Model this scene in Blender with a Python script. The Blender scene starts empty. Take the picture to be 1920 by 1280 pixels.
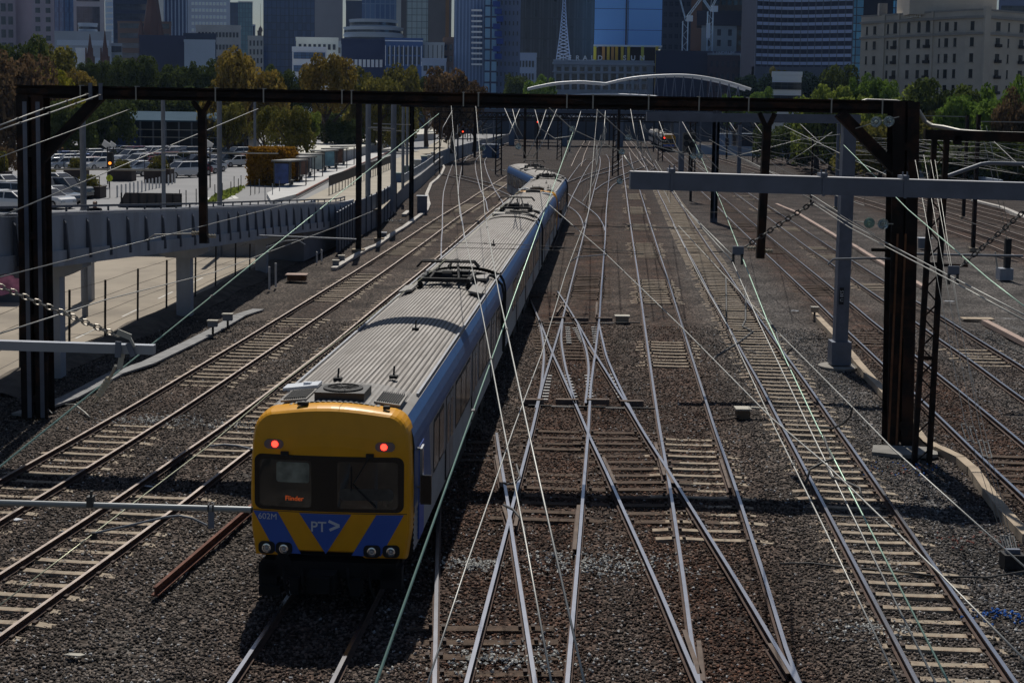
import bpy, bmesh, math, random
import numpy as np
from mathutils import Vector, Matrix
rnd = random.Random(11)
nrg = np.random.default_rng(5)
C = bpy.context.scene.collection
V = Vector
# ------------------------------------------------------------------ camera
FPX, CXP, CYP, CAMZ = 2700.0, 960.0, 456.0, 9.27
PITCH, ROLL = math.atan(251.0 / 2700.0), math.radians(0.81)
fw = V((0, math.cos(PITCH), -math.sin(PITCH)))
up0 = V((0, math.sin(PITCH), math.cos(PITCH)))
rt0 = V((1, 0, 0))
RT = rt0 * math.cos(ROLL) + up0 * math.sin(ROLL)
UP = up0 * math.cos(ROLL) - rt0 * math.sin(ROLL)
CAM = V((0, 0, CAMZ))
cam_data = bpy.data.cameras.new('camera')
cam = bpy.data.objects.new('camera', cam_data); C.objects.link(cam)
cam_data.sensor_width = 36.0; cam_data.lens = 36.0 * FPX / 1920.0
cam_data.shift_y = -(640.0 - CYP) / 1920.0
cam_data.clip_start = 0.5; cam_data.clip_end = 20000
m4 = Matrix((RT, UP, -fw)).transposed().to_4x4(); m4.translation = CAM
cam.matrix_world = m4
bpy.context.scene.camera = cam
def ray(px, py):
    return fw + RT * ((px - CXP) / FPX) + UP * ((CYP - py) / FPX)
def proj(p):
    q = V(p) - CAM; c = q.dot(fw); return CXP + FPX * q.dot(RT) / c, CYP - FPX * q.dot(UP) / c
def G(px, py, z=0.0):                      # the point of the horizontal plane z seen at a pixel
    d = ray(px, py); return CAM + d * ((z - CAMZ) / d.z)
def P(px, py, y):                          # the point at distance y down the line
    d = ray(px, py); return CAM + d * (y / d.y)
# ------------------------------------------------------------------ materials
MATS = {}
def mat(name, col, rough=0.8, metal=0.0, var=0.12, scale=2.0, bump=0.0, bscale=30.0, spec=0.5, stain=None, stscale=0.6, stamt=0.5, coat=0.0, streak=None):
    if name in MATS: return MATS[name]
    m = bpy.data.materials.new(name); m.use_nodes = True
    nt = m.node_tree; N = nt.nodes; L = nt.links
    b = N['Principled BSDF']
    b.inputs['Roughness'].default_value = rough; b.inputs['Metallic'].default_value = metal
    b.inputs['Specular IOR Level'].default_value = spec
    if coat: b.inputs['Coat Weight'].default_value = coat; b.inputs['Coat Roughness'].default_value = 0.08
    c = (*col, 1)
    tc = N.new('ShaderNodeTexCoord')
    src = None
    if var > 0:
        n = N.new('ShaderNodeTexNoise'); n.inputs['Scale'].default_value = scale; n.inputs['Detail'].default_value = 6
        L.new(tc.outputs['Object'], n.inputs['Vector'])
        r = N.new('ShaderNodeValToRGB')
        r.color_ramp.elements[0].position = 0.3; r.color_ramp.elements[1].position = 0.7
        r.color_ramp.elements[0].color = tuple(x * (1 - var) for x in col) + (1,)
        r.color_ramp.elements[1].color = tuple(min(1, x * (1 + var)) for x in col) + (1,)
        L.new(n.outputs['Fac'], r.inputs['Fac']); src = r.outputs['Color']
    if stain is not None:
        n2 = N.new('ShaderNodeTexNoise'); n2.inputs['Scale'].default_value = stscale; n2.inputs['Detail'].default_value = 8; n2.inputs['Roughness'].default_value = 0.7
        if streak:
            mpg = N.new('ShaderNodeMapping'); mpg.inputs['Scale'].default_value = streak; L.new(tc.outputs['Object'], mpg.inputs['Vector']); L.new(mpg.outputs['Vector'], n2.inputs['Vector'])
        else: L.new(tc.outputs['Object'], n2.inputs['Vector'])
        r2 = N.new('ShaderNodeValToRGB'); r2.color_ramp.elements[0].position = 0.48; r2.color_ramp.elements[1].position = 0.62
        r2.color_ramp.elements[0].color = (0, 0, 0, 1); r2.color_ramp.elements[1].color = (stamt,) * 3 + (1,)
        L.new(n2.outputs['Fac'], r2.inputs['Fac'])
        mx = N.new('ShaderNodeMix'); mx.data_type = 'RGBA'
        L.new(r2.outputs['Color'], mx.inputs['Factor'])
        if src is not None: L.new(src, mx.inputs['A'])
        else: mx.inputs['A'].default_value = c
        mx.inputs['B'].default_value = (*stain, 1); src = mx.outputs['Result']
    if src is not None: L.new(src, b.inputs['Base Color'])
    else: b.inputs['Base Color'].default_value = c
    if bump > 0:
        n3 = N.new('ShaderNodeTexNoise'); n3.inputs['Scale'].default_value = bscale; n3.inputs['Detail'].default_value = 4
        L.new(tc.outputs['Object'], n3.inputs['Vector'])
        bp = N.new('ShaderNodeBump'); bp.inputs['Strength'].default_value = bump; bp.inputs['Distance'].default_value = 0.05
        L.new(n3.outputs['Fac'], bp.inputs['Height']); L.new(bp.outputs['Normal'], b.inputs['Normal'])
    MATS[name] = m; return m
def emit(name, col, s):
    if name in MATS: return MATS[name]
    m = bpy.data.materials.new(name); m.use_nodes = True
    b = m.node_tree.nodes['Principled BSDF']
    b.inputs['Base Color'].default_value = (*col, 1)
    b.inputs['Emission Color'].default_value = (*col, 1); b.inputs['Emission Strength'].default_value = s
    MATS[name] = m; return m
def glass(name, col, rough=0.1):
    return mat(name, col, rough=rough, var=0.3, scale=0.6, spec=1.0)
# ------------------------------------------------------------------ mesh builder
ORG = {}
class MB:
    def __init__(s): s.v = []; s.f = []; s.m = []
    def add(s, vs, fs, mi=0):
        o = len(s.v); s.v += [tuple(p) for p in vs]
        for f in fs: s.f.append(tuple(i + o for i in f)); s.m.append(mi)
        return s
    def box(s, c, d, R=None, mi=0):
        x, y, z = (k * 0.5 for k in d); c = V(c)
        p = [V((a * x, b * y, e * z)) for e in (-1, 1) for b in (-1, 1) for a in (-1, 1)]
        if R is not None: p = [R @ q for q in p]
        return s.add([q + c for q in p], [(0, 2, 3, 1), (4, 5, 7, 6), (0, 1, 5, 4), (2, 6, 7, 3), (0, 4, 6, 2), (1, 3, 7, 5)], mi)
    def bar(s, p, q, w, h, mi=0, up=V((0, 0, 1))):
        p = V(p); q = V(q); t = (q - p); l = t.length; t.normalize()
        a = t.cross(up)
        if a.length < 1e-4: a = t.cross(V((0, 1, 0)))
        a.normalize(); b = a.cross(t)
        R = Matrix((a, t, b)).transposed()
        return s.box((p + q) * 0.5, (w, l, h), R, mi)
    def tube(s, pts, r, n=6, mi=0, cap=True):
        pts = [V(p) for p in pts]; rs = r if isinstance(r, (list, tuple)) else [r] * len(pts)
        vs = []; fs = []; a = None
        for i, p in enumerate(pts):
            t = (pts[min(i + 1, len(pts) - 1)] - pts[max(i - 1, 0)]).normalized()
            if a is None:
                a = t.cross(V((0, 0, 1)))
                if a.length < 1e-3: a = t.cross(V((1, 0, 0)))
            else: a = a - t * a.dot(t)
            a.normalize(); b = t.cross(a)
            for k in range(n):
                w = 2 * math.pi * k / n
                vs.append(p + (a * math.cos(w) + b * math.sin(w)) * rs[i])
        for i in range(len(pts) - 1):
            for k in range(n):
                fs.append((i * n + k, i * n + (k + 1) % n, (i + 1) * n + (k + 1) % n, (i + 1) * n + k))
        if cap: fs.append(tuple(range(n - 1, -1, -1))); fs.append(tuple((len(pts) - 1) * n + k for k in range(n)))
        return s.add(vs, fs, mi)
    def lathe(s, prof, c=(0, 0, 0), n=16, axis='Z', mi=0):
        c = V(c); vs = []; fs = []
        for r, z in prof:
            for k in range(n):
                w = 2 * math.pi * k / n; x, y = r * math.cos(w), r * math.sin(w)
                vs.append(c + (V((x, y, z)) if axis == 'Z' else V((x, z, y)) if axis == 'Y' else V((z, x, y))))
        for i in range(len(prof) - 1):
            for k in range(n): fs.append((i * n + k, i * n + (k + 1) % n, (i + 1) * n + (k + 1) % n, (i + 1) * n + k))
        fs.append(tuple(range(n - 1, -1, -1))); fs.append(tuple((len(prof) - 1) * n + k for k in range(n)))
        return s.add(vs, fs, mi)
    def prism(s, poly, vec, mi=0):
        n = len(poly); poly = [V(p) for p in poly]; vec = V(vec)
        return s.add(poly + [p + vec for p in poly], [tuple(range(n - 1, -1, -1)), tuple(range(n, 2 * n))] + [(i, (i + 1) % n, n + (i + 1) % n, n + i) for i in range(n)], mi)
    def loft(s, rings, mi=0, cap=True, closed=True):
        n = len(rings[0]); vs = [p for r in rings for p in r]; fs = []
        for i in range(len(rings) - 1):
            for k in range(n if closed else n - 1): fs.append((i * n + k, i * n + (k + 1) % n, (i + 1) * n + (k + 1) % n, (i + 1) * n + k))
        if cap and closed: fs.append(tuple(range(n - 1, -1, -1))); fs.append(tuple((len(rings) - 1) * n + k for k in range(n)))
        return s.add(vs, fs, mi)
    def build(s, name, mats, parent=None, origin=None, local=False, smooth=False, label=None, fix=True):
        me = bpy.data.meshes.new(name)
        if not isinstance(mats, (list, tuple)): mats = [mats]
        if local: org = V((0, 0, 0))
        elif origin is not None: org = V(origin)
        elif parent is not None: org = ORG.get(parent.name, V((0, 0, 0)))
        elif s.v:
            a = np.array(s.v); org = V(((a[:, 0].min() + a[:, 0].max()) / 2, (a[:, 1].min() + a[:, 1].max()) / 2, a[:, 2].min()))
        else: org = V((0, 0, 0))
        me.from_pydata([(p[0] - org.x, p[1] - org.y, p[2] - org.z) for p in s.v], [], s.f)
        for m in mats: me.materials.append(m)
        if len(mats) > 1: me.polygons.foreach_set('material_index', s.m)
        if fix:
            bm = bmesh.new(); bm.from_mesh(me); bmesh.ops.recalc_face_normals(bm, faces=bm.faces); bm.to_mesh(me); bm.free()
        if smooth: me.polygons.foreach_set('use_smooth', [True] * len(me.polygons))
        o = bpy.data.objects.new(name, me); C.objects.link(o)
        if parent is not None:
            o.parent = parent
            if not local: o.location = org - ORG.get(parent.name, V((0, 0, 0)))
        elif not local: o.location = org
        ORG[o.name] = org
        if label: o['label'] = label
        return o
def thing(name, label, cat, loc=(0, 0, 0), group=None, rz=0.0):
    o = bpy.data.objects.new(name, None); C.objects.link(o); o.location = loc; o.rotation_euler = (0, 0, rz)
    o.empty_display_size = 0.3
    ORG[o.name] = V(loc); o['label'] = label; o['category'] = cat
    if group: o['group'] = group
    return o
def tag(o, label, cat, group=None):
    o['label'] = label; o['category'] = cat
    if group: o['group'] = group
    return o
def struct(o, kind='structure'): o['kind'] = kind; return o
def dup(root, loc, rz=None, label=None, scale=None):
    r = root.copy(); C.objects.link(r); r.location = loc
    if rz is not None: r.rotation_euler = (0, 0, rz)
    if scale is not None: r.scale = scale
    if label: r['label'] = label
    for ch in root.children:
        c = ch.copy(); C.objects.link(c); c.parent = r
        for g in ch.children:
            d = g.copy(); C.objects.link(d); d.parent = c
    return r
def text_mesh(txt, size, depth=0.0, font_bold=0.0):
    cu = bpy.data.curves.new('t', 'FONT'); cu.body = txt; cu.size = size; cu.extrude = depth; cu.align_x = 'CENTER'; cu.align_y = 'CENTER'; cu.offset = font_bold
    o = bpy.data.objects.new('t', cu); C.objects.link(o)
    dg = bpy.context.evaluated_depsgraph_get(); dg.update()
    me = bpy.data.meshes.new_from_object(o.evaluated_get(dg))
    vs = [tuple(v.co) for v in me.vertices]; fs = [tuple(p.vertices) for p in me.polygons]
    bpy.data.objects.remove(o); bpy.data.curves.remove(cu); bpy.data.meshes.remove(me)
    return vs, fs
# ------------------------------------------------------------------ world, sun, view
SUN_EL, SUN_AZ = math.radians(52), math.radians(-4.4)       # azimuth from +Y, positive to the right
sd = V((math.sin(SUN_AZ) * math.cos(SUN_EL), math.cos(SUN_AZ) * math.cos(SUN_EL), math.sin(SUN_EL)))
w = bpy.data.worlds.new('World'); bpy.context.scene.world = w; w.use_nodes = True
wn = w.node_tree
sky = wn.nodes.new('ShaderNodeTexSky'); sky.sky_type = 'NISHITA'; sky.sun_disc = False
sky.sun_elevation = SUN_EL; sky.sun_rotation = SUN_AZ; sky.air_density = 1.0; sky.dust_density = 0.9; sky.ozone_density = 3.0
wn.links.new(sky.outputs['Color'], wn.nodes['Background'].inputs['Color'])
wn.nodes['Background'].inputs['Strength'].default_value = 0.05
sl = bpy.data.lights.new('sun', 'SUN'); sl.energy = 5.0; sl.angle = math.radians(0.53); sl.color = (1.0, 0.95, 0.87)
so = bpy.data.objects.new('sun', sl); C.objects.link(so); so.location = (0, 0, 300)
so.rotation_euler = (-sd).to_track_quat('-Z', 'Y').to_euler()
vs_ = bpy.context.scene.view_settings
bpy.context.scene.display_settings.display_device = 'sRGB'
vs_.view_transform = 'Standard'; vs_.look = 'None'; vs_.exposure = -0.45; vs_.gamma = 1.0; vs_.use_curve_mapping = False
cy = bpy.context.scene.cycles
cy.max_bounces = 5; cy.diffuse_bounces = 2; cy.glossy_bounces = 2; cy.transmission_bounces = 4; cy.transparent_max_bounces = 6
cy.sample_clamp_indirect = 3.0; cy.caustics_reflective = False; cy.caustics_refractive = False
cy.use_denoising = True
# ================================================================== railway tracks
RZ = 0.17
M_rail_rust = mat('rail_rust', (0.085, 0.045, 0.03), 0.85, var=0.3, scale=6)
M_rail_side = mat('rail_side', (0.075, 0.042, 0.03), 0.85, var=0.35, scale=5)
M_rail_top = mat('rail_polished', (0.62, 0.62, 0.66), 0.25, 1.0, var=0.08, scale=3)
M_rail_dull = mat('rail_dull', (0.30, 0.25, 0.22), 0.5, 0.6, var=0.25, scale=4)
M_conc = mat('sleeper_concrete', (0.38, 0.315, 0.235), 0.9, var=0.25, scale=3, stain=(0.2, 0.12, 0.075), stscale=2.2, stamt=0.6, bump=0.4, bscale=40)
M_wood = mat('sleeper_timber', (0.085, 0.055, 0.038), 0.95, var=0.4, scale=5, stain=(0.2, 0.145, 0.095), stscale=1.0, stamt=0.45, bump=0.8, bscale=25)
M_clip = mat('rail_clip', (0.05, 0.03, 0.022), 0.8, var=0.2)
def rail_fn(pts):
    w_ = sorted([G(x, y, RZ) for x, y in pts], key=lambda p: p.y)
    return [p.y for p in w_], [p.x for p in w_]
def interp(Y, ys, xs):
    Y = np.asarray(Y, float); r = np.interp(Y, ys, xs)
    s0 = (xs[1] - xs[0]) / max(1e-6, ys[1] - ys[0]); s1 = (xs[-1] - xs[-2]) / max(1e-6, ys[-1] - ys[-2])
    r = np.where(Y < ys[0], xs[0] + (Y - ys[0]) * s0, r); return np.where(Y > ys[-1], xs[-1] + (Y - ys[-1]) * s1, r)
def smooth(fn, y0, y1):
    n = int((y1 - y0) / 0.5) + 2; Y = np.linspace(y0, y1, n); dy = Y[1] - Y[0]
    pad = 10; Yp = np.arange(y0 - 12, y1 + 12, 0.5); X = fn(Yp)
    out = np.empty(n)
    for i, y in enumerate(Y):
        h = min(9.0, max(2.0, y * 0.05)); k = np.exp(-((Yp - y) / h) ** 2 * 2)
        A = np.vstack([np.ones_like(Yp), Yp - y]); W = k
        # local linear fit keeps straight lines straight
        s = W.sum(); sx = (W * A[1]).sum(); sxx = (W * A[1] ** 2).sum(); sy = (W * X).sum(); sxy = (W * X * A[1]).sum()
        out[i] = (sy * sxx - sxy * sx) / (s * sxx - sx * sx)
    return Y, out
def rail_mesh(Y, X, dz=0.0, hw=0.036):
    keep = [0]
    for i in range(1, len(Y)):
        if Y[i] - Y[keep[-1]] >= max(0.9, Y[i] * 0.02) or i == len(Y) - 1: keep.append(i)
    prof = [(-.07, .03), (.07, .03), (.07, .045), (.012, .065), (.012, .125), (hw, .14), (hw, RZ), (-hw, RZ), (-hw, .14), (-.012, .125), (-.012, .065), (-.07, .045)]
    n = len(prof); vs = []; fs = []; mi = []
    for j, i in enumerate(keep):
        a = keep[max(j - 1, 0)]; b = keep[min(j + 1, len(keep) - 1)]
        t = V((X[b] - X[a], Y[b] - Y[a], 0)).normalized(); nn = V((t.y, -t.x, 0))
        for (u, z) in prof: vs.append((X[i] + nn.x * u, Y[i] + nn.y * u, z + dz))
    for j in range(len(keep) - 1):
        for k in range(n):
            fs.append((j * n + k, j * n + (k + 1) % n, (j + 1) * n + (k + 1) % n, (j + 1) * n + k)); mi.append(1 if k == 6 else 0)
    fs.append(tuple(range(n - 1, -1, -1))); mi.append(0); fs.append(tuple((len(keep) - 1) * n + k for k in range(n))); mi.append(0)
    m = MB(); m.v = vs; m.f = fs; m.m = mi; return m
def sleeper_mesh(kind):
    m = MB()
    if kind == 'conc':
        w = [(-1.3, .13, .0), (-.95, .13, .03), (-.55, .12, .03), (-.3, .11, .022), (.3, .11, .022), (.55, .12, .03), (.95, .13, .03), (1.3, .13, .0)]
        rings = [[V((x, -h, z - .15)), V((x, h, z - .15)), V((x, h * .82, z)), V((x, -h * .82, z))] for x, h, z in w]
        m.loft(rings)
    else:
        m.box((0, 0, -.05), (2.6, .25, .13))
    for sx in (-.8, .8):
        for dx in (-.115, .115):
            m.box((sx + dx, 0, .05), (.07, .13, .05), mi=1)
    return m
SLP = {}
for kd, mm in (('conc', M_conc), ('wood', M_wood)):
    o = sleeper_mesh(kd).build('sleeper', [mm, M_clip], local=True); SLP[kd] = o.data; bpy.data.objects.remove(o)
TRK = []      # (Y, X centre, rust)
nzs = [rnd.uniform(0, 6.28) for _ in range(8)]
def patch(k, y): return math.sin(y * .31 + nzs[k % 8]) + .6 * math.sin(y * .83 + nzs[(k + 3) % 8] * 2)
tcount = 0
def track(label, L=None, R=None, y0=14, y1=None, sl='conc', shine=True, rust=.6, raw=False, vis=-.3, world=None, cat='railway track', name='railway_track', sleepers=True):
    global tcount
    tcount += 1; k = tcount; dz = 0.0021 * (k % 9)
    if world: fc = lambda Y: interp(Y, [p[1] for p in world], [p[0] for p in world])
    else:
        fl = rail_fn(L) if L else None; fr = rail_fn(R) if R else None
        if fl and fr:
            def fc(Y):
                a = interp(Y, *fl); b = interp(Y, *fr)
                oa = (Y >= fl[0][0] - 1) & (Y <= fl[0][-1] + 1); ob = (Y >= fr[0][0] - 1) & (Y <= fr[0][-1] + 1)
                return np.where(oa & ob, (a + b) / 2, np.where(oa, a + .8, np.where(ob, b - .8, (a + b) / 2)))
        elif fl: fc = lambda Y: interp(Y, *fl) + .8
        else: fc = lambda Y: interp(Y, *fr) - .8
    t = thing(name, label, cat)
    mats = [M_rail_side, M_rail_top if shine == True else (M_rail_dull if shine == 'dull' else M_rail_rust)]
    if raw:
        for f in (fl, fr):
            a, b = f[0][0], f[0][-1]
            Y, X = smooth(lambda Y: interp(Y, *f), a, b)
            rail_mesh(Y, X, dz).build('rail', mats, t, origin=(0, 0, 0), fix=False)
        ya, yb = max(fl[0][0], fr[0][0]), min(fl[0][-1], fr[0][-1])
        Y, X = smooth(fc, ya, yb) if yb > ya + 1 else (np.array([ya]), np.array([fc(np.array([ya]))[0]]))
    else:
        ya = y0 if y0 is not None else min(f[0][0] for f in (fl, fr) if f)
        yb = y1 if y1 is not None else max(f[0][-1] for f in (fl, fr) if f)
        Y, X = smooth(fc, ya, yb)
        sl_ = np.gradient(X, Y); cs = np.sqrt(1 + sl_ ** 2)
        for s in (-1, 1):
            rail_mesh(Y + (-sl_ / cs) * s * .8 * 0, X + s * .8 * cs, dz).build('rail', mats, t, origin=(0, 0, 0), fix=False)
    TRK.append((Y, X, rust))
    if sleepers:
        cnt = 0; far = MB(); y = Y[0]
        while y < Y[-1]:
            x = float(np.interp(y, Y, X)); px = 960 + x / max(y, 1) * 2700
            sp = .69
            if y > 19 and -120 < px < 2040 and patch(k, y) > vis * 1.6:
                i = min(len(Y) - 2, int(np.searchsorted(Y, y))); a = math.atan2(X[i + 1] - X[i], Y[i + 1] - Y[i])
                z = rnd.uniform(-.022, .010) + dz * .5
                if cnt < 97:
                    o = bpy.data.objects.new('sleeper', SLP[sl]); C.objects.link(o); o.parent = t
                    o.location = (x + rnd.uniform(-.05, .05), y, z); o.rotation_euler = (0, 0, -a + rnd.uniform(-.02, .02)); cnt += 1
                elif y < 190:
                    far.box((x, y, -.045 + z), (2.55, .25, .13), Matrix.Rotation(-a, 3, 'Z'))
            y += sp
        if far.v:
            o = far.build('sleeper_bed', M_conc if sl == 'conc' else M_wood, t, origin=(0, 0, 0)); o['kind'] = 'stuff'
    return t
tA = track('rust-topped track furthest to the left, running beside the concrete ramp',
  L=[(0, 898.6), (120, 833), (211, 780), (300, 730), (485.6, 620), (600, 548), (659, 512), (743, 457), (788, 428.5), (826, 404.5), (861, 384), (897, 362), (931, 341), (950, 329)],
  R=[(0, 974), (68.7, 933), (319.6, 780), (300, 791), (554, 620), (645, 560), (794, 457), (831, 428), (862, 404), (904, 379), (928, 360), (952, 345)], y1=200, shine='dull', rust=.45, vis=-.2)
tB = track('concrete-sleepered track passing between the leftmost track and the train front',
  L=[(0, 1075.6), (118.6, 1000), (213, 938), (320, 864), (346.5, 846), (443, 780), (356.7, 840), (620, 645.8), (723.8, 560), (783, 513.6), (860, 447.5), (874, 434), (895, 416), (909, 403), (921, 394), (944, 376), (973, 356)], y1=160, shine='dull', rust=.35, vis=-.45)
TRAIN0, TRAIN1 = V((-3.30, 25.9, 0)), V((1.55, 97.9, 0))
tslope = (TRAIN1.x - TRAIN0.x) / 72.0
tT = track('shaded track running under the yellow fronted train', world=[(TRAIN0.x - tslope * 12.5, 14), (TRAIN0.x, 25.9), (TRAIN1.x, 97.9), (3.2, 123.0), (2.4, 135), (1.2, 148), (-.9, 163), (-4, 180), (-9, 200)], y1=200, sl='wood', rust=.6, vis=.35)
tX = track('track curving away from the crossing to the left of the train towards the pale fence',
  L=[(827, 486), (828, 427), (829, 390), (830, 363), (836, 340), (849, 304), (860, 294), (886, 282.5), (936, 270), (955, 264)],
  R=[(872, 440), (869, 422), (862, 383), (860, 358), (862, 340), (864, 325), (867.5, 309), (877.5, 292.5), (897.5, 284), (936, 274)], y0=88, sl='wood', rust=.4, vis=.9)
tY = track('curved track just left of the far carriages of the train',
  L=[(901, 359), (892.5, 327.5), (890, 304), (896, 294), (917.5, 284), (932, 279)],
  R=[(945, 383), (929, 357.5), (921, 340), (911, 316), (909, 301), (917.5, 289), (930, 284)], y0=128, sl='wood', rust=.4, vis=.9)
tC = track('polished track closest to the right side of the train, its left rail in shadow',
  L=[(820, 1000), (814, 1280)], R=[(928, 780), (932, 823), (955, 960), (958, 985), (1004, 1280)], y1=40, sl='wood', rust=1, vis=.25)
tD = track('brightly polished track crossing the slip points right of the train',
  L=[(874, 1280), (951, 987), (966, 924), (998, 800), (1013, 726), (1036, 662), (1060, 578), (1073, 524), (1087, 460), (1102, 400), (1112, 361), (1122, 322), (1126.6, 301.6), (1123, 292)],
  R=[(1064, 1280), (1105, 800), (1114, 679), (1124, 601), (1127, 544), (1137, 450), (1137, 400), (1140.6, 356), (1143.7, 314), (1140.6, 294), (1134, 287.5)], y1=300, sl='wood', rust=1.1, vis=.2)
tE = track('crossover track slanting from under the train down to the lower right',
  L=[(996, 565), (1016, 608), (1036, 662), (1053, 709), (1077, 756), (1104, 808), (1157, 931), (1231, 1100), (1280, 1220), (1306, 1280)],
  R=[(1023, 514), (1060, 568), (1087, 615), (1114, 662), (1144, 702), (1191, 783), (1203, 811), (1259, 890), (1280, 925), (1392, 1100), (1479, 1246), (1500, 1280)], y1=72, sl='wood', rust=1.1, vis=.15)
tF = track('straight polished track with patches of pale sleepers, right of the crossover',
  L=[(1303, 1250), (1280, 1085), (1255, 909), (1234, 800), (1224, 722), (1208, 608), (1198, 518), (1179, 400), (1173, 356), (1167, 315.6), (1165.6, 294)],
  R=[(1501, 1280), (1482, 1246), (1445, 1111), (1385, 927), (1352, 830), (1314, 719), (1280, 611), (1241, 491), (1213, 400), (1200, 355), (1188, 315), (1183, 294)], y1=320, rust=.8, vis=.1)
tG = track('clean concrete-sleepered track running down to the bottom right corner',
  L=[(1722, 1280), (1467, 800), (1477.6, 820), (1428, 720), (1355.6, 600), (1311, 504), (1280, 449), (1248, 390)],
  R=[(1905, 1280), (1586, 820), (1569, 800), (1527.5, 741), (1474, 667), (1431, 602), (1383, 543), (1328, 466), (1280, 387)], y1=330, rust=.15, vis=-1.1)
tI = track('brown timber-sleepered track passing left of the lattice mast',
  L=[(1316, 360), (1347, 389.5), (1417.5, 457), (1500, 534.7), (1565, 596.5), (1600, 627.5), (1663.6, 691), (1713, 736), (1743, 763), (1801, 820), (1920, 930)],
  R=[(1347, 363), (1368.5, 380), (1422.6, 428), (1486, 479.7), (1567, 545), (1600, 571), (1634, 602), (1665, 626), (1720, 669), (1784, 718.6), (1840.6, 765), (1907.6, 820)], y0=18, y1=440, sl='wood', rust=1.0, vis=.35)
tJ = track('track with orange-lit rails passing behind the lattice mast',
  L=[(1373, 360), (1402, 380), (1460.5, 423), (1519, 467.6), (1570.5, 503.7), (1600, 525), (1667, 570.8), (1713, 602), (1749.5, 629), (1818, 674), (1920, 748)],
  R=[(1403, 361), (1436, 383), (1517, 436.7), (1572, 472.8), (1600, 488), (1668.7, 533), (1730.6, 571), (1780.4, 600), (1920, 687.6)], y0=22, y1=440, rust=.4, vis=.5)
tK = track('rusty track beyond the pink cable trough at the right edge', L=[(1470, 338), (1600, 377), (1710, 412), (1823, 449), (1920, 485)], R=[(1500, 338), (1640, 378), (1720, 401), (1822, 433), (1920, 466)], y0=60, y1=300, sl='wood', shine='dull', rust=.9, vis=1.5)
tL = track('second of the rusty tracks under the trees at the right edge', L=[(1442, 300), (1580, 341), (1710, 386), (1830, 425), (1920, 455)], y0=75, y1=300, sl='wood', shine='dull', rust=.8, vis=1.5)
tM = track('third of the rusty tracks under the trees at the right edge', L=[(1442, 289), (1590, 331), (1764, 385), (1830, 402), (1920, 428)], y0=85, y1=330, sl='wood', shine='dull', rust=.7, vis=1.5)
tN = track('track closest to the trees and pale kerb at the right edge', L=[(1442, 281), (1597, 322), (1770, 371), (1840, 390), (1920, 409)], y0=95, y1=330, sl='wood', shine='dull', rust=.5, vis=1.5)
track('left pair of curved slip rails inside the double slip points', L=[(1012, 600), (1021, 660), (1015, 730), (1005, 765)], R=[(1055, 600), (1051, 635), (1060, 689), (1079, 757)], raw=True, sleepers=False, cat='slip rails', name='slip_rails')
track('right pair of curved slip rails inside the double slip points', L=[(1083, 608), (1100, 655), (1105, 692), (1098, 755)], R=[(1123, 607), (1137, 669), (1164, 729), (1193, 786)], raw=True, sleepers=False, cat='slip rails', name='slip_rails')
track('turnout rails curving up left to the yellow carriage end', L=[(1095, 428), (1091, 410), (1081, 396), (1067.5, 387.5)], R=[(1134, 432), (1132.5, 422.5), (1120, 402.5), (1099, 387), (1064, 362.5)], raw=True, sleepers=False, cat='turnout', name='turnout_rails')
track('turnout rails curving right from the polished track towards the near grey beam', L=[(1115.6, 356), (1130, 345), (1148, 336), (1178, 323), (1215, 310)], R=[(1139, 362), (1148, 347), (1162.5, 339), (1178, 333), (1230, 315)], raw=True, sleepers=False, cat='turnout', name='turnout_rails')
track('long crossover rails arching right from the far carriages', L=[(1062, 342), (1092, 330), (1122, 320), (1156, 309), (1166, 298)], R=[(1083, 345), (1097, 336), (1117, 328), (1141, 322), (1178, 309), (1210, 296)], raw=True, sleepers=False, cat='turnout', name='turnout_rails')
tU = track('track emerging from the right of the far carriages', R=[(1050, 425), (1059, 401), (1072, 370), (1092, 331), (1105, 308), (1119, 295)], y0=95, y1=270, sl='wood', rust=.7, vis=.9)
for wx, lb in ((-6.5, 'leftmost'), (14, 'middle'), (26, 'rightmost')):
    track(lb + ' of the far tracks beneath the road bridge', world=[(wx - 4, 230), (wx, 300), (wx + 8, 430)], y0=235, y1=430, sl='wood', shine='dull', rust=.3, sleepers=False)
M_check = mat('check_rail_worn', (0.13, 0.095, 0.075), 0.8, 0.2, var=0.3, scale=4)
def check(t, a, b, dz=.004):
    f = rail_fn([a, b]); Y = np.array(f[0]); X = np.array(f[1])
    rail_mesh(Y, X, dz, .04).build('check_rail', [M_rail_side, M_check], t, origin=(0, 0, 0), fix=False)
for t, a, b in ((tC, (930, 852), (941, 912)), (tD, (1085, 946), (1077, 1029)), (tE, (1131, 856), (1154, 905)), (tF, (1351, 860), (1369, 914)), (tF, (1229, 830), (1246, 890)),
                (tE, (1230, 842), (1262, 905)), (tC, (944, 948), (956, 985)), (tD, (966, 985), (974, 950)), (tE, (1283, 1180), (1312, 1262)), (tF, (1310, 1200), (1318, 1275)), (tF, (1442, 1205), (1478, 1262)),
                (tD, (1044, 585), (1061, 560)), (tE, (1050, 565), (1066, 585)), (tD, (1119, 566), (1119, 590)), (tE, (1103, 650), (1118, 672))):
    check(t, a, b)
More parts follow.
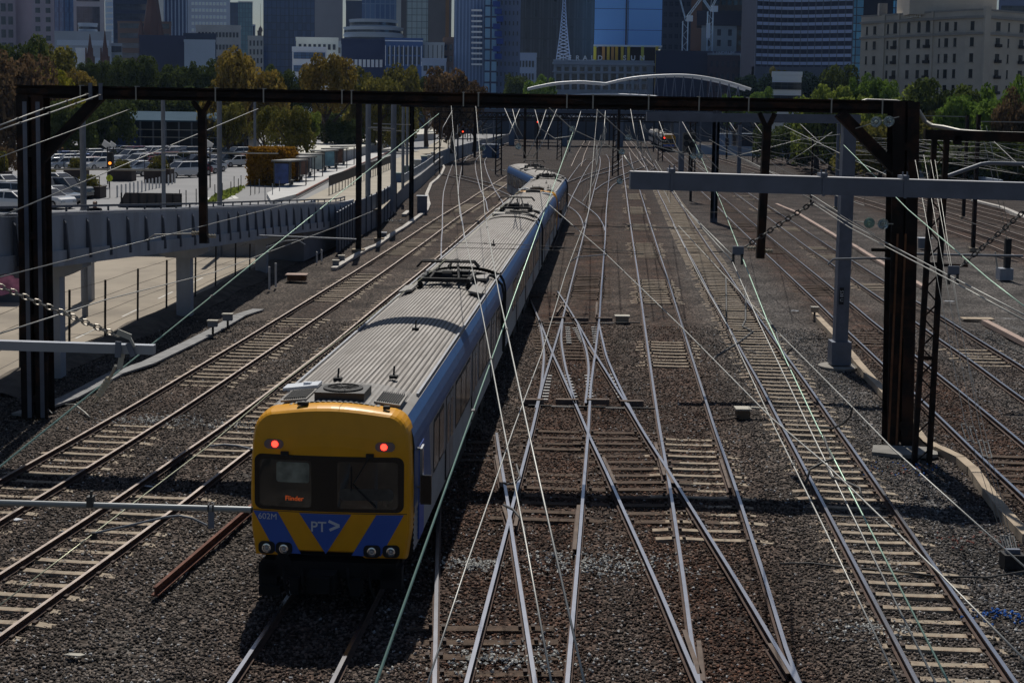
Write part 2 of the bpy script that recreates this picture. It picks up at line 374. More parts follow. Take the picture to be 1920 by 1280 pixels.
# ================================================================== ground
def ballast_mat():
    m = bpy.data.materials.new('ballast'); m.use_nodes = True; nt = m.node_tree; N = nt.nodes; L = nt.links
    b = N['Principled BSDF']; b.inputs['Roughness'].default_value = 0.95; b.inputs['Specular IOR Level'].default_value = 0.25
    tc = N.new('ShaderNodeTexCoord')
    vo = N.new('ShaderNodeTexVoronoi'); vo.inputs['Scale'].default_value = 15.0; L.new(tc.outputs['Object'], vo.inputs['Vector'])
    sep = N.new('ShaderNodeSeparateColor'); L.new(vo.outputs['Color'], sep.inputs['Color'])
    rp = N.new('ShaderNodeValToRGB')
    rp.color_ramp.elements[0].position = 0.0; rp.color_ramp.elements[0].color = (0.026, 0.021, 0.018, 1)
    rp.color_ramp.elements[1].position = 1.0; rp.color_ramp.elements[1].color = (0.25, 0.205, 0.172, 1)
    e = rp.color_ramp.elements.new(0.55); e.color = (0.082, 0.066, 0.055, 1)
    L.new(sep.outputs['Red'], rp.inputs['Fac'])
    at = N.new('ShaderNodeVertexColor'); at.layer_name = 'mask'; sa = N.new('ShaderNodeSeparateColor'); L.new(at.outputs['Color'], sa.inputs['Color'])
    no = N.new('ShaderNodeTexNoise'); no.inputs['Scale'].default_value = 0.9; no.inputs['Detail'].default_value = 7; L.new(tc.outputs['Object'], no.inputs['Vector'])
    # rust
    mr = N.new('ShaderNodeMath'); mr.operation = 'MULTIPLY'; L.new(sa.outputs['Red'], mr.inputs[0])
    mp = N.new('ShaderNodeMapRange'); mp.inputs['From Min'].default_value = .15; mp.inputs['From Max'].default_value = .65; L.new(no.outputs['Fac'], mp.inputs['Value']); L.new(mp.outputs['Result'], mr.inputs[1])
    hu = N.new('ShaderNodeMix'); hu.data_type = 'RGBA'; hu.blend_type = 'MULTIPLY'; L.new(mr.outputs['Value'], hu.inputs['Factor']); L.new(rp.outputs['Color'], hu.inputs['A']); hu.inputs['B'].default_value = (0.74, 0.44, 0.33, 1)
    # pale dust
    no2 = N.new('ShaderNodeTexNoise'); no2.inputs['Scale'].default_value = 0.55; no2.inputs['Detail'].default_value = 9; no2.inputs['Roughness'].default_value = .65; L.new(tc.outputs['Object'], no2.inputs['Vector'])
    mp2 = N.new('ShaderNodeMapRange'); mp2.inputs['From Min'].default_value = .6; mp2.inputs['From Max'].default_value = .72; L.new(no2.outputs['Fac'], mp2.inputs['Value'])
    md = N.new('ShaderNodeMath'); md.operation = 'MULTIPLY'; L.new(mp2.outputs['Result'], md.inputs[0]); L.new(sa.outputs['Green'], md.inputs[1])
    mg = N.new('ShaderNodeMath'); mg.operation = 'MULTIPLY'; L.new(md.outputs['Value'], mg.inputs[0]); L.new(sep.outputs['Green'], mg.inputs[1])
    du = N.new('ShaderNodeMix'); du.data_type = 'RGBA'; L.new(mg.outputs['Value'], du.inputs['Factor']); L.new(hu.outputs['Result'], du.inputs['A']); du.inputs['B'].default_value = (0.55, 0.53, 0.50, 1)
    # bluish fresh stone
    fr = N.new('ShaderNodeMix'); fr.data_type = 'RGBA'; fr.blend_type = 'MULTIPLY'; L.new(sa.outputs['Blue'], fr.inputs['Factor']); L.new(du.outputs['Result'], fr.inputs['A']); fr.inputs['B'].default_value = (1.1, 1.22, 1.35, 1)
    # broad patchiness of grime
    no3 = N.new('ShaderNodeTexNoise'); no3.inputs['Scale'].default_value = .38; no3.inputs['Detail'].default_value = 5; L.new(tc.outputs['Object'], no3.inputs['Vector'])
    mp3 = N.new('ShaderNodeMapRange'); mp3.inputs['From Min'].default_value = .35; mp3.inputs['From Max'].default_value = .65; mp3.inputs['To Min'].default_value = .5; mp3.inputs['To Max'].default_value = 1.15; L.new(no3.outputs['Fac'], mp3.inputs['Value'])
    gr = N.new('ShaderNodeVectorMath'); gr.operation = 'SCALE'; L.new(fr.outputs['Result'], gr.inputs[0]); L.new(mp3.outputs['Result'], gr.inputs['Scale'])
    g2_ = N.new('ShaderNodeVectorMath'); g2_.operation = 'SCALE'; L.new(gr.outputs['Vector'], g2_.inputs[0]); L.new(at.outputs['Alpha'], g2_.inputs['Scale']); L.new(g2_.outputs['Vector'], b.inputs['Base Color'])  # vertex alpha scales the colour darker with distance
    bp = N.new('ShaderNodeBump'); bp.inputs['Strength'].default_value = 1.0; bp.inputs['Distance'].default_value = 0.045; bp.invert = True
    ad = N.new('ShaderNodeMath'); ad.operation = 'MULTIPLY_ADD'; L.new(sep.outputs['Blue'], ad.inputs[0]); ad.inputs[1].default_value = -0.9; L.new(vo.outputs['Distance'], ad.inputs[2])
    L.new(ad.outputs['Value'], bp.inputs['Height']); L.new(bp.outputs['Normal'], b.inputs['Normal'])
    return m
M_ballast = ballast_mat()
tp = []
for Y, X, r in TRK:
    for i in range(0, len(Y), 3): tp.append((X[i], Y[i], r))
tp = np.array(tp)
def masks(x, y):
    rust = np.zeros(len(x)); near = np.full(len(x), 9.0)
    for i0 in range(0, len(x), 4000):
        sl_ = slice(i0, i0 + 4000)
        d2 = (x[sl_, None] - tp[None, :, 0]) ** 2 + ((y[sl_, None] - tp[None, :, 1]) * .8) ** 2
        near[sl_] = np.sqrt(d2.min(1)); rust[sl_] = (np.exp(-d2 / 2.6) * tp[None, :, 2]).max(1)
    dust = np.clip(.55 + .45 * np.sin(x * .7 + 1) * np.cos(y * .23), 0, 1) * np.where(x > -12, 1, .3)
    blue = np.clip((x - 6.5) / 5, 0, 1) * np.clip(1 - rust * 1.5, 0, 1)
    blue = np.maximum(blue, np.clip(1 - abs(x + 1.2 - y * .0) / 3, 0, 1) * (y < 30) * .15)
    rust = np.clip(rust + .55 * np.clip((y - 75) / 60, 0, 1), 0, 1.15)
    return rust, dust, blue, near
ys = [8.0]
while ys[-1] < 470: ys.append(ys[-1] + max(.45, ys[-1] * .012))
ys = np.array(ys); xs = np.arange(-20, 75, .5)
XX, YY = np.meshgrid(xs, ys); xf = XX.ravel(); yf = YY.ravel()
rust, dust, blue, near = masks(xf, yf)
zf = (np.sin(xf * 2.1 + np.sin(yf * .7) * 1.3) * np.sin(yf * 1.3 + xf * .6) * .035 - .02 - .07 * np.clip((near - 1.5) / 1.2, 0, 1)) * np.where(yf < 140, 1, .3)
zf = zf + .02 * np.sin(xf * 5.3 + 2) * np.sin(yf * 3.7) * (yf < 60)
zf = np.minimum(zf, np.where(near < 1.5, .012, .05)); zf = np.where(near < .74, np.minimum(zf, -.012), zf); zf = np.where((near > .95) & (near < 1.6), np.maximum(zf, .004 + .012 * np.sin(yf * 2.3 + xf)), zf)
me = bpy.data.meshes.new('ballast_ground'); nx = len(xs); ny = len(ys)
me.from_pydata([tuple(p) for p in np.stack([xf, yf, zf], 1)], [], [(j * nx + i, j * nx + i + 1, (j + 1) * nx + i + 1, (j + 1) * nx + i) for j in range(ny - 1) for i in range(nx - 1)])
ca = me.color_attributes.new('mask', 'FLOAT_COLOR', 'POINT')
ca.data.foreach_set('color', np.stack([rust, dust * np.clip(1.4 - yf / 90, 0, 1), blue, np.clip(1.08 - (yf - 45) / 230, .5, 1)], 1).astype(np.float32).ravel())  # alpha falls off down the line, darkening the far ballast
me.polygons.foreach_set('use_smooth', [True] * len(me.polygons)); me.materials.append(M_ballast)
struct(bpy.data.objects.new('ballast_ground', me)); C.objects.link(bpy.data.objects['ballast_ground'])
# loose stones lying on the near ballast, one mass
def stones(n, y0, y1):
    yy = y0 + (y1 - y0) * nrg.random(n * 2) ** 1.5; hx = yy * .42
    xx = (nrg.random(n * 2) * 2 - 1) * hx
    ok = (xx > -19); yy = yy[ok][:n]; xx = xx[ok][:n]; n = len(xx)
    ru, du, bl, ne = masks(xx, yy)
    j = np.clip(np.searchsorted(ys, yy) - 1, 0, ny - 2); i = np.clip(((xx + 20) / .5).astype(int), 0, nx - 2)
    zg = zf.reshape(ny, nx); u = (xx - xs[i]) / .5; v = (yy - ys[j]) / (ys[j + 1] - ys[j])
    zz = zg[j, i] * (1 - u) * (1 - v) + zg[j, i + 1] * u * (1 - v) + zg[j + 1, i] * (1 - u) * v + zg[j + 1, i + 1] * u * v
    base = np.array([(1, 0, 0), (-1, 0, 0), (0, 1, 0), (0, -1, 0), (0, 0, 1), (0, 0, -1)], float)
    tri = np.array([(0, 2, 4), (2, 1, 4), (1, 3, 4), (3, 0, 4), (2, 0, 5), (1, 2, 5), (3, 1, 5), (0, 3, 5)])
    q = nrg.normal(size=(n, 4)); q /= np.linalg.norm(q, axis=1)[:, None]
    w_, x_, y_, z_ = q.T
    Rm = np.stack([1 - 2 * (y_ ** 2 + z_ ** 2), 2 * (x_ * y_ - z_ * w_), 2 * (x_ * z_ + y_ * w_), 2 * (x_ * y_ + z_ * w_), 1 - 2 * (x_ ** 2 + z_ ** 2), 2 * (y_ * z_ - x_ * w_), 2 * (x_ * z_ - y_ * w_), 2 * (y_ * z_ + x_ * w_), 1 - 2 * (x_ ** 2 + y_ ** 2)], 1).reshape(n, 3, 3)
    sz = (.022 + .026 * nrg.random((n, 1, 1))) * (0.65 + .6 * nrg.random((n, 6, 3)))
    P_ = np.einsum('nij,nkj->nki', Rm, base[None] * sz)
    P_[:, :, 0] += xx[:, None]; P_[:, :, 1] += yy[:, None]; P_[:, :, 2] += (zz + .008)[:, None]
    me = bpy.data.meshes.new('ballast_stones')
    me.vertices.add(n * 6); me.vertices.foreach_set('co', P_.astype(np.float32).ravel())
    F = (tri[None] + (np.arange(n) * 6)[:, None, None]).reshape(-1, 3)
    me.loops.add(len(F) * 3); me.loops.foreach_set('vertex_index', F.astype(np.int32).ravel())
    me.polygons.add(len(F)); me.polygons.foreach_set('loop_start', (np.arange(len(F)) * 3).astype(np.int32))
    me.update(calc_edges=True)
    val = .03 + .26 * nrg.random(n) ** 1.9
    col = val[:, None] * np.array([[.95, .82, .715]])
    rm = np.clip(ru * (.4 + .9 * nrg.random(n)), 0, 1)[:, None]
    col = col * (1 - rm) + col * np.array([[.74, .44, .33]]) * rm
    bm_ = bl[:, None]; col = col * (1 - bm_) + col * np.array([[1.03, 1.2, 1.38]]) * bm_
    pt = (nrg.random(n) < .06 * du)[:, None]; col = np.where(pt, .42, col)
    c4 = np.concatenate([np.repeat(col, 6, 0), np.ones((n * 6, 1))], 1)
    ca = me.color_attributes.new('tint', 'FLOAT_COLOR', 'POINT'); ca.data.foreach_set('color', c4.astype(np.float32).ravel())
    m = bpy.data.materials.new('stone'); m.use_nodes = True; b = m.node_tree.nodes['Principled BSDF']; b.inputs['Roughness'].default_value = .92; b.inputs['Specular IOR Level'].default_value = .25
    vc = m.node_tree.nodes.new('ShaderNodeVertexColor'); vc.layer_name = 'tint'; m.node_tree.links.new(vc.outputs['Color'], b.inputs['Base Color'])
    me.materials.append(m); o = bpy.data.objects.new('ballast_stones', me); C.objects.link(o); struct(o, 'stuff')
stones(190000, 18, 62)
M_land = mat('far_ground', (0.12, 0.115, 0.105), .95, var=.2, scale=.02)
struct(MB().add([(-4000, -300, -.4), (4000, -300, -.4), (4000, 9000, -.4), (-4000, 9000, -.4)], [(0, 1, 2, 3)]).build('ground', M_land, origin=(0, 0, -.4)))
# ================================================================== the train
M_yel = mat('train_yellow', (0.82, 0.375, 0.003), 0.4, var=0.05, scale=3, coat=.25, spec=.3)
M_blue = mat('train_blue', (0.03, 0.105, 0.29), 0.5, var=0.08, scale=3, coat=.1, spec=.35)
M_dkblue = mat('train_stripe_blue', (0.045, 0.125, 0.50), 0.45, var=0.04, coat=.1, spec=.3)
M_steel = mat('train_side_steel', (0.30, 0.315, 0.345), 0.45, 0.3, var=0.12, scale=1.2, stain=(.2, .18, .16), stscale=1.5, stamt=.4)
M_roof = mat('train_roof', (0.36, 0.335, 0.31), 0.62, 0.15, var=0.12, scale=1.1, stain=(0.2, .175, .15), stscale=1.6, stamt=.75, streak=(2.2, .22, 1))
M_rib = mat('train_roof_groove', (0.16, 0.145, 0.13), 0.8, var=0.2, scale=2)
M_deck = mat('train_roof_deck', (0.31, 0.295, 0.275), 0.65, var=0.2, scale=2, stain=(.16, .14, .12), stscale=2, stamt=.6)
M_blk = mat('black_gloss', (0.006, 0.006, 0.007), 0.25, var=0.0)
M_blkm = mat('black_matt', (0.013, 0.013, 0.014), 0.75, var=0.2)
M_gls = glass('train_glass', (0.022, 0.028, 0.026), 0.06)
M_sgl = mat('side_glass', (.012, .014, .018), .15, var=.3, scale=.6, spec=.25)
M_white = mat('white_letter', (0.62, 0.66, 0.72), 0.5, var=0.0)
M_chrome = mat('lamp_chrome', (0.75, 0.77, 0.8), 0.15, 0.9, var=0.0)
M_lens = mat('lamp_lens', (0.35, 0.38, 0.42), 0.05, 0.2, var=0.0, spec=1.0)
M_red = emit('tail_red', (1.0, 0.035, 0.02), 6.0)
M_orange_led = emit('orange_led', (1.0, 0.16, 0.03), 0.35)
M_bez = mat('bezel_grey', (0.19, 0.16, 0.16), .5, var=0.05)
M_under = mat('underframe', (0.009, 0.008, 0.008), 0.95, var=0.3)
M_cab_in = mat('cab_blind_reflection', (0.24, 0.25, 0.2), .9, var=.5, scale=4)
def yf(x, z):
    return .10 * (x / 1.5) ** 2 + (0.13 * ((z - 3.0) / .85) ** 1.5 if z > 3.0 else 0.03 * max(0, 1.8 - z))
def outline(inset=0.0):
    p = [(-1.42, .98), (-.82, .98), (-.70, 1.08), (.56, 1.08), (.68, .98), (1.42, .98), (1.5, 1.5), (1.515, 2.2), (1.49, 2.9), (1.47, 3.2)]
    for k in range(1, 8):
        a = k / 7 * math.pi / 2; p.append((1.05 + .41 * math.cos(a), 3.27 + .45 * math.sin(a)))
    for k in range(1, 8): p.append((1.05 - 2.1 * k / 8, 3.72 + .10 * math.sin(math.pi * k / 8)))
    for k in range(0, 8):
        a = math.pi / 2 + k / 7 * math.pi / 2; p.append((-1.05 + .41 * math.cos(a), 3.27 + .45 * math.sin(a)))
    p += [(-1.47, 3.2), (-1.49, 2.9), (-1.515, 2.2), (-1.5, 1.5)]
    if inset:
        q = []
        for x, z in p:
            d = V((x, z - 2.35)); l = d.length; d = d * ((l - inset) / l); q.append((d.x, d.y + 2.35))
        p = q
    return p
def cab_shell():
    m = MB(); rings = []
    for ins, yy in ((0, .55), (0, .22), (.012, .12), (.035, .05), (.075, .0)):
        rings.append([V((x, yf(x, z) + yy, z)) for x, z in outline(ins)])
    b = outline(.075)
    for s in (.85, .7, .55, .4, .25, .1):
        rings.append([V((x * s, yf(x * s, 2.35 + (z - 2.35) * s), 2.35 + (z - 2.35) * s)) for x, z in b])
    m.loft(rings); return m
def decal(poly, off, cuts=5):
    bm = bmesh.new(); vs = [bm.verts.new((x, 0, z)) for x, z in poly]; bm.faces.new(vs)
    bmesh.ops.triangulate(bm, faces=bm.faces)
    bmesh.ops.subdivide_edges(bm, edges=bm.edges, cuts=cuts, use_grid_fill=True)
    m = MB(); bm.verts.index_update()
    m.add([(v.co.x, yf(v.co.x, v.co.z) - off, v.co.z) for v in bm.verts], [tuple(v.index for v in f.verts) for f in bm.faces]); bm.free(); return m
def rrect(x0, x1, z0, z1, r, n=5):
    p = []
    for cx, cz, a0 in ((x1 - r, z0 + r, -90), (x1 - r, z1 - r, 0), (x0 + r, z1 - r, 90), (x0 + r, z0 + r, 180)):
        for k in range(n + 1):
            a = math.radians(a0 + 90 * k / n); p.append((cx + r * math.cos(a), cz + r * math.sin(a)))
    return p
def flip(m, y): m.v = [(-p[0], y - p[1], p[2]) for p in m.v]; return m
CL = 23.3
def carriage(parent, loc, rz, cab_near=False, cab_far=False, panto=None, detail=1, label=None):
    y0 = .5 if cab_near else 0; y1 = CL - (.5 if cab_far else 0)
    prof = [(1.44, .95)]
    for k in range(7): prof += [(1.515, 1.06 + k * .1), (1.497, 1.11 + k * .1)]
    prof += [(1.52, 1.80), (1.52, 2.02), (1.52, 2.96), (1.515, 3.05), (1.49, 3.22), (1.44, 3.40), (1.345, 3.56)]
    full = [(-x, z) for x, z in reversed(prof)]
    ring = prof + full
    m = MB(); n = len(ring)
    m.v = [(x, y, z) for y in (y0, y1) for x, z in ring]
    for k in range(n):
        z = (ring[k][1] + ring[(k + 1) % n][1]) / 2
        m.f.append((k, (k + 1) % n, n + (k + 1) % n, n + k)); m.m.append(1 if 2.98 < z < 3.56 else 0)
    m.f += [tuple(range(n - 1, -1, -1)), tuple(range(n, 2 * n))]; m.m += [2, 2]
    body = m.build('carriage', [M_steel, M_blue, M_blkm], parent, local=True); body.location = loc; body.rotation_euler = (0, 0, rz)
    if label: body['label'] = label
    def sub(mb, name, mats, **k): return mb.build(name, mats, body, local=True, **k)
    # ribbed roof
    ra, rb = (2.45 if cab_near else .1), (CL - (2.45 if cab_far else .1))
    pr = []; nr = 26
    for k in range(nr * 3 + 1):
        x = -1.345 + 2.69 * k / (nr * 3); z = 3.56 + .27 * (1 - (abs(x) / 1.345) ** 2.6)
        pr.append((x, z - (.016 if k % 3 == 1 and abs(x) < 1.25 else 0), k % 3))
    m = MB(); nn = len(pr)
    # station joints along the roof
    st = list(np.linspace(ra, rb, 9))
    m.v = [(x, y, z) for y in st for x, z, k in pr]
    for j in range(len(st) - 1):
        for k in range(nn - 1):
            m.f.append((j * nn + k, j * nn + k + 1, (j + 1) * nn + k + 1, (j + 1) * nn + k)); m.m.append(1 if pr[k][2] == 0 and abs(pr[k][0]) < 1.2 else 0)
    sub(m, 'roof', [M_roof, M_rib], fix=False)
    m = MB()
    for sx in (-1, 1): m.box((sx * 1.30, (ra + rb) / 2, 3.625), (.05, rb - ra, .05))
    sub(m, 'gutter', M_steel)
    # doors and windows
    for sx in (-1, 1):
        def slab(name, ya, yb, za, zb, mm, t=.012, r=.06):
            q = MB(); pl = [V((sx * (1.52 - .01), a, b)) for a, b in rrect(ya, yb, za, zb, r, 3)]
            q.prism(pl, (sx * (t + .01), 0, 0)); sub(q, name, mm)
        for yd in (6.3, 12.3, 18.3):
            slab('door', yd - .72, yd + .72, 1.08, 2.96, M_blkm, .008, .03)
            for dd in (-.34, .34):
                slab('door_leaf', yd + dd - .30, yd + dd + .30, 1.12, 2.9, M_steel if detail else M_steel, .014, .03)
                slab('door_window', yd + dd - .2, yd + dd + .2, 1.85, 2.75, M_sgl, .02, .08)
        for a, b in ((3.3, 5.2), (7.5, 11.1), (13.5, 17.1), (19.5, 22.6)):
            nw = max(2, round((b - a) / 1.15)); wd = (b - a) / nw
            for k in range(nw): slab('window_frame', a + k * wd + .03, a + (k + 1) * wd - .03, 1.80, 2.92, M_blkm, .006, .08); slab('window', a + k * wd + .09, a + (k + 1) * wd - .09, 1.87, 2.85, M_sgl, .014, .08)
        if cab_near:
            q = MB(); q.prism([V((sx * 1.512, a, b)) for a, b in ((.45, 1.9), (2.95, 1.9), (2.6, 2.97), (.45, 2.97))], (sx * .012, 0, 0)); sub(q, 'blue_panel', M_blue)
            slab('cab_door', 1.05, 1.75, 1.1, 2.92, M_dkblue, .018, .04); slab('cab_door_window', 1.18, 1.62, 2.05, 2.75, M_gls, .026, .06)
    # underframe and bogies
    m = MB(); m.box((0, CL / 2, .86), (2.6, CL - 1, .2)); sub(m, 'underframe', M_under)
    m = MB()
    for yb, lb in ((7.2, 1.8), (10.6, 2.6), (14.2, 2.2), (16.6, 1.2)):
        for sx in (-1, 1): m.box((sx * .98, yb, .58), (.75, lb, .46))
    sub(m, 'equipment_box', M_under)
    for yb in (3.6, CL - 3.6):
        m = MB()
        for sx in (-1, 1): m.box((sx * 1.0, yb, .6), (.16, 3.2, .25)); m.box((sx * 1.0, yb, .75), (.25, 1.0, .2))
        m.box((0, yb, .55), (1.9, .4, .25))
        for yy in (-1.2, 1.2):
            for sx in (-1, 1): m.lathe([(.1, -.06), (.46, -.06), (.46, .06), (.1, .06)], (sx * .8, yb + yy, .662), 20, 'X')
        sub(m, 'bogie', M_under)
    # pantograph
    if panto is not None:
        f, yp = panto                                   # f = +1: vents lie beyond the pantograph
        bz = 3.86
        m = MB()
        for sx in (-1, 1):
            m.bar((sx * .75, yp - 1.1, bz + .16), (sx * .75, yp + 1.1, bz + .16), .12, .12)
            for yy in (-.9, .9): m.lathe([(.09, 0), (.11, .06), (.06, .08), (.11, .12), (.07, .2)], (sx * .75, yp + yy, bz - .12), 8)
        for yy in (-1.0, -.2, .9): m.bar((-.78, yp + yy, bz + .18), (.78, yp + yy, bz + .18), .14, .12)
        m.box((-.25, yp - .2, bz + .25), (.7, .5, .22)); m.box((.45, yp + .3, bz + .24), (.4, .6, .2))
        m.lathe([(.02, 0), (.2, 0), (.2, .3), (.02, .3)], (-.1, yp - .55, bz + .25), 12, 'X')
        sub(m, 'pantograph_base', M_blkm)
        m = MB(); top = 4.5 if f > 0 else 4.55
        m.tube([(-.45, yp - .9, bz + .22), (-.2, yp + 1.0, bz + .62), (0, yp + .15, top)], .04, 8)
        m.tube([(.45, yp - .9, bz + .22), (.2, yp + 1.0, bz + .62), (0, yp + .15, top)], .04, 8)
        m.tube([(0, yp + .7, bz + .2), (0, yp + .95, bz + .55), (0, yp + .2, top - .15)], .03, 8)
        sub(m, 'pantograph_arm', M_blkm)
        m = MB()
        for yy in (-.17, .17): m.tube([(-.98, yp + yy + .15, top - .18), (-.82, yp + yy + .15, top), (.82, yp + yy + .15, top), (.98, yp + yy + .15, top - .18)], .035, 8)
        for sx in (-.4, .4): m.bar((sx, yp - .02, top), (sx, yp + .32, top), .05, .05)
        sub(m, 'pantograph_head', M_blkm)
        yv = yp + f * 2.0
        m = MB(); m.box((0, yv, 3.80), (2.2, 1.3, .08)); sub(m, 'vent_plate', M_deck)
        for xx, ww in ((-.85, .5), (0, .85), (.85, .5)):
            for yy in (-.32, .32):
                m = MB(); hh = .1 if ww > .6 else .05
                m.box((xx, yv + yy, 3.84 - .12 * (abs(xx) > .5)), (ww, .45, hh)); sub(m, 'vent', M_blkm)
        ye = yv + f * .9
        m = MB(); m.tube([(-.2, yv, 3.95), (.7, yv + f * .3, 3.9), (1.2, ye, 3.74), (1.50, ye, 3.45), (1.58, ye, 3.1), (1.58, ye, 1.2)], .05, 8); sub(m, 'power_conduit', M_blkm)
        for sx in (-1, 1):
            m = MB(); m.box((sx * 1.05, yp - f * 1.35, 3.80), (.4, 1.5, .06), Matrix.Rotation(sx * .2, 3, 'Y')); sub(m, 'walkway_board', M_deck)
    for yy, xx in (((3.1, .72), (2.7, -.35), (9.5, .3)) if cab_near else ((8, .4),)):
        m = MB(); m.box((xx, yy, 3.85), (.16, .16, .06)); m.tube([(xx, yy, 3.85), (xx, yy + .1, 4.05)], .02, 6); sub(m, 'antenna', M_blkm)
    # driving cab end
    for is_on, far in ((cab_near, False), (cab_far, True)):
        if not is_on: continue
        fl = (lambda q: flip(q, CL)) if far else (lambda q: q)
        sub(fl(cab_shell()), 'cab_front', M_yel, smooth=False)
        m = MB(); pr2 = [(x, z) for x, z, k in pr]
        m.loft([[V((x, y, z + .005)) for x, z in pr2] for y in (.56, 2.5)], closed=False); sub(fl(m), 'roof_deck', M_deck, fix=False)
        m = MB(); m.box((.05, 1.15, 3.89), (.94, .85, .15)); sub(fl(m), 'air_conditioner', mat('ac_dark', (.035, .035, .036), .6, var=.2))
        m = MB(); m.lathe([(.38, 0), (.38, .03), (.30, .045), (.29, .02), (.05, .02), (.04, .05), (.0, .05)], (.05, 1.15, 3.965), 24)
        for k in range(10):
            a = k * math.pi / 5; m.bar((.05 + .05 * math.cos(a), 1.15 + .05 * math.sin(a), 3.995), (.05 + .3 * math.cos(a), 1.15 + .3 * math.sin(a), 3.995), .014, .014)
        sub(fl(m), 'fan_grille', M_blkm)
        for xx, aa in ((-.82, .10), (.95, -.12)):
            m = MB(); m.box((xx, 1.25, 3.79 - .02 * (xx > 0)), (.5, 1.0, .04), Matrix.Rotation(aa * -1.0, 3, 'Y')); sub(fl(m), 'vent_frame', M_deck)
            m = MB()
            for k in range(11): m.box((xx - .2 + .04 * k, 1.25, 3.82 - .02 * (xx > 0) + aa * (-.2 + .04 * k)), (.018, .86, .03), Matrix.Rotation(.4, 3, 'Y'))
            sub(fl(m), 'vent_grille', M_blkm)
        m = MB(); m.box((-.95, 2.15, 3.80), (.7, .45, .05), Matrix.Rotation(-.12, 3, 'Y')); m.box((-.85, 2.15, 3.85), (.14, .12, .06)); sub(fl(m), 'roof_hatch', M_white)
        m = MB(); m.box((-.55, .33, 3.83), (.2, .1, .06)); m.box((1.0, .4, 3.78), (.12, .1, .06)); sub(fl(m), 'roof_bracket', M_blkm)
        if far: continue
        sub(decal(rrect(-1.40, 1.38, 1.89, 2.93, .14), .008), 'windscreen_surround', M_blk)
        sub(decal(rrect(-1.30, -.32, 1.96, 2.84, .07), .014), 'windscreen', M_gls)
        sub(decal(rrect(.16, 1.27, 1.96, 2.84, .07), .014), 'windscreen', M_gls)
        sub(decal(rrect(-.98, -.36, 2.42, 2.80, .05), .018), 'blind_and_reflection', M_cab_in)  # blind colour lightened to stand in for reflections on the glass
        sub(decal(rrect(.2, 1.2, 2.12, 2.34, .09), .018), 'dashboard_reflection', mat('cab_grey', (.05, .05, .045), .5, var=.5, scale=5))
        sub(decal([(-1.43, 1.85), (-.96, 1.85), (-.52, 1.075), (-.80, 1.075), (-1.0, 1.08)], .006), 'blue_stripe', M_dkblue)
        sub(decal([(-.55, 1.85), (.42, 1.85), (-.055, 1.09)], .006), 'blue_stripe', M_dkblue)
        sub(decal([(.88, 1.85), (1.38, 1.85), (.96, 1.07), (.42, 1.07)], .006), 'blue_stripe', M_dkblue)
        def word(t, x, z, s, mm, nm, bold=0.0, off=.022):
            vs, fs = text_mesh(t, s, 0, bold); q = MB(); q.add([(x + a, yf(x + a, z + b) - off, z + b) for a, b, c in vs], fs); sub(q, nm, mm, fix=False)
        word('602M', -1.15, 1.755, .16, M_white, 'fleet_number', 0)
        word('PT', -.19, 1.60, .27, M_white, 'operator_logo', .004)
        q = MB()
        for a, b in (((.0, 1.72), (.20, 1.635)), ((.20, 1.635), (.02, 1.55))):
            q.bar((a[0], yf(a[0], a[1]) - .012, a[1]), (b[0], yf(b[0], b[1]) - .012, b[1]), .05, .012, up=V((0, 1, 0)))
        sub(q, 'operator_logo', M_white)
        word('Flinder', -.64, 2.12, .125, M_orange_led, 'destination_display', 0, .021)
        m = MB()
        for xx in (-1.17, -.84, .80, 1.15):
            zz = 1.165; yy = yf(xx, zz)
            m = MB(); m.prism([V((a, yf(xx, zz) + .03, b)) for a, b in rrect(xx - .155, xx + .155, zz - .115, zz + .115, .08)], (0, -.06, 0)); o = sub(m, 'headlight_bezel', M_blkm)
            m = MB(); m.lathe([(.085, .0), (.085, -.03), (.062, -.035), (.055, -.01), (0, -.004)], (xx, yy - .028, zz), 18, 'Y'); sub(m, 'headlight', M_chrome, smooth=False)
            m = MB(); m.lathe([(.0, -.02), (.03, -.015), (.042, 0.0)][::-1], (xx, yy - .045, zz), 12, 'Y'); sub(m, 'headlight_lens', M_lens)
        for xx in (-1.03, 1.03):
            zz = 3.12; yy = yf(xx, zz)
            m = MB(); m.prism([V((a, yy + .03, b)) for a, b in rrect(xx - .18, xx + .18, zz - .085, zz + .085, .084)], (0, -.05, 0)); sub(m, 'tail_lamp_bezel', M_bez)
            m = MB(); m.lathe([(.062, 0), (.058, -.014), (.03, -.02), (0, -.022)], (xx + (.02 if xx < 0 else -.02), yy - .02, zz), 16, 'Y'); sub(m, 'tail_lamp', M_red)
        m = MB(); m.tube([(x, yf(x, 1.868) - .004, 1.868) for x in np.linspace(-1.44, 1.44, 12)], .006, 4); m.tube([(x, yf(x, 1.072) - .004, 1.072) for x in np.linspace(-.7, .56, 6)], .006, 4); sub(m, 'panel_seam', M_blkm)
        for xx, pts in ((.76, ((.76, 2.95), (.45, 2.42), (.88, 2.0))), (-.82, ((-.82, 2.95), (-.7, 2.92)))):
            m = MB(); m.tube([(a, yf(a, b) - .05, b) for a, b in pts], .014, 6); m.box((xx, yf(xx, 2.96) - .03, 2.96), (.14, .06, .07))
            if len(pts) > 2: m.tube([(.42, yf(.42, 2.5) - .04, 2.75), (.42, yf(.42, 2.5) - .04, 2.3)], .012, 6)
            sub(m, 'wiper', M_blkm)
        m = MB(); m.bar((1.62, .62, 2.95), (1.62, .95, 2.96), .04, .05); m.bar((1.60, .8, 2.95), (1.60, .8, 1.9), .05, .05); m.bar((1.5, .8, 2.93), (1.62, .8, 2.93), .04, .04); m.bar((1.5, .8, 2.2), (1.62, .8, 2.2), .04, .04)
        sub(m, 'mirror_bracket', M_steel)
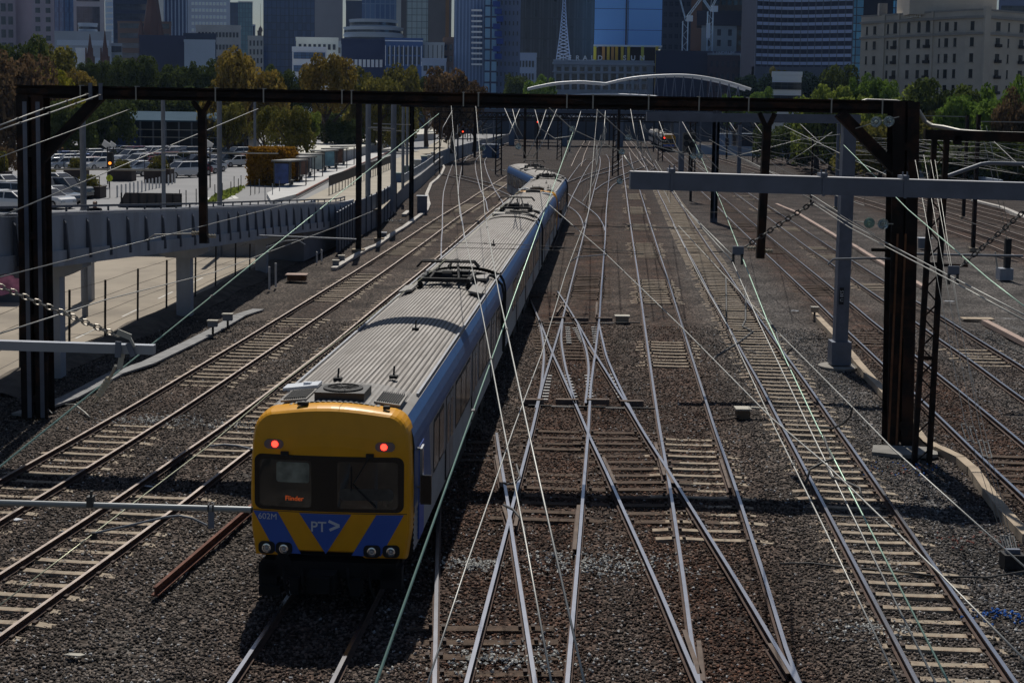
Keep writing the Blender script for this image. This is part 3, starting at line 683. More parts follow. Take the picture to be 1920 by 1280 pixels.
        m = MB(); m.box((1.72, .62, 2.2), (.2, .08, .55)); sub(m, 'side_mirror', M_blk)
        m = MB(); m.box((0, .35, .78), (2.5, .6, .3)); m.box((-.1, -.05, .62), (.5, .5, .34)); m.box((-.1, -.32, .62), (.36, .16, .28)); m.box((.5, .1, .5), (.2, .4, .3)); m.box((-.62, .1, .5), (.16, .4, .3))
        m.box((-1.15, .2, .66), (.34, .3, .4)); m.box((1.15, .2, .66), (.4, .3, .4)); m.box((-1.1, .1, .38), (.4, .3, .16))
        for xx in (-.85, -.5, .35, .75): m.tube([(xx, .0, .85), (xx + .05, -.12, .55), (xx + .12, -.05, .3)], .025, 6)
        m.lathe([(.11, 0), (.15, 0), (.15, -.03), (.11, -.03)], (-.86, .05, .93), 14, 'Y')
        sub(m, 'coupler', M_under)
    return body
tr = thing('electric_train', 'long suburban electric train with yellow front, blue stripes and grey ribbed roofs', 'train', (TRAIN0.x, TRAIN0.y, RZ - .2), rz=-math.atan(tslope))
LC = 24.0
carriage(tr, (0, 0, 0), 0, cab_near=True, panto=(1, 19.2), label='leading carriage with bright yellow driving cab')
carriage(tr, (0, LC, 0), 0, detail=0)
carriage(tr, (0, 2 * LC, 0), 0, cab_far=True, panto=(-1, 4.2), detail=0)
ang = math.atan(tslope)
def loc4(x, y):
    dx, dy = x - TRAIN0.x, y - TRAIN0.y; c, s = math.cos(ang), math.sin(ang)
    return (dx * c - dy * s, dx * s + dy * c, 0)
carriage(tr, (0, 3 * LC + .2, 0), 0, cab_near=True, panto=(1, 17.5), detail=0)
carriage(tr, loc4(3.1, 122.9), .074 + ang + .02, panto=(-1, 12), detail=0)
for i in range(4):
    m = MB(); y = (i + 1) * LC - .35
    if i < 3: m.box((0, y, 2.1), (1.3, .75, 2.3)); m.box((0, y, .7), (.6, .8, .4))
    else: m.box((.0, 4 * LC - .15, 2.1), (1.3, 1.0, 2.3))
    m.build('gangway', M_blkm, tr, local=True)
# distant train
t2 = thing('electric_train', 'distant train with a yellow front and one red lamp under the right hand gantries', 'train', P(1254, 284, 330).xy.to_3d() + V((0, 0, RZ)), rz=-.06)
for i in range(4):
    y = i * 24
    m = MB(); m.loft([[V((x, y + a, z)) for x, z in ((-1.5, .95), (-1.5, 3.2), (-1.2, 3.75), (1.2, 3.75), (1.5, 3.2), (1.5, .95))] for a in (0.3 if i == 0 else 0, 23.4)]); c = m.build('carriage', M_steel, t2, local=True)
    m = MB(); m.prism([V((x, y + .2, z)) for x, z in ((-1.3, 3.76), (1.3, 3.76), (1.0, 3.86), (-1.0, 3.86))], (0, 23, 0)); m.build('roof', M_roof, c, local=True)
    for sx in (-1, 1):
        m = MB(); m.box((sx * 1.505, y + 11.8, 2.4), (.03, 22, .9)); m.build('window_strip', M_gls, c, local=True)
    for q in (5, 17): m = MB(); m.box((0, y + q, .5), (2, 3, .8)); m.build('bogie', M_under, c, local=True)
    if i % 2 == 0:
        m = MB(); m.box((0, y + 12, 4.0), (1.8, 2.2, .3)); m.build('pantograph', M_blkm, c, local=True)
m = MB(); m.prism([V((x, .3, z)) for x, z in ((-1.5, .95), (1.5, .95), (1.5, 3.3), (1.1, 3.8), (-1.1, 3.8), (-1.5, 3.3))], (0, -.3, 0)); cf = m.build('cab_front', M_yel, t2, local=True)
m = MB(); m.box((0, -.02, 2.35), (2.7, .04, 1.0)); m.build('windscreen', M_blk, cf, local=True)
m = MB(); m.box((0, -.02, 1.35), (2.6, .04, .6)); m.build('blue_stripe', M_dkblue, cf, local=True)
m = MB(); m.lathe([(.14, 0), (.14, -.05)], (-1.05, -.02, 3.1), 10, 'Y'); m.build('tail_lamp', M_red, cf, local=True)
# ================================================================== gantries, masts and the ramp
M_gblk = mat('gantry_black', (0.016, 0.013, 0.012), 0.85, var=.35, scale=3, spec=.2, stain=(.075, .036, .02), stscale=1.2, stamt=.65)
M_grey = mat('galvanised_grey', (0.145, 0.165, 0.215), 0.6, .2, var=.12, scale=2.5, stain=(.10, .115, .15), stscale=1.5, stamt=.4)
M_pgrey = mat('pole_grey', (0.17, 0.19, 0.225), 0.6, .1, var=.12, scale=2)
M_strap = mat('pale_strap', (0.42, 0.41, 0.37), .6, .3, var=.1)
M_ins = mat('porcelain', (0.50, 0.44, 0.33), .25, var=.15)
M_glsins = mat('glass_insulator', (0.55, 0.68, 0.68), .05, var=.0, spec=1.0); M_glsins.node_tree.nodes['Principled BSDF'].inputs['Transmission Weight'].default_value = .75
M_rustc = mat('rust_edge', (0.16, 0.07, 0.03), .9, var=.4, scale=4)
def zof(px, py, d): return P(px, py, d).z
def ground_d(px, py, z=0.0): return G(px, py, z)
def beam(m, a, b, w, h, mi=0): m.bar(a, b, w, h, mi)
def ibeam(m, a, b, w, h, mi=0):
    a = V(a); b = V(b); u = V((0, 0, h / 2))
    m.bar(a + u, b + u, w, .04, mi); m.bar(a - u, b - u, w, .04, mi); m.bar(a, b, .06, h - .04, mi)
def column(m, base, top, wid, leg, mi=0, battens=1.6, dep=.36):
    base = V(base); top = V(top)
    for s in (-1, 1):
        o = V((s * (wid - leg) / 2, 0, 0))
        m.bar(base + o + V((0, dep / 2, 0)), top + o + V((0, dep / 2, 0)), .03, leg, mi, up=V((1, 0, 0)))
        m.bar(base + o - V((0, dep / 2, 0)), top + o - V((0, dep / 2, 0)), .03, leg, mi, up=V((1, 0, 0)))
        m.bar(base + o, top + o, dep - .03, .05, mi, up=V((1, 0, 0)))
    L_ = (top - base).length; k = 0.6
    while k < L_ - .3:
        p = base + (top - base) * (k / L_)
        for s in (-1, 1): m.box(p + V((0, s * (dep / 2 + .022), 0)), (wid * .98, .012, .22))
        k += battens
g1 = thing('black_gantry', 'large black steel gantry spanning the whole yard above the train', 'gantry', (0, 41.5, 0))
lb = G(72, 781); rb = G(1682, 833)
bl = P(33, 171, lb.y); br = P(1712, 202, rb.y)
m = MB(); ibeam(m, bl, br, .38, .33); m.bar(bl, br, .30, .16); m.build('beam', M_gblk, g1)
bo_ = V((0, .62, 0)); m = MB(); ibeam(m, bl + bo_, br + bo_, .38, .33); m.build('beam', M_gblk, g1)
m = MB(); m.bar(bl + V((0, .31, .05)), br + V((0, .31, .05)), .26, .05); m.build('lacing_plate', M_gblk, g1)
m = MB(); column(m, V((lb.x, lb.y, 0)), V((P(62, 180, lb.y).x, lb.y, bl.z - .1)), .78, .345, battens=2.4, dep=.62); m.build('column', [M_gblk], g1)
m = MB(); column(m, V((rb.x, rb.y, 0)), V((P(1694, 200, rb.y).x, rb.y, br.z + .15)), .72, .325, battens=2.6, dep=.62); m.build('column', [M_gblk], g1)
for sx in (-.33, .05):
    m = MB(); a = V((lb.x + sx + .2, lb.y - .37, .05)); m.bar(a, (P(62, 180, lb.y).x + sx + .2, lb.y - .37, bl.z - .3), .02, .12, up=V((1, 0, 0))); m.build('grey_flange', M_grey, g1)
for sx in (-.345, -.12):
    m = MB(); m.bar((rb.x + sx, rb.y - .37, .05), (rb.x + sx + .03, rb.y - .37, 6.0), .02, .055, up=V((1, 0, 0))); m.build('rusty_edge', M_rustc, g1)
for a, b in (((188, 180), (72, 303)), ((1574, 212), (1690, 330))):
    d = lb.y if a[0] < 900 else rb.y
    m = MB(); m.bar(P(*a, d), P(*b, d), .3, .30); m.build('brace', M_gblk, g1)
for (tl, trr, mid, bot) in (((362, 190), (394, 190), (379, 215), (382, 456)), ((1424, 212), (1453, 213), (1438, 244), (1425, 484))):
    f = (mid[0] - 72) / 1610; d = lb.y * (1 - f) + rb.y * f
    m = MB(); b_ = P(*mid, d)
    for q in (tl, trr): m.bar(P(*q, d), b_, .12, .16, up=V((0, 1, 0)))
    m.bar(b_ + V((0, 0, .1)), P(*bot, d), .22, .22, up=V((0, 1, 0))); hp = m.build('drop_post', M_gblk, g1)
    m = MB(); c = P(bot[0], bot[1] - 20, d)
    for s in (-1, 1): m.lathe([(.03, 0), (.07, .04), (.03, .08), (.07, .12), (.03, .16), (.07, .2), (.03, .24)], c + V((s * .12, 0, -.1 * s)), 8, 'X' if s > 0 else 'X') if s > 0 else m.lathe([(.03, 0), (.07, -.04), (.03, -.08), (.07, -.12), (.03, -.16), (.07, -.2), (.03, -.24)], c + V((s * .12, 0, -.02)), 8, 'X')
    m.build('insulator', M_ins, hp)
for x in (160, 268, 421, 513, 662, 680, 890, 918, 1082, 1130, 1232, 1324, 1414, 1563, 1654):
    f = (x - 33) / 1679; c = bl + (br - bl) * f
    m = MB(); m.box(c + V((0, -.20, 0)), (.035, .015, .40)); m.box(c + V((0, -.05, .19)), (.06, .34, .03)); m.build('strap', M_strap, g1)
for x in (176, 196):
    m = MB(); f = (x - 33) / 1679; c = bl + (br - bl) * f
    m.box(c + V((.06, -.22, .03)), (.1, .05, .48)); m.build('hanger_plate', M_grey, g1)
m = MB(); m.tube([P(1600, 196, 40.3), P(1625, 189, 40.2), P(1680, 191, 40.2), P(1712, 198, 40.2), P(1722, 208, 40.2), P(1735, 228, 40.2), P(1748, 236, 40.0), P(1770, 239, 39.5), P(1800, 246, 39), P(1850, 250, 38.6), P(1960, 253, 38.4)], .06, 8); m.build('pale_cable_duct', M_strap, g1)
# second gantry further away
g2 = thing('black_gantry', 'second dark gantry behind the big black beam, with three thin drop posts', 'gantry', (0, 122, 0))
pl = G(771, 405); pr_ = G(1338, 416)
m = MB(); za = 9.55; ibeam(m, (pl.x - 1, pl.y, za), (pr_.x + 1, pr_.y, za), .3, .4); m.build('beam', M_gblk, g2)
m = MB(); ibeam(m, (pl.x, pl.y, 0), (pl.x, pl.y, za), .4, .4); m.build('column', M_gblk, g2)
m = MB(); ibeam(m, (pr_.x, pr_.y, 0), (pr_.x, pr_.y, za), .6, .62); m.build('column', M_grey, g2)
for x in (891, 985, 1161):
    m = MB(); f = (x - 771) / 567; d = pl.y + (pr_.y - pl.y) * f; a = P(x, 203, d); m.bar((a.x, d, za), (a.x, d, 5.1), .22, .22, up=V((0, 1, 0))); dp = m.build('drop_post', M_gblk, g2)
    m = MB(); m.tube([(a.x - .9, d, 5.4), (a.x, d, 5.3), (a.x + .9, d, 5.4)], .03, 6); m.build('registration_arm', M_strap, dp)
# lattice truss gantries in the distance
def truss(label, px0, px1, d, z0, z1, posts):
    t = thing('truss_gantry', label, 'gantry', (0, d, 0)); a = P(px0, 210, d).x; b = P(px1, 210, d).x
    m = MB(); n = max(4, int((b - a) / 1.6)); q = max(.13, d * .0007)
    for z in (z0, z1): m.bar((a, d, z), (b, d, z), q, q)
    for k in range(n):
        x0 = a + (b - a) * k / n; x1 = a + (b - a) * (k + .5) / n; x2 = a + (b - a) * (k + 1) / n
        m.bar((x0, d, z0), (x1, d, z1), q * .7, q * .7); m.bar((x1, d, z1), (x2, d, z0), q * .7, q * .7)
    m.build('lattice_beam', M_gblk, t)
    for px in posts:
        m = MB(); x = P(px, 210, d).x; w = .42
        for s in (-1, 1): m.bar((x + s * w, d, 0), (x + s * w * .8, d, z1), .2, .2, up=V((0, 1, 0)))
        k = 0.3
        while k < z1 - 1: m.bar((x - w, d, k), (x + w, d, k + .55), .08, .12); k += .75
        m.build('lattice_post', M_gblk, t)
    return t
truss('nearest of the distant lattice gantries, with two dark lattice posts', 812, 1310, 205, 7.75, 8.75, (820, 936, 1156, 1300))
truss('middle one of the three distant lattice gantries over the far tracks', 845, 1420, 270, 7.6, 8.6, (845, 1050, 1240, 1418))
truss('farthest of the distant lattice gantries, close to the road bridge', 880, 1440, 345, 7.4, 8.4, (880, 1010, 1200, 1436))
# near grey gantry beam on the right
g3 = thing('grey_gantry', 'thick grey steel gantry beam reaching in from the right edge', 'gantry', P(2010, 800, 26).xy.to_3d())
ga = P(1181, 338, 26); gb = P(2040, 363, 26)
m = MB(); m.bar(ga, gb, .3, .312); m.build('beam', M_grey, g3)
m = MB(); m.bar(ga + V((0, 0, .162)), gb + V((0, 0, .162)), .32, .012); m.build('top_flange', mat('galv_top', (.5, .5, .52), .45, .5, var=.1), g3)
m = MB(); m.bar((gb.x - .3, gb.y, 0), (gb.x - .3, gb.y, gb.z + .2), .45, .45, up=V((0, 1, 0))); m.build('column', M_grey, g3)
for x, w_ in ((1258, .16), (1541, .16), (1693, .16)):
    f = (x - 1181) / 859; c = ga + (gb - ga) * f
    m = MB(); m.box(c + V((0, -.16, 0)), (.05, .02, .35)); m.box(c + V((0, 0, .2)), (w_ * .75, .34, .07)); m.box(c + V((-.04, -.1, .25)), (.024, .024, .1)); m.box(c + V((.04, -.1, .25)), (.024, .024, .1)); m.build('clamp', M_grey, g3)
# grey mast with its own arm
g4 = thing('grey_mast', 'tall grey steel mast standing on pale footings behind the near grey beam', 'mast', G(1573, 690))
b4 = G(1573, 688)
m = MB(); ibeam(m, b4, (b4.x + .05, b4.y, 9.25), .5, .5)
m = MB(); m.bar((b4.x, b4.y, .1), (b4.x + .05, b4.y, 9.25), .46, .5, up=V((0, 1, 0))); m.build('post', M_grey, g4)
m = MB(); m.box((b4.x, b4.y, .55), (.72, .7, .85)); m.build('base_sleeve', M_grey, g4)
m = MB(); m.lathe([(.75, -.02), (.75, .06), (.7, .08)], (b4.x, b4.y, 0), 20); m.build('footing', mat('pale_concrete', (.30, .28, .25), .9, var=.15), g4)
m = MB(); a = P(1212, 219, b4.y); b = P(1612, 224, b4.y); m.bar(a, b, .3, .32); m.build('arm', M_grey, g4)
m = MB(); m.box(P(1578, 555, b4.y - .28), (.16, .02, .62)); np_ = m.build('number_plate', M_blkm, g4)
vs, fs = text_mesh('S38 U', .17, 0); q = MB(); c = P(1578, 555, b4.y - .295)
q.add([(c.x + y_, c.y, c.z - x_) for x_, y_, z_ in vs], fs); q.build('plate_lettering', M_white, np_, fix=False)
# lattice mast, right
lm = G(1727, 868)
g5 = thing('lattice_mast', 'slender dark lattice mast standing just right of the black column', 'mast', lm)
b0, b1 = G(1714, 868), G(1742, 868); t0, t1 = P(1752, 262, lm.y), P(1775, 262, lm.y)
m = MB(); m.bar(b0, t0, .13, .13, up=V((0, 1, 0))); m.build('leg', M_gblk, g5)
m = MB(); m.bar(b1, t1, .13, .13, up=V((0, 1, 0))); m.build('leg', M_gblk, g5)
m = MB()
for k in range(11):
    a, b = k / 11, (k + 1) / 11
    m.bar(b0.lerp(t0, a), b1.lerp(t1, (a + b) / 2), .035, .035); m.bar(b1.lerp(t1, (a + b) / 2), b0.lerp(t0, b), .035, .035)
for k in (.33, .62): m.bar(b0.lerp(t0, k), b1.lerp(t1, k), .06, .1)
m.build('lacing', M_gblk, g5)
m = MB(); m.bar(P(1733, 252, lm.y), P(2060, 262, lm.y), .2, .26); m.build('cross_beam', M_gblk, g5)
m = MB(); x2 = P(2050, 255, lm.y); m.bar((x2.x, x2.y, 0), x2, .2, .2, up=V((0, 1, 0))); m.build('far_leg', M_gblk, g5)
m = MB(); m.box(P(1795, 262, lm.y), (.18, .2, .25)); m.build('junction_box', M_gblk, g5)
# posts: (base px, base py, top py, width, material, label)
def post(px, py, ytop, w_, mm, label, name='mast', z=0.0, arm=None, d=None, cat='mast'):
    b = G(px, py, z) if d is None else P(px, py, d); zt = P(px, ytop, b.y).z
    t = thing(name, label, cat, (b.x, b.y, z)); m = MB(); ibeam(m, (b.x, b.y, z), (b.x, b.y, zt), w_, w_)
    m = MB(); m.bar((b.x, b.y, z), (b.x, b.y, zt), w_ * .85, w_, up=V((0, 1, 0))); m.build('post', mm, t)
    m = MB(); m.box((b.x, b.y, z + .1), (w_ * 2, w_ * 2, .24)); m.build('footing', M_conc, t)
    if arm:
        for (xa, xb, ya) in arm:
            m = MB(); p0, p1 = P(xa, ya, b.y), P(xb, ya + 2, b.y); m.tube([p0, p1], .035, 6); m.build('arm', M_strap, t)
    return t
post(672, 473, 188, .40, M_gblk, 'thick black post between the ramp end and the leftmost track', arm=[(600, 700, 447)])
post(711, 452, 190, .33, M_gblk, 'thinner black post just right of the thick black post', arm=[(690, 740, 240)])
post(1276, 352, 222, .75, M_grey, 'grey post in front of the distant yellow fronted train')
post(1824, 470, 215, .28, M_gblk, 'dark post near the rusty tracks at the right edge', arm=[(1835, 1960, 228)])
post(1806, 410, 216, .3, M_gblk, 'dark post with a flat top bar before the right hand trees', arm=[(1718, 1810, 217)])
post(1520, 385, 250, .2, M_gblk, 'thin dark post between the two rightmost grey beams')
post(1567, 392, 232, .3, M_grey, 'slim grey post seen just left of the tall grey mast')
post(1385, 330, 235, .6, M_grey, 'grey post beside the dark relay huts')
tp_ = [(157, 395, 222, .26, 62, [(82, 310, 317)], 'grey tram pole with a long arm, standing over the row of planters'), (307, 365, 182, .27, 96, [(225, 306, 317)], 'grey tram pole behind the dark slatted barrier'),
       (412, 388, 185, .30, 88, [(305, 522, 286)], 'grey tram pole left of the golden ivy block'), (478, 292, 190, .28, 150, [(470, 530, 300)], 'grey tram pole rising out of the golden ivy block'),
       (690, 330, 190, .42, 112, [(690, 740, 238)], 'grey tram pole between the two black posts'), (737, 405, 188, .42, 108, [(700, 770, 232)], 'grey tram pole right of the second black post'),
       (755, 370, 195, .3, 140, [(700, 760, 244)], 'slim grey tram pole left of the lattice posts'), (763, 345, 198, .28, 160, None, 'slimmest grey tram pole by the pale tram shelter roof')]
for px, by, ty, w_, d, arm, lab in tp_:
    b = P(px, by, d); z = 1.5 if d > 92 else .05
    bb = V((b.x, d, z)); zt = P(px, ty, d).z
    t = thing('tram_pole', lab, 'pole', bb, 'grey tram poles'); m = MB(); m.tube([bb, (b.x, d, zt)], w_ / 2, 10); m.build('post', M_pgrey, t)
    for (xa, xb, ya) in arm or (): m = MB(); m.tube([P(xa, ya, d), P(xb, ya + 2, d)], .04, 6); m.build('arm', M_strap, t)
# ------------------------------------------------------------------ concrete ramp
M_rconc = mat('ramp_concrete', (0.37, 0.40, 0.455), .85, var=.16, scale=.5, stain=(.26, .27, .29), stscale=.5, stamt=.6, streak=(1, 1, .25), bump=.15, bscale=8)
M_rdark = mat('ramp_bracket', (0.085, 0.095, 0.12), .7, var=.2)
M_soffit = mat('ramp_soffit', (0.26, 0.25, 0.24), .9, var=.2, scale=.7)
PTOP = [(-200, 413), (0, 408), (83, 406), (155, 401.7), (320, 397.5), (420, 392), (523, 386), (620, 383), (665, 380)]
RP = []
for px, py in ((102, 706), (347, 591), (491, 511), (622, 452)):
    b = G(px, py); x = b.x + 1.25; u = proj((x, b.y, 4))[0]
    for _ in range(4): z = P(u, np.interp(u, [q[0] for q in PTOP], [q[1] for q in PTOP]), b.y).z; u = proj((x, b.y, z))[0]
    RP.append((x, b.y, z))
e0, e1 = RP[0], RP[1]; k_ = (e0[1] - 24) / (e1[1] - e0[1]); RP = [(e0[0] - (e1[0] - e0[0]) * k_ * .8, 24, e0[2] + (e0[2] - e1[2]) * k_)] + RP
RP[-1] = (RP[-1][0], RP[-1][1], max(2.55, RP[-1][2]))
REND = RP[-1][1] + 3
ry = np.arange(24, REND, 1.0); rx = np.interp(ry, [p[1] for p in RP], [p[0] for p in RP]); rz = np.interp(ry, [p[1] for p in RP], [p[2] for p in RP])
kk = np.ones(9) / 9; pad = lambda a: np.concatenate([a[0] - (a[1] - a[0]) * np.arange(4, 0, -1), a, a[-1] + (a[-1] - a[-2]) * np.arange(1, 5)])
rx = np.convolve(pad(rx), kk, 'valid'); rz = np.convolve(pad(rz), kk, 'valid')
rp = thing('concrete_ramp', 'pale concrete ramp bridge with ribbed parapet, descending away on concrete columns', 'bridge', (-16, 60, 0))
pz = [V((x, y, z)) for x, y, z in zip(rx, ry, rz)]
def strip(o0, z0, o1, z1, mb):                 # closed box section swept along the ramp: offsets to the left (-x), heights below the parapet top
    mb.loft([[p + V((-o0, 0, z0)), p + V((-o1, 0, z0)), p + V((-o1, 0, z1)), p + V((-o0, 0, z1))] for p in pz])
m = MB(); strip(0, 0, .18, -1.12, m); m.build('parapet', M_rconc, rp)
m = MB(); strip(-.10, -1.12, .4, -1.62, m); m.build('edge_beam', M_rconc, rp)
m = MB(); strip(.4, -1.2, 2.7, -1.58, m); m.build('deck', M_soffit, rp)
m = MB(); strip(2.7, 0, 2.9, -1.62, m); m.build('far_kerb', M_rconc, rp)
m = MB(); strip(.0, .02, .16, .09, m); m.build('coping', mat('coping_pale', (.42, .43, .46), .7, var=.1), rp)
m = MB(); strip(.6, .22, .7, .30, m); strip(.6, .02, .66, .08, m)
for i in range(0, len(pz), 2): m.bar(pz[i] + V((-.65, 0, -1.2)), pz[i] + V((-.65, 0, .25)), .06, .06, up=V((0, 1, 0)))
m.build('handrail', M_rdark, rp)
s = 0.0
for i in range(1, len(pz)):
    s += (pz[i] - pz[i - 1]).length
    if s >= 2.0 and i < len(pz) - 4:
        s = 0; p = pz[i]; t = (pz[i] - pz[i - 1]).normalized()
        m = MB(); m.prism([p + V((.0, 0, -.12)), p + V((.07, 0, -.25)), p + V((.17, 0, -1.32)), p + V((.17, 0, -1.45)), p + V((0, 0, -1.45))], t * .10); m.build('bracket', M_rdark, rp)
for px, py in ((102, 706), (347, 591), (491, 511)):
    b = G(px, py); i = int(np.argmin(abs(ry - b.y))); zt = rz[i] - 1.60
    m = MB(); m.box((b.x, b.y, (zt - .45) / 2), (.62, .6, zt - .45)); m.build('pier', M_rconc, rp)
    m = MB(); m.prism([V((b.x + 1.15, b.y - .5, zt)), V((b.x + 1.15, b.y - .5, zt - .2)), V((b.x + .55, b.y - .5, zt - .5)), V((b.x - .7, b.y - .5, zt - .5)), V((b.x - 1.35, b.y - .5, zt - .2)), V((b.x - 1.35, b.y - .5, zt))], (0, 1.0, 0)); m.build('crosshead', M_rconc, rp)
i0 = int(np.argmin(abs(ry - (G(540, 490).y))))
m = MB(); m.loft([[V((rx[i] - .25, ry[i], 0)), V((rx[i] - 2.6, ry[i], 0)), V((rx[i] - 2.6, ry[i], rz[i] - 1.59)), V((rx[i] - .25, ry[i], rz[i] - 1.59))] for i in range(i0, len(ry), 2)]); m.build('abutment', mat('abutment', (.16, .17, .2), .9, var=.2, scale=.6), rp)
bq = G(165, 566); t = thing('concrete_pillar', 'lone grey pillar on the road beyond the wire fence', 'pillar', bq); m = MB(); m.box(bq + V((0, 0, 2.2)), (.5, .5, 4.4)); m.build('shaft', M_rconc, t); m = MB(); m.box(bq + V((0, 0, 2.0)), (.62, .62, .3)); m.build('collar', M_rconc, t)
# the road under the ramp
M_road = mat('road_concrete', (0.34, 0.29, 0.225), .9, var=.14, scale=.25, stain=(.2, .17, .135), stscale=.18, stamt=.6, bump=.1)
fl_ = [(-40, 742), (38, 699), (130, 660), (197, 635), (258, 607), (312, 585), (366, 560), (404, 540), (441, 525), (468, 511), (517, 487), (560, 468), (615, 446)]
fp = [G(*p) for p in fl_]
rd = [V((-60, 28, .06))] + [V((fp[0].x - .5, 28, .06))] + [V((p.x - .25 + .15 * math.sin(i * 2.1), p.y, .06)) for i, p in enumerate(fp)] + [V((-60, fp[-1].y, .06))]
struct(MB().add(rd, [tuple(range(len(rd)))]).build('road', M_road))
m = MB()
for i, (x0, y0_) in enumerate(((-16.2, 44), (-16.0, 50), (-15.9, 56), (-15.7, 62), (-15.6, 68), (-15.4, 74))): m.add([(x0 - .05 - 1.2, y0_, .066), (x0 + .05 - 1.2, y0_, .066), (x0 + .12 - 1.2, y0_ + 2.6, .066), (x0 + .02 - 1.2, y0_ + 2.6, .066)], [(0, 1, 2, 3)])
o = m.build('road_markings', mat('road_paint', (.6, .58, .53), .8, var=.2), fix=False); struct(o)
M_dirt = mat('dirt_bank', (0.10, 0.085, 0.07), 1, var=.35, scale=1.5, bump=1.0, bscale=6, stain=(.2, .17, .13), stscale=.8, stamt=.5)
m = MB(); n = len(fp)
for i, p in enumerate(fp):
    for k, (o_, z) in enumerate(((-.35, .05), (.1, .16), (.7, .10), (1.3, .0 - .05))): m.v.append((p.x + o_ + .12 * math.sin(i * 3 + k), p.y, z + (.05 * math.sin(i * 1.7) if k < 3 else -.03)))
for i in range(n - 1):
    for k in range(3): m.f.append((i * 4 + k, i * 4 + k + 1, i * 4 + k + 5, i * 4 + k + 4)); m.m.append(0)
struct(m.build('dirt_bank', M_dirt, smooth=True))
fe = thing('wire_fence', 'dark wire fence of thin posts along the road under the ramp', 'fence', fp[3])
for p in fp[1:-1]:
    m = MB(); m.bar(p, p + V((.04, 0, 2.35)), .07, .07, up=V((0, 1, 0))); m.build('post', M_blkm, fe)
m = MB()
for z in (.5, 1.1, 1.7, 2.3): m.tube([p + V((0, 0, z)) for p in fp], .008, 4)
m.build('wire', mat('fence_wire', (.12, .12, .13), .6, .5, var=0), fe)
# graffiti wall at the left under the ramp
gw = thing('graffiti_wall', 'low wall with pink graffiti under the ramp at the left edge', 'wall', (-24.5, 62, 0))
m = MB(); a, b = P(-60, 545, 66), P(46, 545, 66); m.box(((a.x + b.x) / 2, 66.2, 1.0), (b.x - a.x, .3, 2.0)); m.build('wall', M_rdark, gw)
m = MB()
for k in range(9):
    x = -60 + k * 12; c = P(x + 3, 528 + 6 * (k % 3), 66.03); m.prism([c + V((math.cos(a_) * (.42 + .1 * (k % 2)), 0, math.sin(a_) * .36)) for a_ in np.linspace(0, 5.6, 7)], (0, -.004 * (k + 1), 0))
m.build('graffiti', mat('graffiti_pink', (.55, .22, .34), .8, var=.35, scale=3), gw)
# ================================================================== plaza, tram stop, car park
PZ = 1.5
M_asph = mat('car_park_asphalt', (0.27, 0.27, 0.275), .9, var=.12, scale=.15, stain=(.29, .29, .29), stscale=.1, stamt=.6)
M_plat = mat('platform_paving', (0.55, 0.545, 0.53), .85, var=.08, scale=.5)
M_tram = mat('tram_road', (0.42, 0.375, 0.30), .9, var=.12, scale=.3, stain=(.3, .27, .22), stscale=.25, stamt=.5)
bd = [(-11.2, 105), (-10.9, 128), (-10.8, 168), (-11.6, 256), (-6, 340), (0, 432), (2, 560)]
pp = [V((-15.4, 88, PZ)), V((-15.0, 104, PZ))] + [V((x, y, PZ)) for x, y in bd] + [V((-500, 560, PZ)), V((-500, 88, PZ))]
struct(MB().prism(pp, (0, 0, -2.0)).build('plaza', M_asph))
def poly(pts, z): return [G(x, y, z) for x, y in pts]
tr_ = poly([(548, 384), (575, 372), (640, 340), (720, 306), (790, 280), (832, 258), (850, 264), (835, 282), (800, 312), (762, 345), (735, 372), (716, 392), (664, 392)], PZ + .01)
struct(MB().add(tr_, [tuple(range(len(tr_)))]).build('tram_road', M_tram))
pf = poly([(508, 376), (556, 364), (620, 331), (670, 309), (745, 277), (740, 271), (680, 293), (620, 314), (580, 330), (523, 350), (500, 362)], PZ + .32)
struct(MB().prism([p for p in pf], (0, 0, -.3)).build('tram_platform', M_plat))
m = MB(); e = poly([(556, 365.5), (620, 332.5), (670, 310), (745, 278)], PZ + .33)
for a, b in zip(e[:-1], e[1:]): m.bar(a, b, .14, .1)
struct(m.build('platform_edge', mat('platform_edge_red', (.22, .07, .045), .8, var=.2)))
m = MB()
for k in range(5):
    q = poly([(384 + k * 11, 371 - k * 1.5), (392 + k * 11, 370 - k * 1.5), (404 + k * 11, 376 - k), (395 + k * 11, 377 - k)], PZ + .012); m.add(q, [(0, 1, 2, 3)])
struct(m.build('zebra_crossing', mat('road_paint2', (.62, .62, .6), .8, var=.15), fix=False))
# long pale canopy of the tram shed
up_ = [(538, 281), (600, 269), (664, 264), (706, 252), (740, 247), (817, 241)]; lo_ = [(817, 251), (756, 255), (733, 263), (687, 275), (662, 281), (600, 290), (538, 302)]
sh = thing('tram_shed', 'long low tram shed with a pale flat roof and grey side wall', 'shed', G(680, 268, 3.0))
tp2 = poly(up_ + lo_, 3.0); tp2 = [V((p.x, p.y, 3.0)) for p in tp2]
MB().prism(tp2, (0, 0, .15)).build('roof', mat('shed_roof', (.62, .60, .52), .8, var=.1, scale=.3, stain=(.42, .4, .36), stscale=.3, stamt=.5), sh)
cc = sum(tp2, V()) / len(tp2)
MB().prism([V((p.x + (cc.x - p.x) * .03, p.y + (cc.y - p.y) * .01, PZ)) for p in tp2], (0, 0, 1.5)).build('wall', mat('shed_wall', (.22, .25, .30), .6, var=.2, scale=.5), sh)
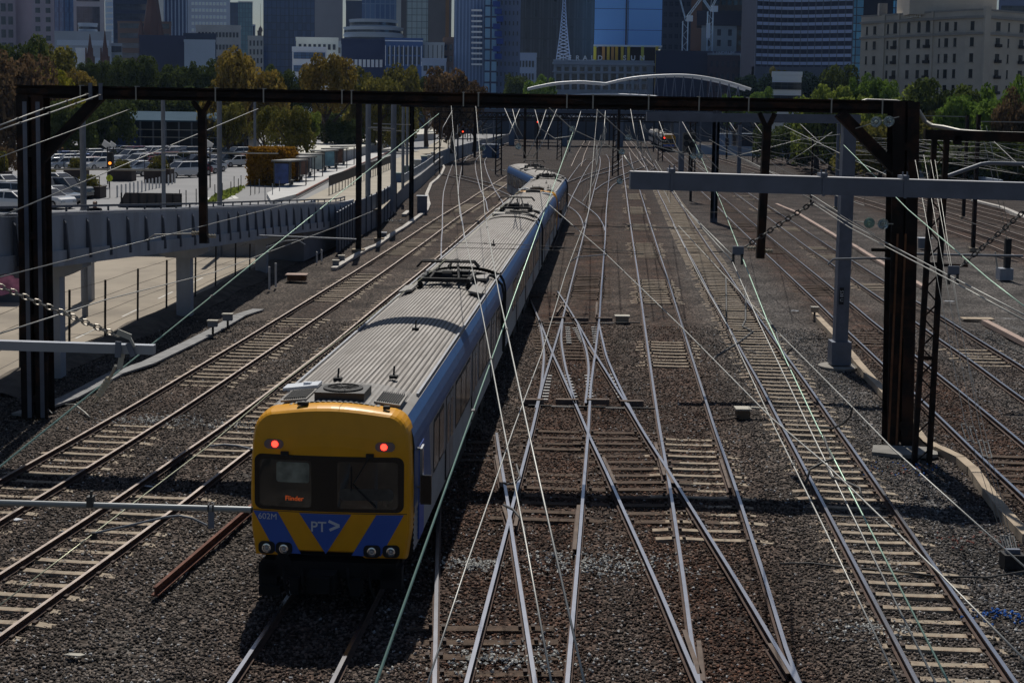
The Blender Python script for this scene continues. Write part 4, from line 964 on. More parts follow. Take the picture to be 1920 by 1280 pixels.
# boundary walls and railing
M_hoard = mat('hoarding_blue', (.13, .16, .21), .6, var=.15, scale=.7, stain=(.2, .23, .28), stscale=.5, stamt=.5)
bw = thing('boundary_wall', 'dark blue-grey boundary wall of tall panels behind the two black posts', 'wall', (-11, 110, 0))
ln = [V((RP[-1][0] + .1, RP[-1][1] - 8, 0)), G(663, 449), G(712, 421), G(741, 398)]
for a, b in zip(ln[:-1], ln[1:]):
    m = MB(); m.bar(a + V((0, 0, 1.3)), b + V((0, 0, 1.3)), .12, 2.6); m.build('panel', M_hoard, bw)
L_ = [ln[0].lerp(ln[1], k / 6) for k in range(6)] + [ln[1].lerp(ln[2], k / 5) for k in range(5)] + [ln[2].lerp(ln[3], k / 5) for k in range(6)]
for p in L_:
    m = MB(); m.bar(p + V((.1, 0, 0)), p + V((.1, 0, 2.75)), .09, .09, up=V((0, 1, 0))); m.build('post', M_rdark, bw)
pfn = thing('pale_fence', 'pale panelled fence curving along the tracks beyond the equipment cabinets', 'fence', (-11, 220, 0))
fl2 = [V((-11.3, 150, 0)), V((-11.3, 185, 0)), V((-11.8, 230, 0)), V((-10.5, 262, 0)), V((-7.5, 315, 0)), V((-1, 410, 0))]
M_pan = mat('fence_panel_pale', (.30, .33, .37), .6, var=.15, scale=.5)
for a, b in zip(fl2[:-1], fl2[1:]):
    n = max(1, int((b - a).length / 6))
    for k in range(n):
        p, q = a.lerp(b, k / n), a.lerp(b, (k + .9) / n); m = MB(); m.bar(p + V((0, 0, 1.2)), q + V((0, 0, 1.2)), .1, 2.4); m.build('panel', M_pan, pfn)
M_cab = [mat('cabinet_grey', (.33, .35, .37), .5, var=.12), mat('cabinet_blue', (.06, .12, .24), .5, var=.15), mat('cabinet_green', (.10, .17, .15), .5, var=.15)]
for px0, px1, yt, yb, k, lab in ((739, 755, 326, 369, 1, 'blue equipment cabinet with green lid, nearest of the cabinets on the fence line'), (776, 788, 301, 339, 0, 'grey equipment cabinet next to the dark blue cabinet'), (789, 800, 294, 331, 1, 'tall dark blue equipment cabinet in the middle of the row'),
                          (801, 807, 292, 321, 0, 'narrow grey equipment cabinet after the tall dark blue one'), (808, 815, 287, 313, 0, 'farthest grey equipment cabinet by the lattice post'), (757, 775, 312, 352, 2, 'green-grey equipment cabinet behind the third black post')):
    b = G((px0 + px1) / 2, yb); w_ = (px1 - px0) * b.y / 2700; h = (yb - yt) * b.y / 2700
    t = thing('equipment_cabinet', lab, 'cabinet', b, 'equipment cabinets along the boundary fence'); m = MB(); m.box(b + V((0, .8, h / 2)), (w_, 1.6, h)); m.build('body', M_cab[k], t)
    m = MB(); m.box(b + V((0, .8, h + .05)), (w_ + .15, 1.75, .1)); m.build('lid', M_cab[2] if k == 1 else M_cab[0], t)
    m = MB(); m.box(b + V((0, -.01, h * .5)), (w_ * .7, .03, h * .75)); m.build('door', M_cab[k], t)
rl = thing('tram_railing', 'long dark mesh railing running between the tram lanes', 'railing', G(700, 340, PZ))
a, b = G(617, 366, PZ), G(735, 316, PZ); n = 26
m = MB()
m.bar(a + V((0, 0, 1.25)), b + V((0, 0, 1.25)), .06, .9); m.build('mesh_panel', M_blkm, rl)
for k in range(n + 1): p = a.lerp(b, k / n); m = MB(); m.bar(p, p + V((0, 0, .85)), .07, .07, up=V((0, 1, 0))); m.build('post', M_blkm, rl)
# shelters
M_shf = mat('shelter_frame', (.08, .085, .09), .5, .4, var=.1); M_ad = [mat('poster_blue', (.04, .07, .22), .4, var=.5, scale=1.5), mat('poster_dark', (.06, .04, .03), .4, var=.6, scale=1.5), mat('poster_brown', (.12, .06, .04), .4, var=.6, scale=1.2), mat('poster_pale', (.36, .42, .40), .4, var=.3, scale=1), mat('poster_cyan', (.16, .30, .36), .4, var=.4, scale=1)]
def shelter(px, py, k, lab):
    b = G(px, py, PZ + .3); t = thing('tram_shelter', lab, 'shelter', b, 'tram shelters on the platform', rz=-.25); 
    def S(m, n, mm): m.build(n, mm, t, local=True)
    m = MB(); m.box((0, 0, 2.38), (1.9, 4.4, .14)); S(m, 'roof', mat('shelter_roof', (.2, .2, .19), .7, var=.15))
    for sx in (-.75, .8):
        for sy in (-1.95, 1.95): m = MB(); m.box((sx, sy, 1.15), (.09, .09, 2.3)); S(m, 'post', M_shf)
    m = MB(); m.box((-.75, 0, 1.25), (.05, 3.7, 1.9)); S(m, 'back_panel', M_gls)
    m = MB(); m.box((0.0, -1.95, 1.2), (1.35, .1, 1.85)); S(m, 'poster', M_ad[k])
    m = MB(); m.box((-.4, .2, .45), (.45, 2.6, .08)); m.box((-.4, -.9, .22), (.3, .1, .42)); m.box((-.4, 1.3, .22), (.3, .1, .42)); S(m, 'bench', M_shf)
for i, (px, py) in enumerate(((544, 348), (562, 339), (579, 331), (608, 321), (628, 315), (643, 309))):
    shelter(px, py, (0, 1, 2, 3, 4, 2)[i], ('nearest tram shelter, with a dark blue poster, beside the ivy block', 'second tram shelter from the ivy block, with a dark poster', 'third tram shelter from the ivy block, with a brown poster', 'tram shelter with a pale poster in the middle of the platform', 'tram shelter with a light blue poster', 'farthest tram shelter, just left of the thick black post')[i])
# golden ivy block
def leafcloud(n, fn, size):
    c = np.empty((n, 3)); nr = np.empty((n, 3))
    for i in range(n): c[i], nr[i] = fn()
    nr = nr + nrg.normal(size=(n, 3)) * .7; nr /= np.linalg.norm(nr, axis=1)[:, None]
    a = np.cross(nr, nrg.normal(size=(n, 3))); a /= np.linalg.norm(a, axis=1)[:, None]; b = np.cross(nr, a)
    s = size * (.6 + .8 * nrg.random((n, 1)))
    v = np.stack([c - a * s - b * s * .2, c + a * s * .1 - b * s * .75, c + a * s + b * s * .1, c - a * s * .1 + b * s * .75], 1).reshape(-1, 3)
    m = MB(); m.v = [tuple(p) for p in v]; m.f = [(4 * i, 4 * i + 1, 4 * i + 2, 4 * i + 3) for i in range(n)]; m.m = [0] * n; return m
def leafmat(name, c0, c1, tr=.35):
    m = bpy.data.materials.new(name); m.use_nodes = True; nt = m.node_tree; N = nt.nodes; L = nt.links
    N.remove(N['Principled BSDF']); d = N.new('ShaderNodeBsdfDiffuse'); t = N.new('ShaderNodeBsdfTranslucent'); mx = N.new('ShaderNodeMixShader'); mx.inputs[0].default_value = tr
    tc = N.new('ShaderNodeTexCoord'); no = N.new('ShaderNodeTexNoise'); no.inputs['Scale'].default_value = 2.6; no.inputs['Detail'].default_value = 8; no.inputs['Roughness'].default_value = .75
    L.new(tc.outputs['Object'], no.inputs['Vector'])
    r = N.new('ShaderNodeValToRGB'); r.color_ramp.elements[0].position = .36; r.color_ramp.elements[1].position = .64; r.color_ramp.elements[0].color = (*c0, 1); r.color_ramp.elements[1].color = (*c1, 1)
    L.new(no.outputs['Fac'], r.inputs['Fac'])
    for q in (d, t): L.new(r.outputs['Color'], q.inputs['Color'])
    L.new(d.outputs[0], mx.inputs[1]); L.new(t.outputs[0], mx.inputs[2]); L.new(mx.outputs[0], N['Material Output'].inputs['Surface']); return m
LM = {'gold': leafmat('leaf_gold', (.13, .105, .026), (.36, .26, .06)), 'dark': leafmat('leaf_dark', (.035, .052, .018), (.11, .14, .036)), 'olive': leafmat('leaf_olive', (.08, .09, .022), (.24, .21, .05)),
      'russet': leafmat('leaf_russet', (.07, .052, .03), (.21, .135, .07)), 'yellow': leafmat('leaf_yellow', (.13, .14, .016), (.42, .37, .04)), 'bright': leafmat('leaf_bright', (.06, .115, .022), (.22, .32, .06)),
      'lime': leafmat('leaf_lime', (.095, .14, .026), (.33, .38, .08)), 'teal': leafmat('leaf_teal', (.015, .03, .02), (.035, .06, .04)), 'orange': leafmat('leaf_orange', (.16, .075, .01), (.40, .22, .025))}
iv0 = G(497, 348, PZ); W, D, H = 3.6, 3.6, 3.4
def ivf():
    f = rnd.random(); x = rnd.uniform(-W / 2, W / 2); y = rnd.uniform(0, D); z = rnd.uniform(0, H)
    if f < .36: q, n_ = (x, 0, z), (0, -1, 0)
    elif f < .62: q, n_ = (W / 2, y, z), (1, 0, 0)
    elif f < .72: q, n_ = (-W / 2, y, z), (-1, 0, 0)
    else: q, n_ = (x, y, H), (0, 0, 1)
    b_ = .22 * math.sin(x * 2.3 + z * 1.7 + y) + rnd.uniform(-.12, .15)
    return [q[i] + n_[i] * b_ for i in range(3)], n_
iv = thing('ivy_block', 'boxy golden ivy covered hut standing at the end of the tram platform', 'hedge', iv0, rz=-.25)
leafcloud(9000, ivf, .13).build('foliage', LM['orange'], iv, local=True, fix=False)
m = MB(); m.box((0, D / 2, H / 2), (W - .2, D - .2, H - .1)); m.build('hut_core', mat('ivy_core', (.02, .018, .008), 1, var=.3), iv, local=True)
# planters
def planter(px0, px1, yt, yb, lab):
    b = G((px0 + px1) / 2, yb, PZ); w_ = (px1 - px0) * b.y / 2700; h = (yb - yt) * b.y / 2700 * .55
    t = thing('planter', lab, 'planter', b, 'dark planter boxes between the car park and the ramp'); m = MB(); m.box((0, .9, h / 2), (w_, 1.8, h)); m.box((0, .9, h), (w_ + .12, 1.92, .08)); m.build('box', mat('planter_brown', (.05, .035, .03), .8, var=.2), t, local=True)
    def fn():
        a = rnd.uniform(0, 6.28); r = rnd.random() ** .5; z = rnd.random() ** 1.3
        return (math.cos(a) * r * w_ * .46 * (1 - .5 * z), .9 + math.sin(a) * r * .8, h + z * h * .95), (math.cos(a), math.sin(a), .6)
    leafcloud(700, fn, .11).build('shrub', LM['olive'], t, local=True, fix=False)
    m = MB()
    for s in (-.5, .5): m.box((s * w_ * .95, .05, h * .95), (.05, .05, h * 1.9))
    m.box((0, .05, h * 1.9), (w_, .05, .05)); m.build('trellis', M_blkm, t, local=True)
for a in ((119, 158, 300, 336, 'dark planter left of the yellow crossing sign, in front of parked cars'), (203, 247, 303, 340, 'dark planter directly behind the yellow crossing sign'), (270, 319, 297, 343, 'dark planter at the upper end of the white bollards'),
          (130, 188, 333, 372, 'nearest dark planter, left of the lower end of the bollards'), (78, 103, 322, 348, 'dark planter just right of the left gantry column'), (-14, 10, 290, 363, 'dark planter cut by the left edge')): planter(*a)
M_boll = mat('bollard_white', (.62, .62, .62), .5, var=.08)
bp_ = [(220, 370), (228, 368), (236, 366.7), (243.7, 364), (251, 363), (258.7, 361), (266, 359.7), (273, 358), (280, 356), (286, 354.7), (293, 353.3), (299, 352), (307, 349), (316, 347), (323, 345), (328, 343)]
bo = None; ORDN = ['first', 'second', 'third', 'fourth', 'fifth', 'sixth', 'seventh', 'eighth', 'ninth', 'tenth', 'eleventh', 'twelfth', 'thirteenth', 'fourteenth', 'fifteenth', 'sixteenth']
for i, p in enumerate(bp_):
    b = G(*p, PZ); lab = 'white bollard, %s in the row counting from the near planter' % ORDN[i]
    if bo is None: bo = tag(MB().lathe([(.075, 0), (.075, .95), (.05, 1.0), (0, 1.0)], (0, 0, 0), 10).build('bollard', M_boll, local=True), lab, 'bollard', 'row of white bollards'); bo.location = b
    else: o = bo.copy(); C.objects.link(o); o.location = b; o['label'] = lab
b = G(284, 389, PZ); t = thing('slatted_barrier', 'dark slatted barrier screen standing behind the ramp parapet', 'barrier', b)
m = MB(); a, c = P(228, 376, b.y), P(340, 376, b.y); zz = P(284, 362, b.y).z
m.prism([V((a.x - .3, b.y, PZ)), V((c.x, b.y, PZ)), V((c.x, b.y, zz)), V((a.x + .25, b.y, zz))], (0, .12, 0)); m.build('panel', mat('barrier_dark', (.06, .05, .045), .8, var=.2), t)
for k in range(8): x = a.x + (c.x - a.x) * k / 7; m = MB(); m.box((x, b.y - .05, (PZ + zz) / 2), (.1, .08, zz - PZ)); m.build('slat_post', M_blkm, t)
b = G(206, 371, PZ); t = thing('crossing_sign', 'round yellow pedestrian crossing sign on a thin dark pole', 'sign', b); zc = P(205, 334, b.y)
m = MB(); m.tube([b, V((b.x, b.y, zc.z + .2))], .035, 8); m.build('pole', M_blkm, t)
m = MB(); m.lathe([(.27, .0), (.27, -.03), (0, -.031)], V((b.x, b.y - .05, zc.z)), 24, 'Y'); m.build('disc', mat('sign_yellow', (.62, .68, .02), .5, var=0), t)
m = MB(); o_ = V((b.x, b.y - .09, zc.z))
for p, q in (((0, .05), (-.1, -.14)), ((0, .05), (.11, -.13)), ((0, .06), (.0, .13)), ((-.02, .1), (-.1, 0))): m.bar(o_ + V((p[0], 0, p[1])), o_ + V((q[0], 0, q[1])), .01, .04, up=V((0, 1, 0)))
m.lathe([(.035, 0), (.035, -.01), (0, -.011)], o_ + V((0, 0, .17)), 10, 'Y'); m.build('walking_symbol', M_blk, t)
b = G(205, 352, PZ); t = thing('traffic_light', 'small traffic light glowing orange among the parked cars', 'traffic light', b); zc = P(207, 306, b.y)
m = MB(); m.tube([b, V((b.x, b.y, zc.z))], .06, 8); m.build('pole', M_blkm, t)
m = MB(); m.box((zc.x, b.y, zc.z + .35), (.5, .3, 1.3)); m.build('housing', M_blkm, t)
m = MB(); m.lathe([(.13, 0), (.13, -.05), (0, -.06)], V((zc.x, b.y - .16, zc.z)), 14, 'Y'); m.build('orange_lamp', emit('lamp_orange', (1, .28, .03), 3.0), t)
for px, py, lab in ((202, 345, 'lamp post with a tilted solar panel near the crossing sign'), (394, 352, 'lamp post with a tilted solar panel behind the left drop post'), (213, 320, 'lamp post among the cars, left of the solar lamp')):
    b = G(px, py, PZ); t = thing('solar_lamp', lab, 'lamp post', b); zt = P(px, 276, b.y).z
    m = MB(); m.tube([b, V((b.x, b.y, zt))], .06, 8); m.build('pole', M_blkm, t)
    m = MB(); m.box((b.x - .1, b.y, zt + .25), (.75, .06, .7), Matrix.Rotation(.6, 3, 'Y') @ Matrix.Rotation(.5, 3, 'X')); m.build('solar_panel', M_boll, t)
    m = MB(); m.box((b.x + .4, b.y, zt - .25), (.6, .2, .1)); m.build('lamp_head', M_blkm, t)
for px, py, ty, lab, cn in ((558, 290, 236, 'flag pole with a red and yellow banner above the ivy block', 0), (535, 288, 241, 'flag pole with a pale banner hung on a frame', 1), (803, 262, 222, 'distant flag pole with a furled pale flag', 1)):
    b = G(px, py, PZ); t = thing('flag_pole', lab, 'flag', b); d = b.y; zt = P(px, ty - 8, d).z
    m = MB(); m.tube([b, V((b.x, d, zt))], .07, 8); m.build('pole', M_pgrey, t)
    m = MB(); h = (zt - P(px, ty + 24, d).z); n = 6
    m.loft([[V((b.x + .1 + .9 * k / n + .15, d + .12 * math.sin(k * 1.4), zt - .2 - .15 * k)), V((b.x + .1 + .9 * k / n + .15, d + .12 * math.sin(k * 1.4 + .6), zt - h + .1 * k))] for k in range(n + 1)], closed=False, cap=False)
    m.build('flag', mat('flag_%d' % cn, ((.45, .2, .12), (.42, .38, .34))[cn], .8, var=.7, scale=.9), t, fix=False)
# thin fence and grass strip near the barrier
M_grass = LM['lime']
t = thing('picket_fence', 'thin dark fence posts around the grass strip left of the tram stop', 'fence', G(440, 365, PZ))
for k, (px, py) in enumerate(((337, 386), (349, 387), (368, 384), (403, 374), (417, 371), (433, 368), (439, 356), (447, 361), (452, 354), (470, 366), (478, 364), (486, 362), (497, 376), (511, 372), (524, 365))):
    b = G(px, py, PZ); m = MB(); m.bar(b, b + V((0, 0, 1.25)), .06, .06, up=V((0, 1, 0))); m.build('post', M_blkm if k < 11 else M_pgrey, t)
gp = poly([(388, 380), (405, 366), (447, 351), (462, 352), (440, 366), (410, 378)], PZ + .02)
def grf():
    a, b, c = rnd.random(), rnd.random(), rnd.random(); i = rnd.randrange(1, 5); s = a + b + c
    p = (gp[0] * a + gp[i] * b + gp[i + 1] * c) / s; return (p.x, p.y, PZ + .03 + .15 * rnd.random()), (rnd.uniform(-1, 1), rnd.uniform(-1, 1), .3)
struct(leafcloud(1500, grf, .14).build('grass', LM['lime'], fix=False), 'stuff')
# pavilion behind the car park
pv = thing('pavilion', 'long glazed sports pavilion with a pale blue roof behind the car park', 'building', G(330, 285, PZ))
d = G(330, 287, PZ).y; xa, xb = P(190, 250, d).x, P(455, 250, d).x; zr = P(330, 213, d).z; zr2 = P(330, 229, d).z
m = MB(); m.prism([V((xa, d, zr2)), V((xb, d, zr2)), V((xb - 2, d + 9, zr)), V((xa, d + 9, zr))], (0, 0, .25)); m.build('roof', mat('pav_roof', (.06, .10, .14), .95, var=.1, scale=.3, spec=.05), pv)
m = MB(); m.box(((xa + xb) / 2, d + 10, (PZ + zr2) / 2), (xb - xa, 10, zr2 - PZ - .1)); m.build('hall', mat('pav_dark', (.02, .03, .05), .3, var=.4, scale=.3), pv)
for k in range(12): x = xa + (xb - xa) * k / 11; m = MB(); m.box((x, d + .3, (PZ + zr2) / 2), (.22, .22, zr2 - PZ)); m.build('column', M_pgrey, pv)
for z in (2.6, 4.0, 5.2): m = MB(); m.box(((xa + xb) / 2, d + .1, z), (xb - xa + 6, .06, .12)); m.build('rail', M_strap, pv)
m = MB(); m.box((P(230, 262, d).x, d + 2, 3.6), (4.5, 3, 3.4)); m.build('blue_box', mat('pav_blue', (.04, .08, .22), .5, var=.1), pv)
m = MB(); m.box(((xa + xb) / 2, d - 6, PZ + .6), (xb - xa + 30, .15, 1.2)); m.build('low_fence', M_blkm, pv)
t = thing('stadium_stand', 'dark stepped seating stand left of the pavilion', 'stand', G(215, 285, PZ))
for k in range(5): m = MB(); m.box((P(206, 250, d).x, d + 2 + k * 1.6, PZ + .6 + k * .9), (9, 1.6, .9)); m.build('tier', mat('stand_%d' % (k % 2), ((.05, .06, .08), (.1, .11, .13))[k % 2], .7, var=.2), t)
# cars
M_car = {'white': (.7, .7, .7), 'silver': (.42, .44, .47), 'grey': (.12, .125, .135), 'black': (.012, .012, .015), 'blue': (.03, .08, .24), 'red': (.2, .015, .015)}
M_car = {k: mat('car_' + k, v, .25, .1 if k in ('white', 'red') else .5, var=.0, coat=1.0) for k, v in M_car.items()}
M_tyre = mat('tyre', (.012, .012, .012), .9, var=.1); M_cgl = glass('car_glass', (.015, .018, .022), .04); M_rim = mat('rim', (.4, .4, .42), .3, .8, var=0)
def car_meshes(kind):
    L_ = 4.5 if kind != 'suv' else 4.8; H = {'hatch': 1.48, 'sedan': 1.44, 'suv': 1.75}[kind]; hw = .9; zb = .32; zh = .62 * H
    st = {'hatch': [(-2.22, .5), (-2.16, .74), (-1.9, .86), (-1.0, .95), (1.7, .99), (2.08, .93), (2.2, .62)], 'sedan': [(-2.3, .5), (-2.22, .72), (-1.9, .83), (-1.0, .92), (1.5, .96), (2.15, .92), (2.28, .6)], 'suv': [(-2.42, .6), (-2.36, .9), (-2.1, 1.02), (-1.2, 1.1), (2.1, 1.12), (2.3, 1.05), (2.4, .75)]}[kind]
    m = MB(); m.loft([[V((x, -hw * s, zb)), V((x, -hw * s, z * .75)), V((x, -hw * .94 * s, z)), V((x, hw * .94 * s, z)), V((x, hw * s, z * .75)), V((x, hw * s, zb))] for i, (x, z) in enumerate(st) for s in ((.80 if i in (0, len(st) - 1) else .9 if i in (1, len(st) - 2) else 1.0),)])
    gx = {'hatch': (-1.15, -.25, 1.1, 2.0), 'sedan': (-1.1, -.25, .8, 1.75), 'suv': (-1.35, -.5, 1.7, 2.2)}[kind]; zl = {'hatch': .93, 'sedan': .92, 'suv': 1.08}[kind]
    g = MB(); g.loft([[V((gx[0], -.84, zl)), V((gx[3], -.84, zl)), V((gx[3], .84, zl)), V((gx[0], .84, zl))], [V((gx[1], -.66, H - .05)), V((gx[2], -.68, H - .05)), V((gx[2], .68, H - .05)), V((gx[1], .66, H - .05))]])
    r = MB(); r.loft([[V((gx[1] - .05, -.69, H - .06)), V((gx[2] + .06, -.7, H - .06)), V((gx[2] + .06, .7, H - .06)), V((gx[1] - .05, .69, H - .06))], [V((gx[1] + .12, -.58, H)), V((gx[2] - .08, -.6, H)), V((gx[2] - .08, .6, H)), V((gx[1] + .12, .58, H))]])
    for a, b in (((gx[0], zl), (gx[1], H - .05)), ((gx[3], zl), (gx[2], H - .05))):
        for s in (-1, 1): r.bar((a[0], s * .845, a[1]), (b[0], s * .68, b[1]), .07, .05)
    for s in (-1, 1): r.bar(((gx[0] + gx[3]) / 2 - .05, s * .848, zl), ((gx[1] + gx[2]) / 2, s * .69, H - .05), .08, .04)
    wl = MB(); wl.lathe([(.2, -.1), (.32, -.1), (.33, 0), (.32, .1), (.2, .1)], (0, 0, 0), 16, 'Y'); rm = MB(); rm.lathe([(.2, -.108), (.08, -.09), (.08, .09), (.2, .108)], (0, 0, 0), 12, 'Y')
    hl = MB(); hl.box((0, 0, 0), (.08, .36, .13))
    return m, g, r, wl, rm, hl, L_, st
CARP = {}
def car(kind, col, loc, rz, lab):
    key = (kind, col)
    if key not in CARP:
        t = thing('parked_car', lab, 'car', (0, 0, 0), 'cars parked in the car park'); m, g, r, wl, rm, hl, L_, st = car_meshes(kind)
        b = m.build('body', M_car[col], t, local=True); g.build('window_glass', M_cgl, t, local=True); r.build('roof', M_car[col], t, local=True)
        fx = st[0][0] + .75; bx = st[-1][0] - .8
        for x in (fx, bx):
            for s in (-.82, .82): w_ = wl.build('wheel', M_tyre, t, local=True); w_.location = (x, s, .33); q = rm.build('rim', M_rim, w_, local=True)
        for s in (-.58, .58):
            h_ = hl.build('headlight', M_lens, t, local=True); h_.location = (st[0][0] + .02, s, st[0][1] + .06)
            h_ = hl.build('tail_light', mat('tail_plastic', (.3, .01, .01), .3, var=0), t, local=True); h_.location = (st[-1][0] - .02, s, st[-1][1] + .12)
        t.location = loc; t.rotation_euler = (0, 0, rz); CARP[key] = t
    else: dup(CARP[key], loc, rz, lab)
kinds = ['hatch', 'sedan', 'suv']; ORD = ORDN + ['last']
def carrow(pts, rz, where, seed, far=True):
    r_ = random.Random(seed)
    for i, p in enumerate(pts):
        px, py = p[:2]; k = p[2] if len(p) > 2 else r_.choice(['hatch', 'sedan', 'hatch', 'suv']); c = p[3] if len(p) > 3 else r_.choice(['white', 'white', 'silver', 'silver', 'grey', 'black', 'white', 'blue', 'red'])
        z = p[4] if len(p) > 4 else PZ
        car(k, c, G(px, py, z), rz + r_.uniform(-.06, .06), '%s %s, %s from left in %s' % (c, {'hatch': 'hatchback', 'sedan': 'sedan car', 'suv': 'off-road car'}[k], ORD[min(i, 16)], where))
carrow([(5, 366, 'suv', 'white'), (14, 380, 'suv', 'white'), (2, 392, 'sedan', 'silver'), (30, 396, 'hatch', 'white')], 2.75, 'the near group at the left edge', 3)
carrow([(88, 390, 'hatch', 'white'), (104, 382, 'sedan', 'grey'), (122, 372, 'suv', 'grey'), (97, 366, 'sedan', 'silver')], 2.7, 'the near group right of the column', 4)
carrow([(98, 318, 'sedan', 'silver'), (116, 318, 'hatch', 'silver'), (136, 317), (154, 318, 'hatch', 'white'), (172, 316), (186, 318, 'hatch', 'white')], .95, 'the second row, behind the planters', 8)
carrow([(95, 304), (112, 304), (130, 303), (148, 303, 'sedan', 'white'), (166, 303), (184, 302, 'hatch', 'silver')], 1.0, 'the third row, left of the traffic light', 5)
carrow([(208, 290, 'hatch', 'silver'), (222, 291), (238, 292, 'hatch', 'white'), (256, 291), (272, 292, 'sedan', 'white'), (288, 292), (303, 292), (320, 291, 'hatch', 'white'), (336, 292)], 1.2, 'the far row in front of the pavilion', 6)
carrow([(215, 297), (232, 298), (250, 297), (268, 298), (285, 298), (300, 299), (317, 298), (334, 299)], 1.15, 'the row just before the far row', 21)
carrow([(340, 305), (330, 312), (314, 313), (296, 314), (278, 315), (262, 315), (244, 314)], 1.1, 'the row right of the traffic light', 22)
carrow([(100, 311), (120, 311), (140, 310), (160, 310), (178, 310)], 1.0, 'the row between the planters and third row', 23)
carrow([(402, 303), (384, 303), (420, 304), (436, 305), (452, 304)], .8, 'the middle row left of the ivy block', 24)
carrow([(0, 350, 'hatch', 'silver'), (50, 372, 'sedan', 'white'), (44, 385, 'suv', 'silver')], 2.75, 'the second near group at left', 25)
carrow([(110, 354, 'hatch', 'white'), (86, 372, 'suv', 'black')], 2.7, 'the pair behind the left column', 26)
carrow([(226, 303), (246, 305, 'suv', 'white'), (264, 306, 'sedan', 'silver'), (284, 308), (300, 306, 'hatch', 'white'), (318, 305)], 1.0, 'the row behind the traffic light', 9)
carrow([(256, 326, 'hatch', 'silver'), (280, 330, 'hatch', 'grey'), (342, 333, 'suv', 'white'), (362, 329, 'hatch', 'red'), (376, 326, 'hatch', 'white'), (392, 322, 'hatch', 'white')], .9, 'the front row beyond the bollards', 10)
carrow([(352, 309, 'suv', 'silver'), (366, 312, 'hatch', 'black'), (388, 308, 'hatch', 'blue'), (404, 311, 'hatch', 'white'), (424, 313, 'suv', 'grey'), (440, 313, 'hatch', 'white'), (452, 309)], .9, 'the row left of the ivy block', 11)
carrow([(352, 297), (372, 296, 'sedan', 'silver'), (394, 297), (416, 293, 'sedan', 'black'), (432, 296, 'hatch', 'silver'), (446, 298)], .8, 'the back row left of the ivy block', 12)
carrow([(1808, 338, 'hatch', 'silver', .0), (1742, 330, 'suv', 'white', .0)], .1, 'the street under the right hand trees', 13)
# person on the ramp
pd = 51.0; pb = P(178, 400, pd); i = int(np.argmin(abs(ry - pd))); pzz = rz[i] - 1.28
pe = thing('person', 'person in dark clothes with dark hair walking along the ramp behind the parapet', 'person', (pb.x, pd, pzz))
def skin(verts, edges, name, mm, root=0, sub=2):
    me = bpy.data.meshes.new(name); me.from_pydata([v[:3] for v in verts], edges, []); o = bpy.data.objects.new(name, me); C.objects.link(o)
    md = o.modifiers.new('s', 'SKIN'); md.use_smooth_shade = True
    for k, v in enumerate(verts): me.skin_vertices[0].data[k].radius = v[3]; me.skin_vertices[0].data[k].use_root = (k == root)
    o.modifiers.new('b', 'SUBSURF').levels = sub; o.modifiers['b'].render_levels = sub
    dg = bpy.context.evaluated_depsgraph_get(); dg.update(); nm = bpy.data.meshes.new_from_object(o.evaluated_get(dg)); bpy.data.objects.remove(o)
    o = bpy.data.objects.new(name, nm); nm.materials.append(mm); C.objects.link(o); o.parent = pe; return o
R2 = lambda r: (r, r)
vb = [(0, 0, .95, (.15, .11)), (0, .0, 1.12, (.14, .10)), (0, 0, 1.32, (.17, .11)), (0, 0, 1.45, (.08, .07)), (0, -.01, 1.52, R2(.055)), (0, -.02, 1.60, (.075, .09)), (0, -.02, 1.69, (.07, .085)),
      (.09, 0, .88, R2(.085)), (.10, -.12, .48, R2(.06)), (.10, -.02, .08, R2(.04)), (.10, -.18, .04, R2(.035)), (-.09, 0, .88, R2(.085)), (-.10, .1, .48, R2(.06)), (-.10, .28, .10, R2(.04)), (-.10, .14, .04, R2(.035)),
      (.19, 0, 1.40, R2(.06)), (.25, .06, 1.12, R2(.042)), (.25, -.08, .90, R2(.032)), (.25, -.14, .82, R2(.034)), (-.19, 0, 1.40, R2(.06)), (-.25, -.02, 1.12, R2(.042)), (-.25, -.2, .95, R2(.032)), (-.25, -.27, .89, R2(.034))]
eb = [(0, 1), (1, 2), (2, 3), (3, 4), (4, 5), (5, 6), (0, 7), (7, 8), (8, 9), (9, 10), (0, 11), (11, 12), (12, 13), (13, 14), (2, 15), (15, 16), (16, 17), (17, 18), (2, 19), (19, 20), (20, 21), (21, 22)]
M_skin = mat('skin', (.35, .2, .14), .6, var=.05); M_cloth = mat('dark_cloth', (.02, .02, .026), .9, var=.2)
skin(vb, eb, 'body', M_skin)
skin([(0, 0, .97, (.17, .13)), (0, 0, 1.12, (.16, .12)), (0, 0, 1.32, (.19, .13)), (0, 0, 1.43, (.11, .09)), (.20, 0, 1.40, R2(.075)), (.26, .06, 1.12, R2(.056)), (.25, -.06, .93, R2(.046)), (-.20, 0, 1.40, R2(.075)), (-.26, -.02, 1.12, R2(.056)), (-.25, -.17, .97, R2(.046))], [(0, 1), (1, 2), (2, 3), (2, 4), (4, 5), (5, 6), (2, 7), (7, 8), (8, 9)], 'jacket', M_cloth)
skin([(0, 0, .93, (.165, .125)), (.095, 0, .86, R2(.1)), (.10, -.12, .48, R2(.075)), (.10, -.02, .10, R2(.055)), (-.095, 0, .86, R2(.1)), (-.10, .1, .48, R2(.075)), (-.10, .27, .12, R2(.055))], [(0, 1), (1, 2), (2, 3), (0, 4), (4, 5), (5, 6)], 'trousers', M_cloth)
skin([(0, .02, 1.70, (.09, .1)), (0, .05, 1.62, (.085, .06)), (0, .06, 1.54, (.06, .04))], [(0, 1), (1, 2)], 'hair', mat('hair', (.012, .009, .007), .7, var=.2))
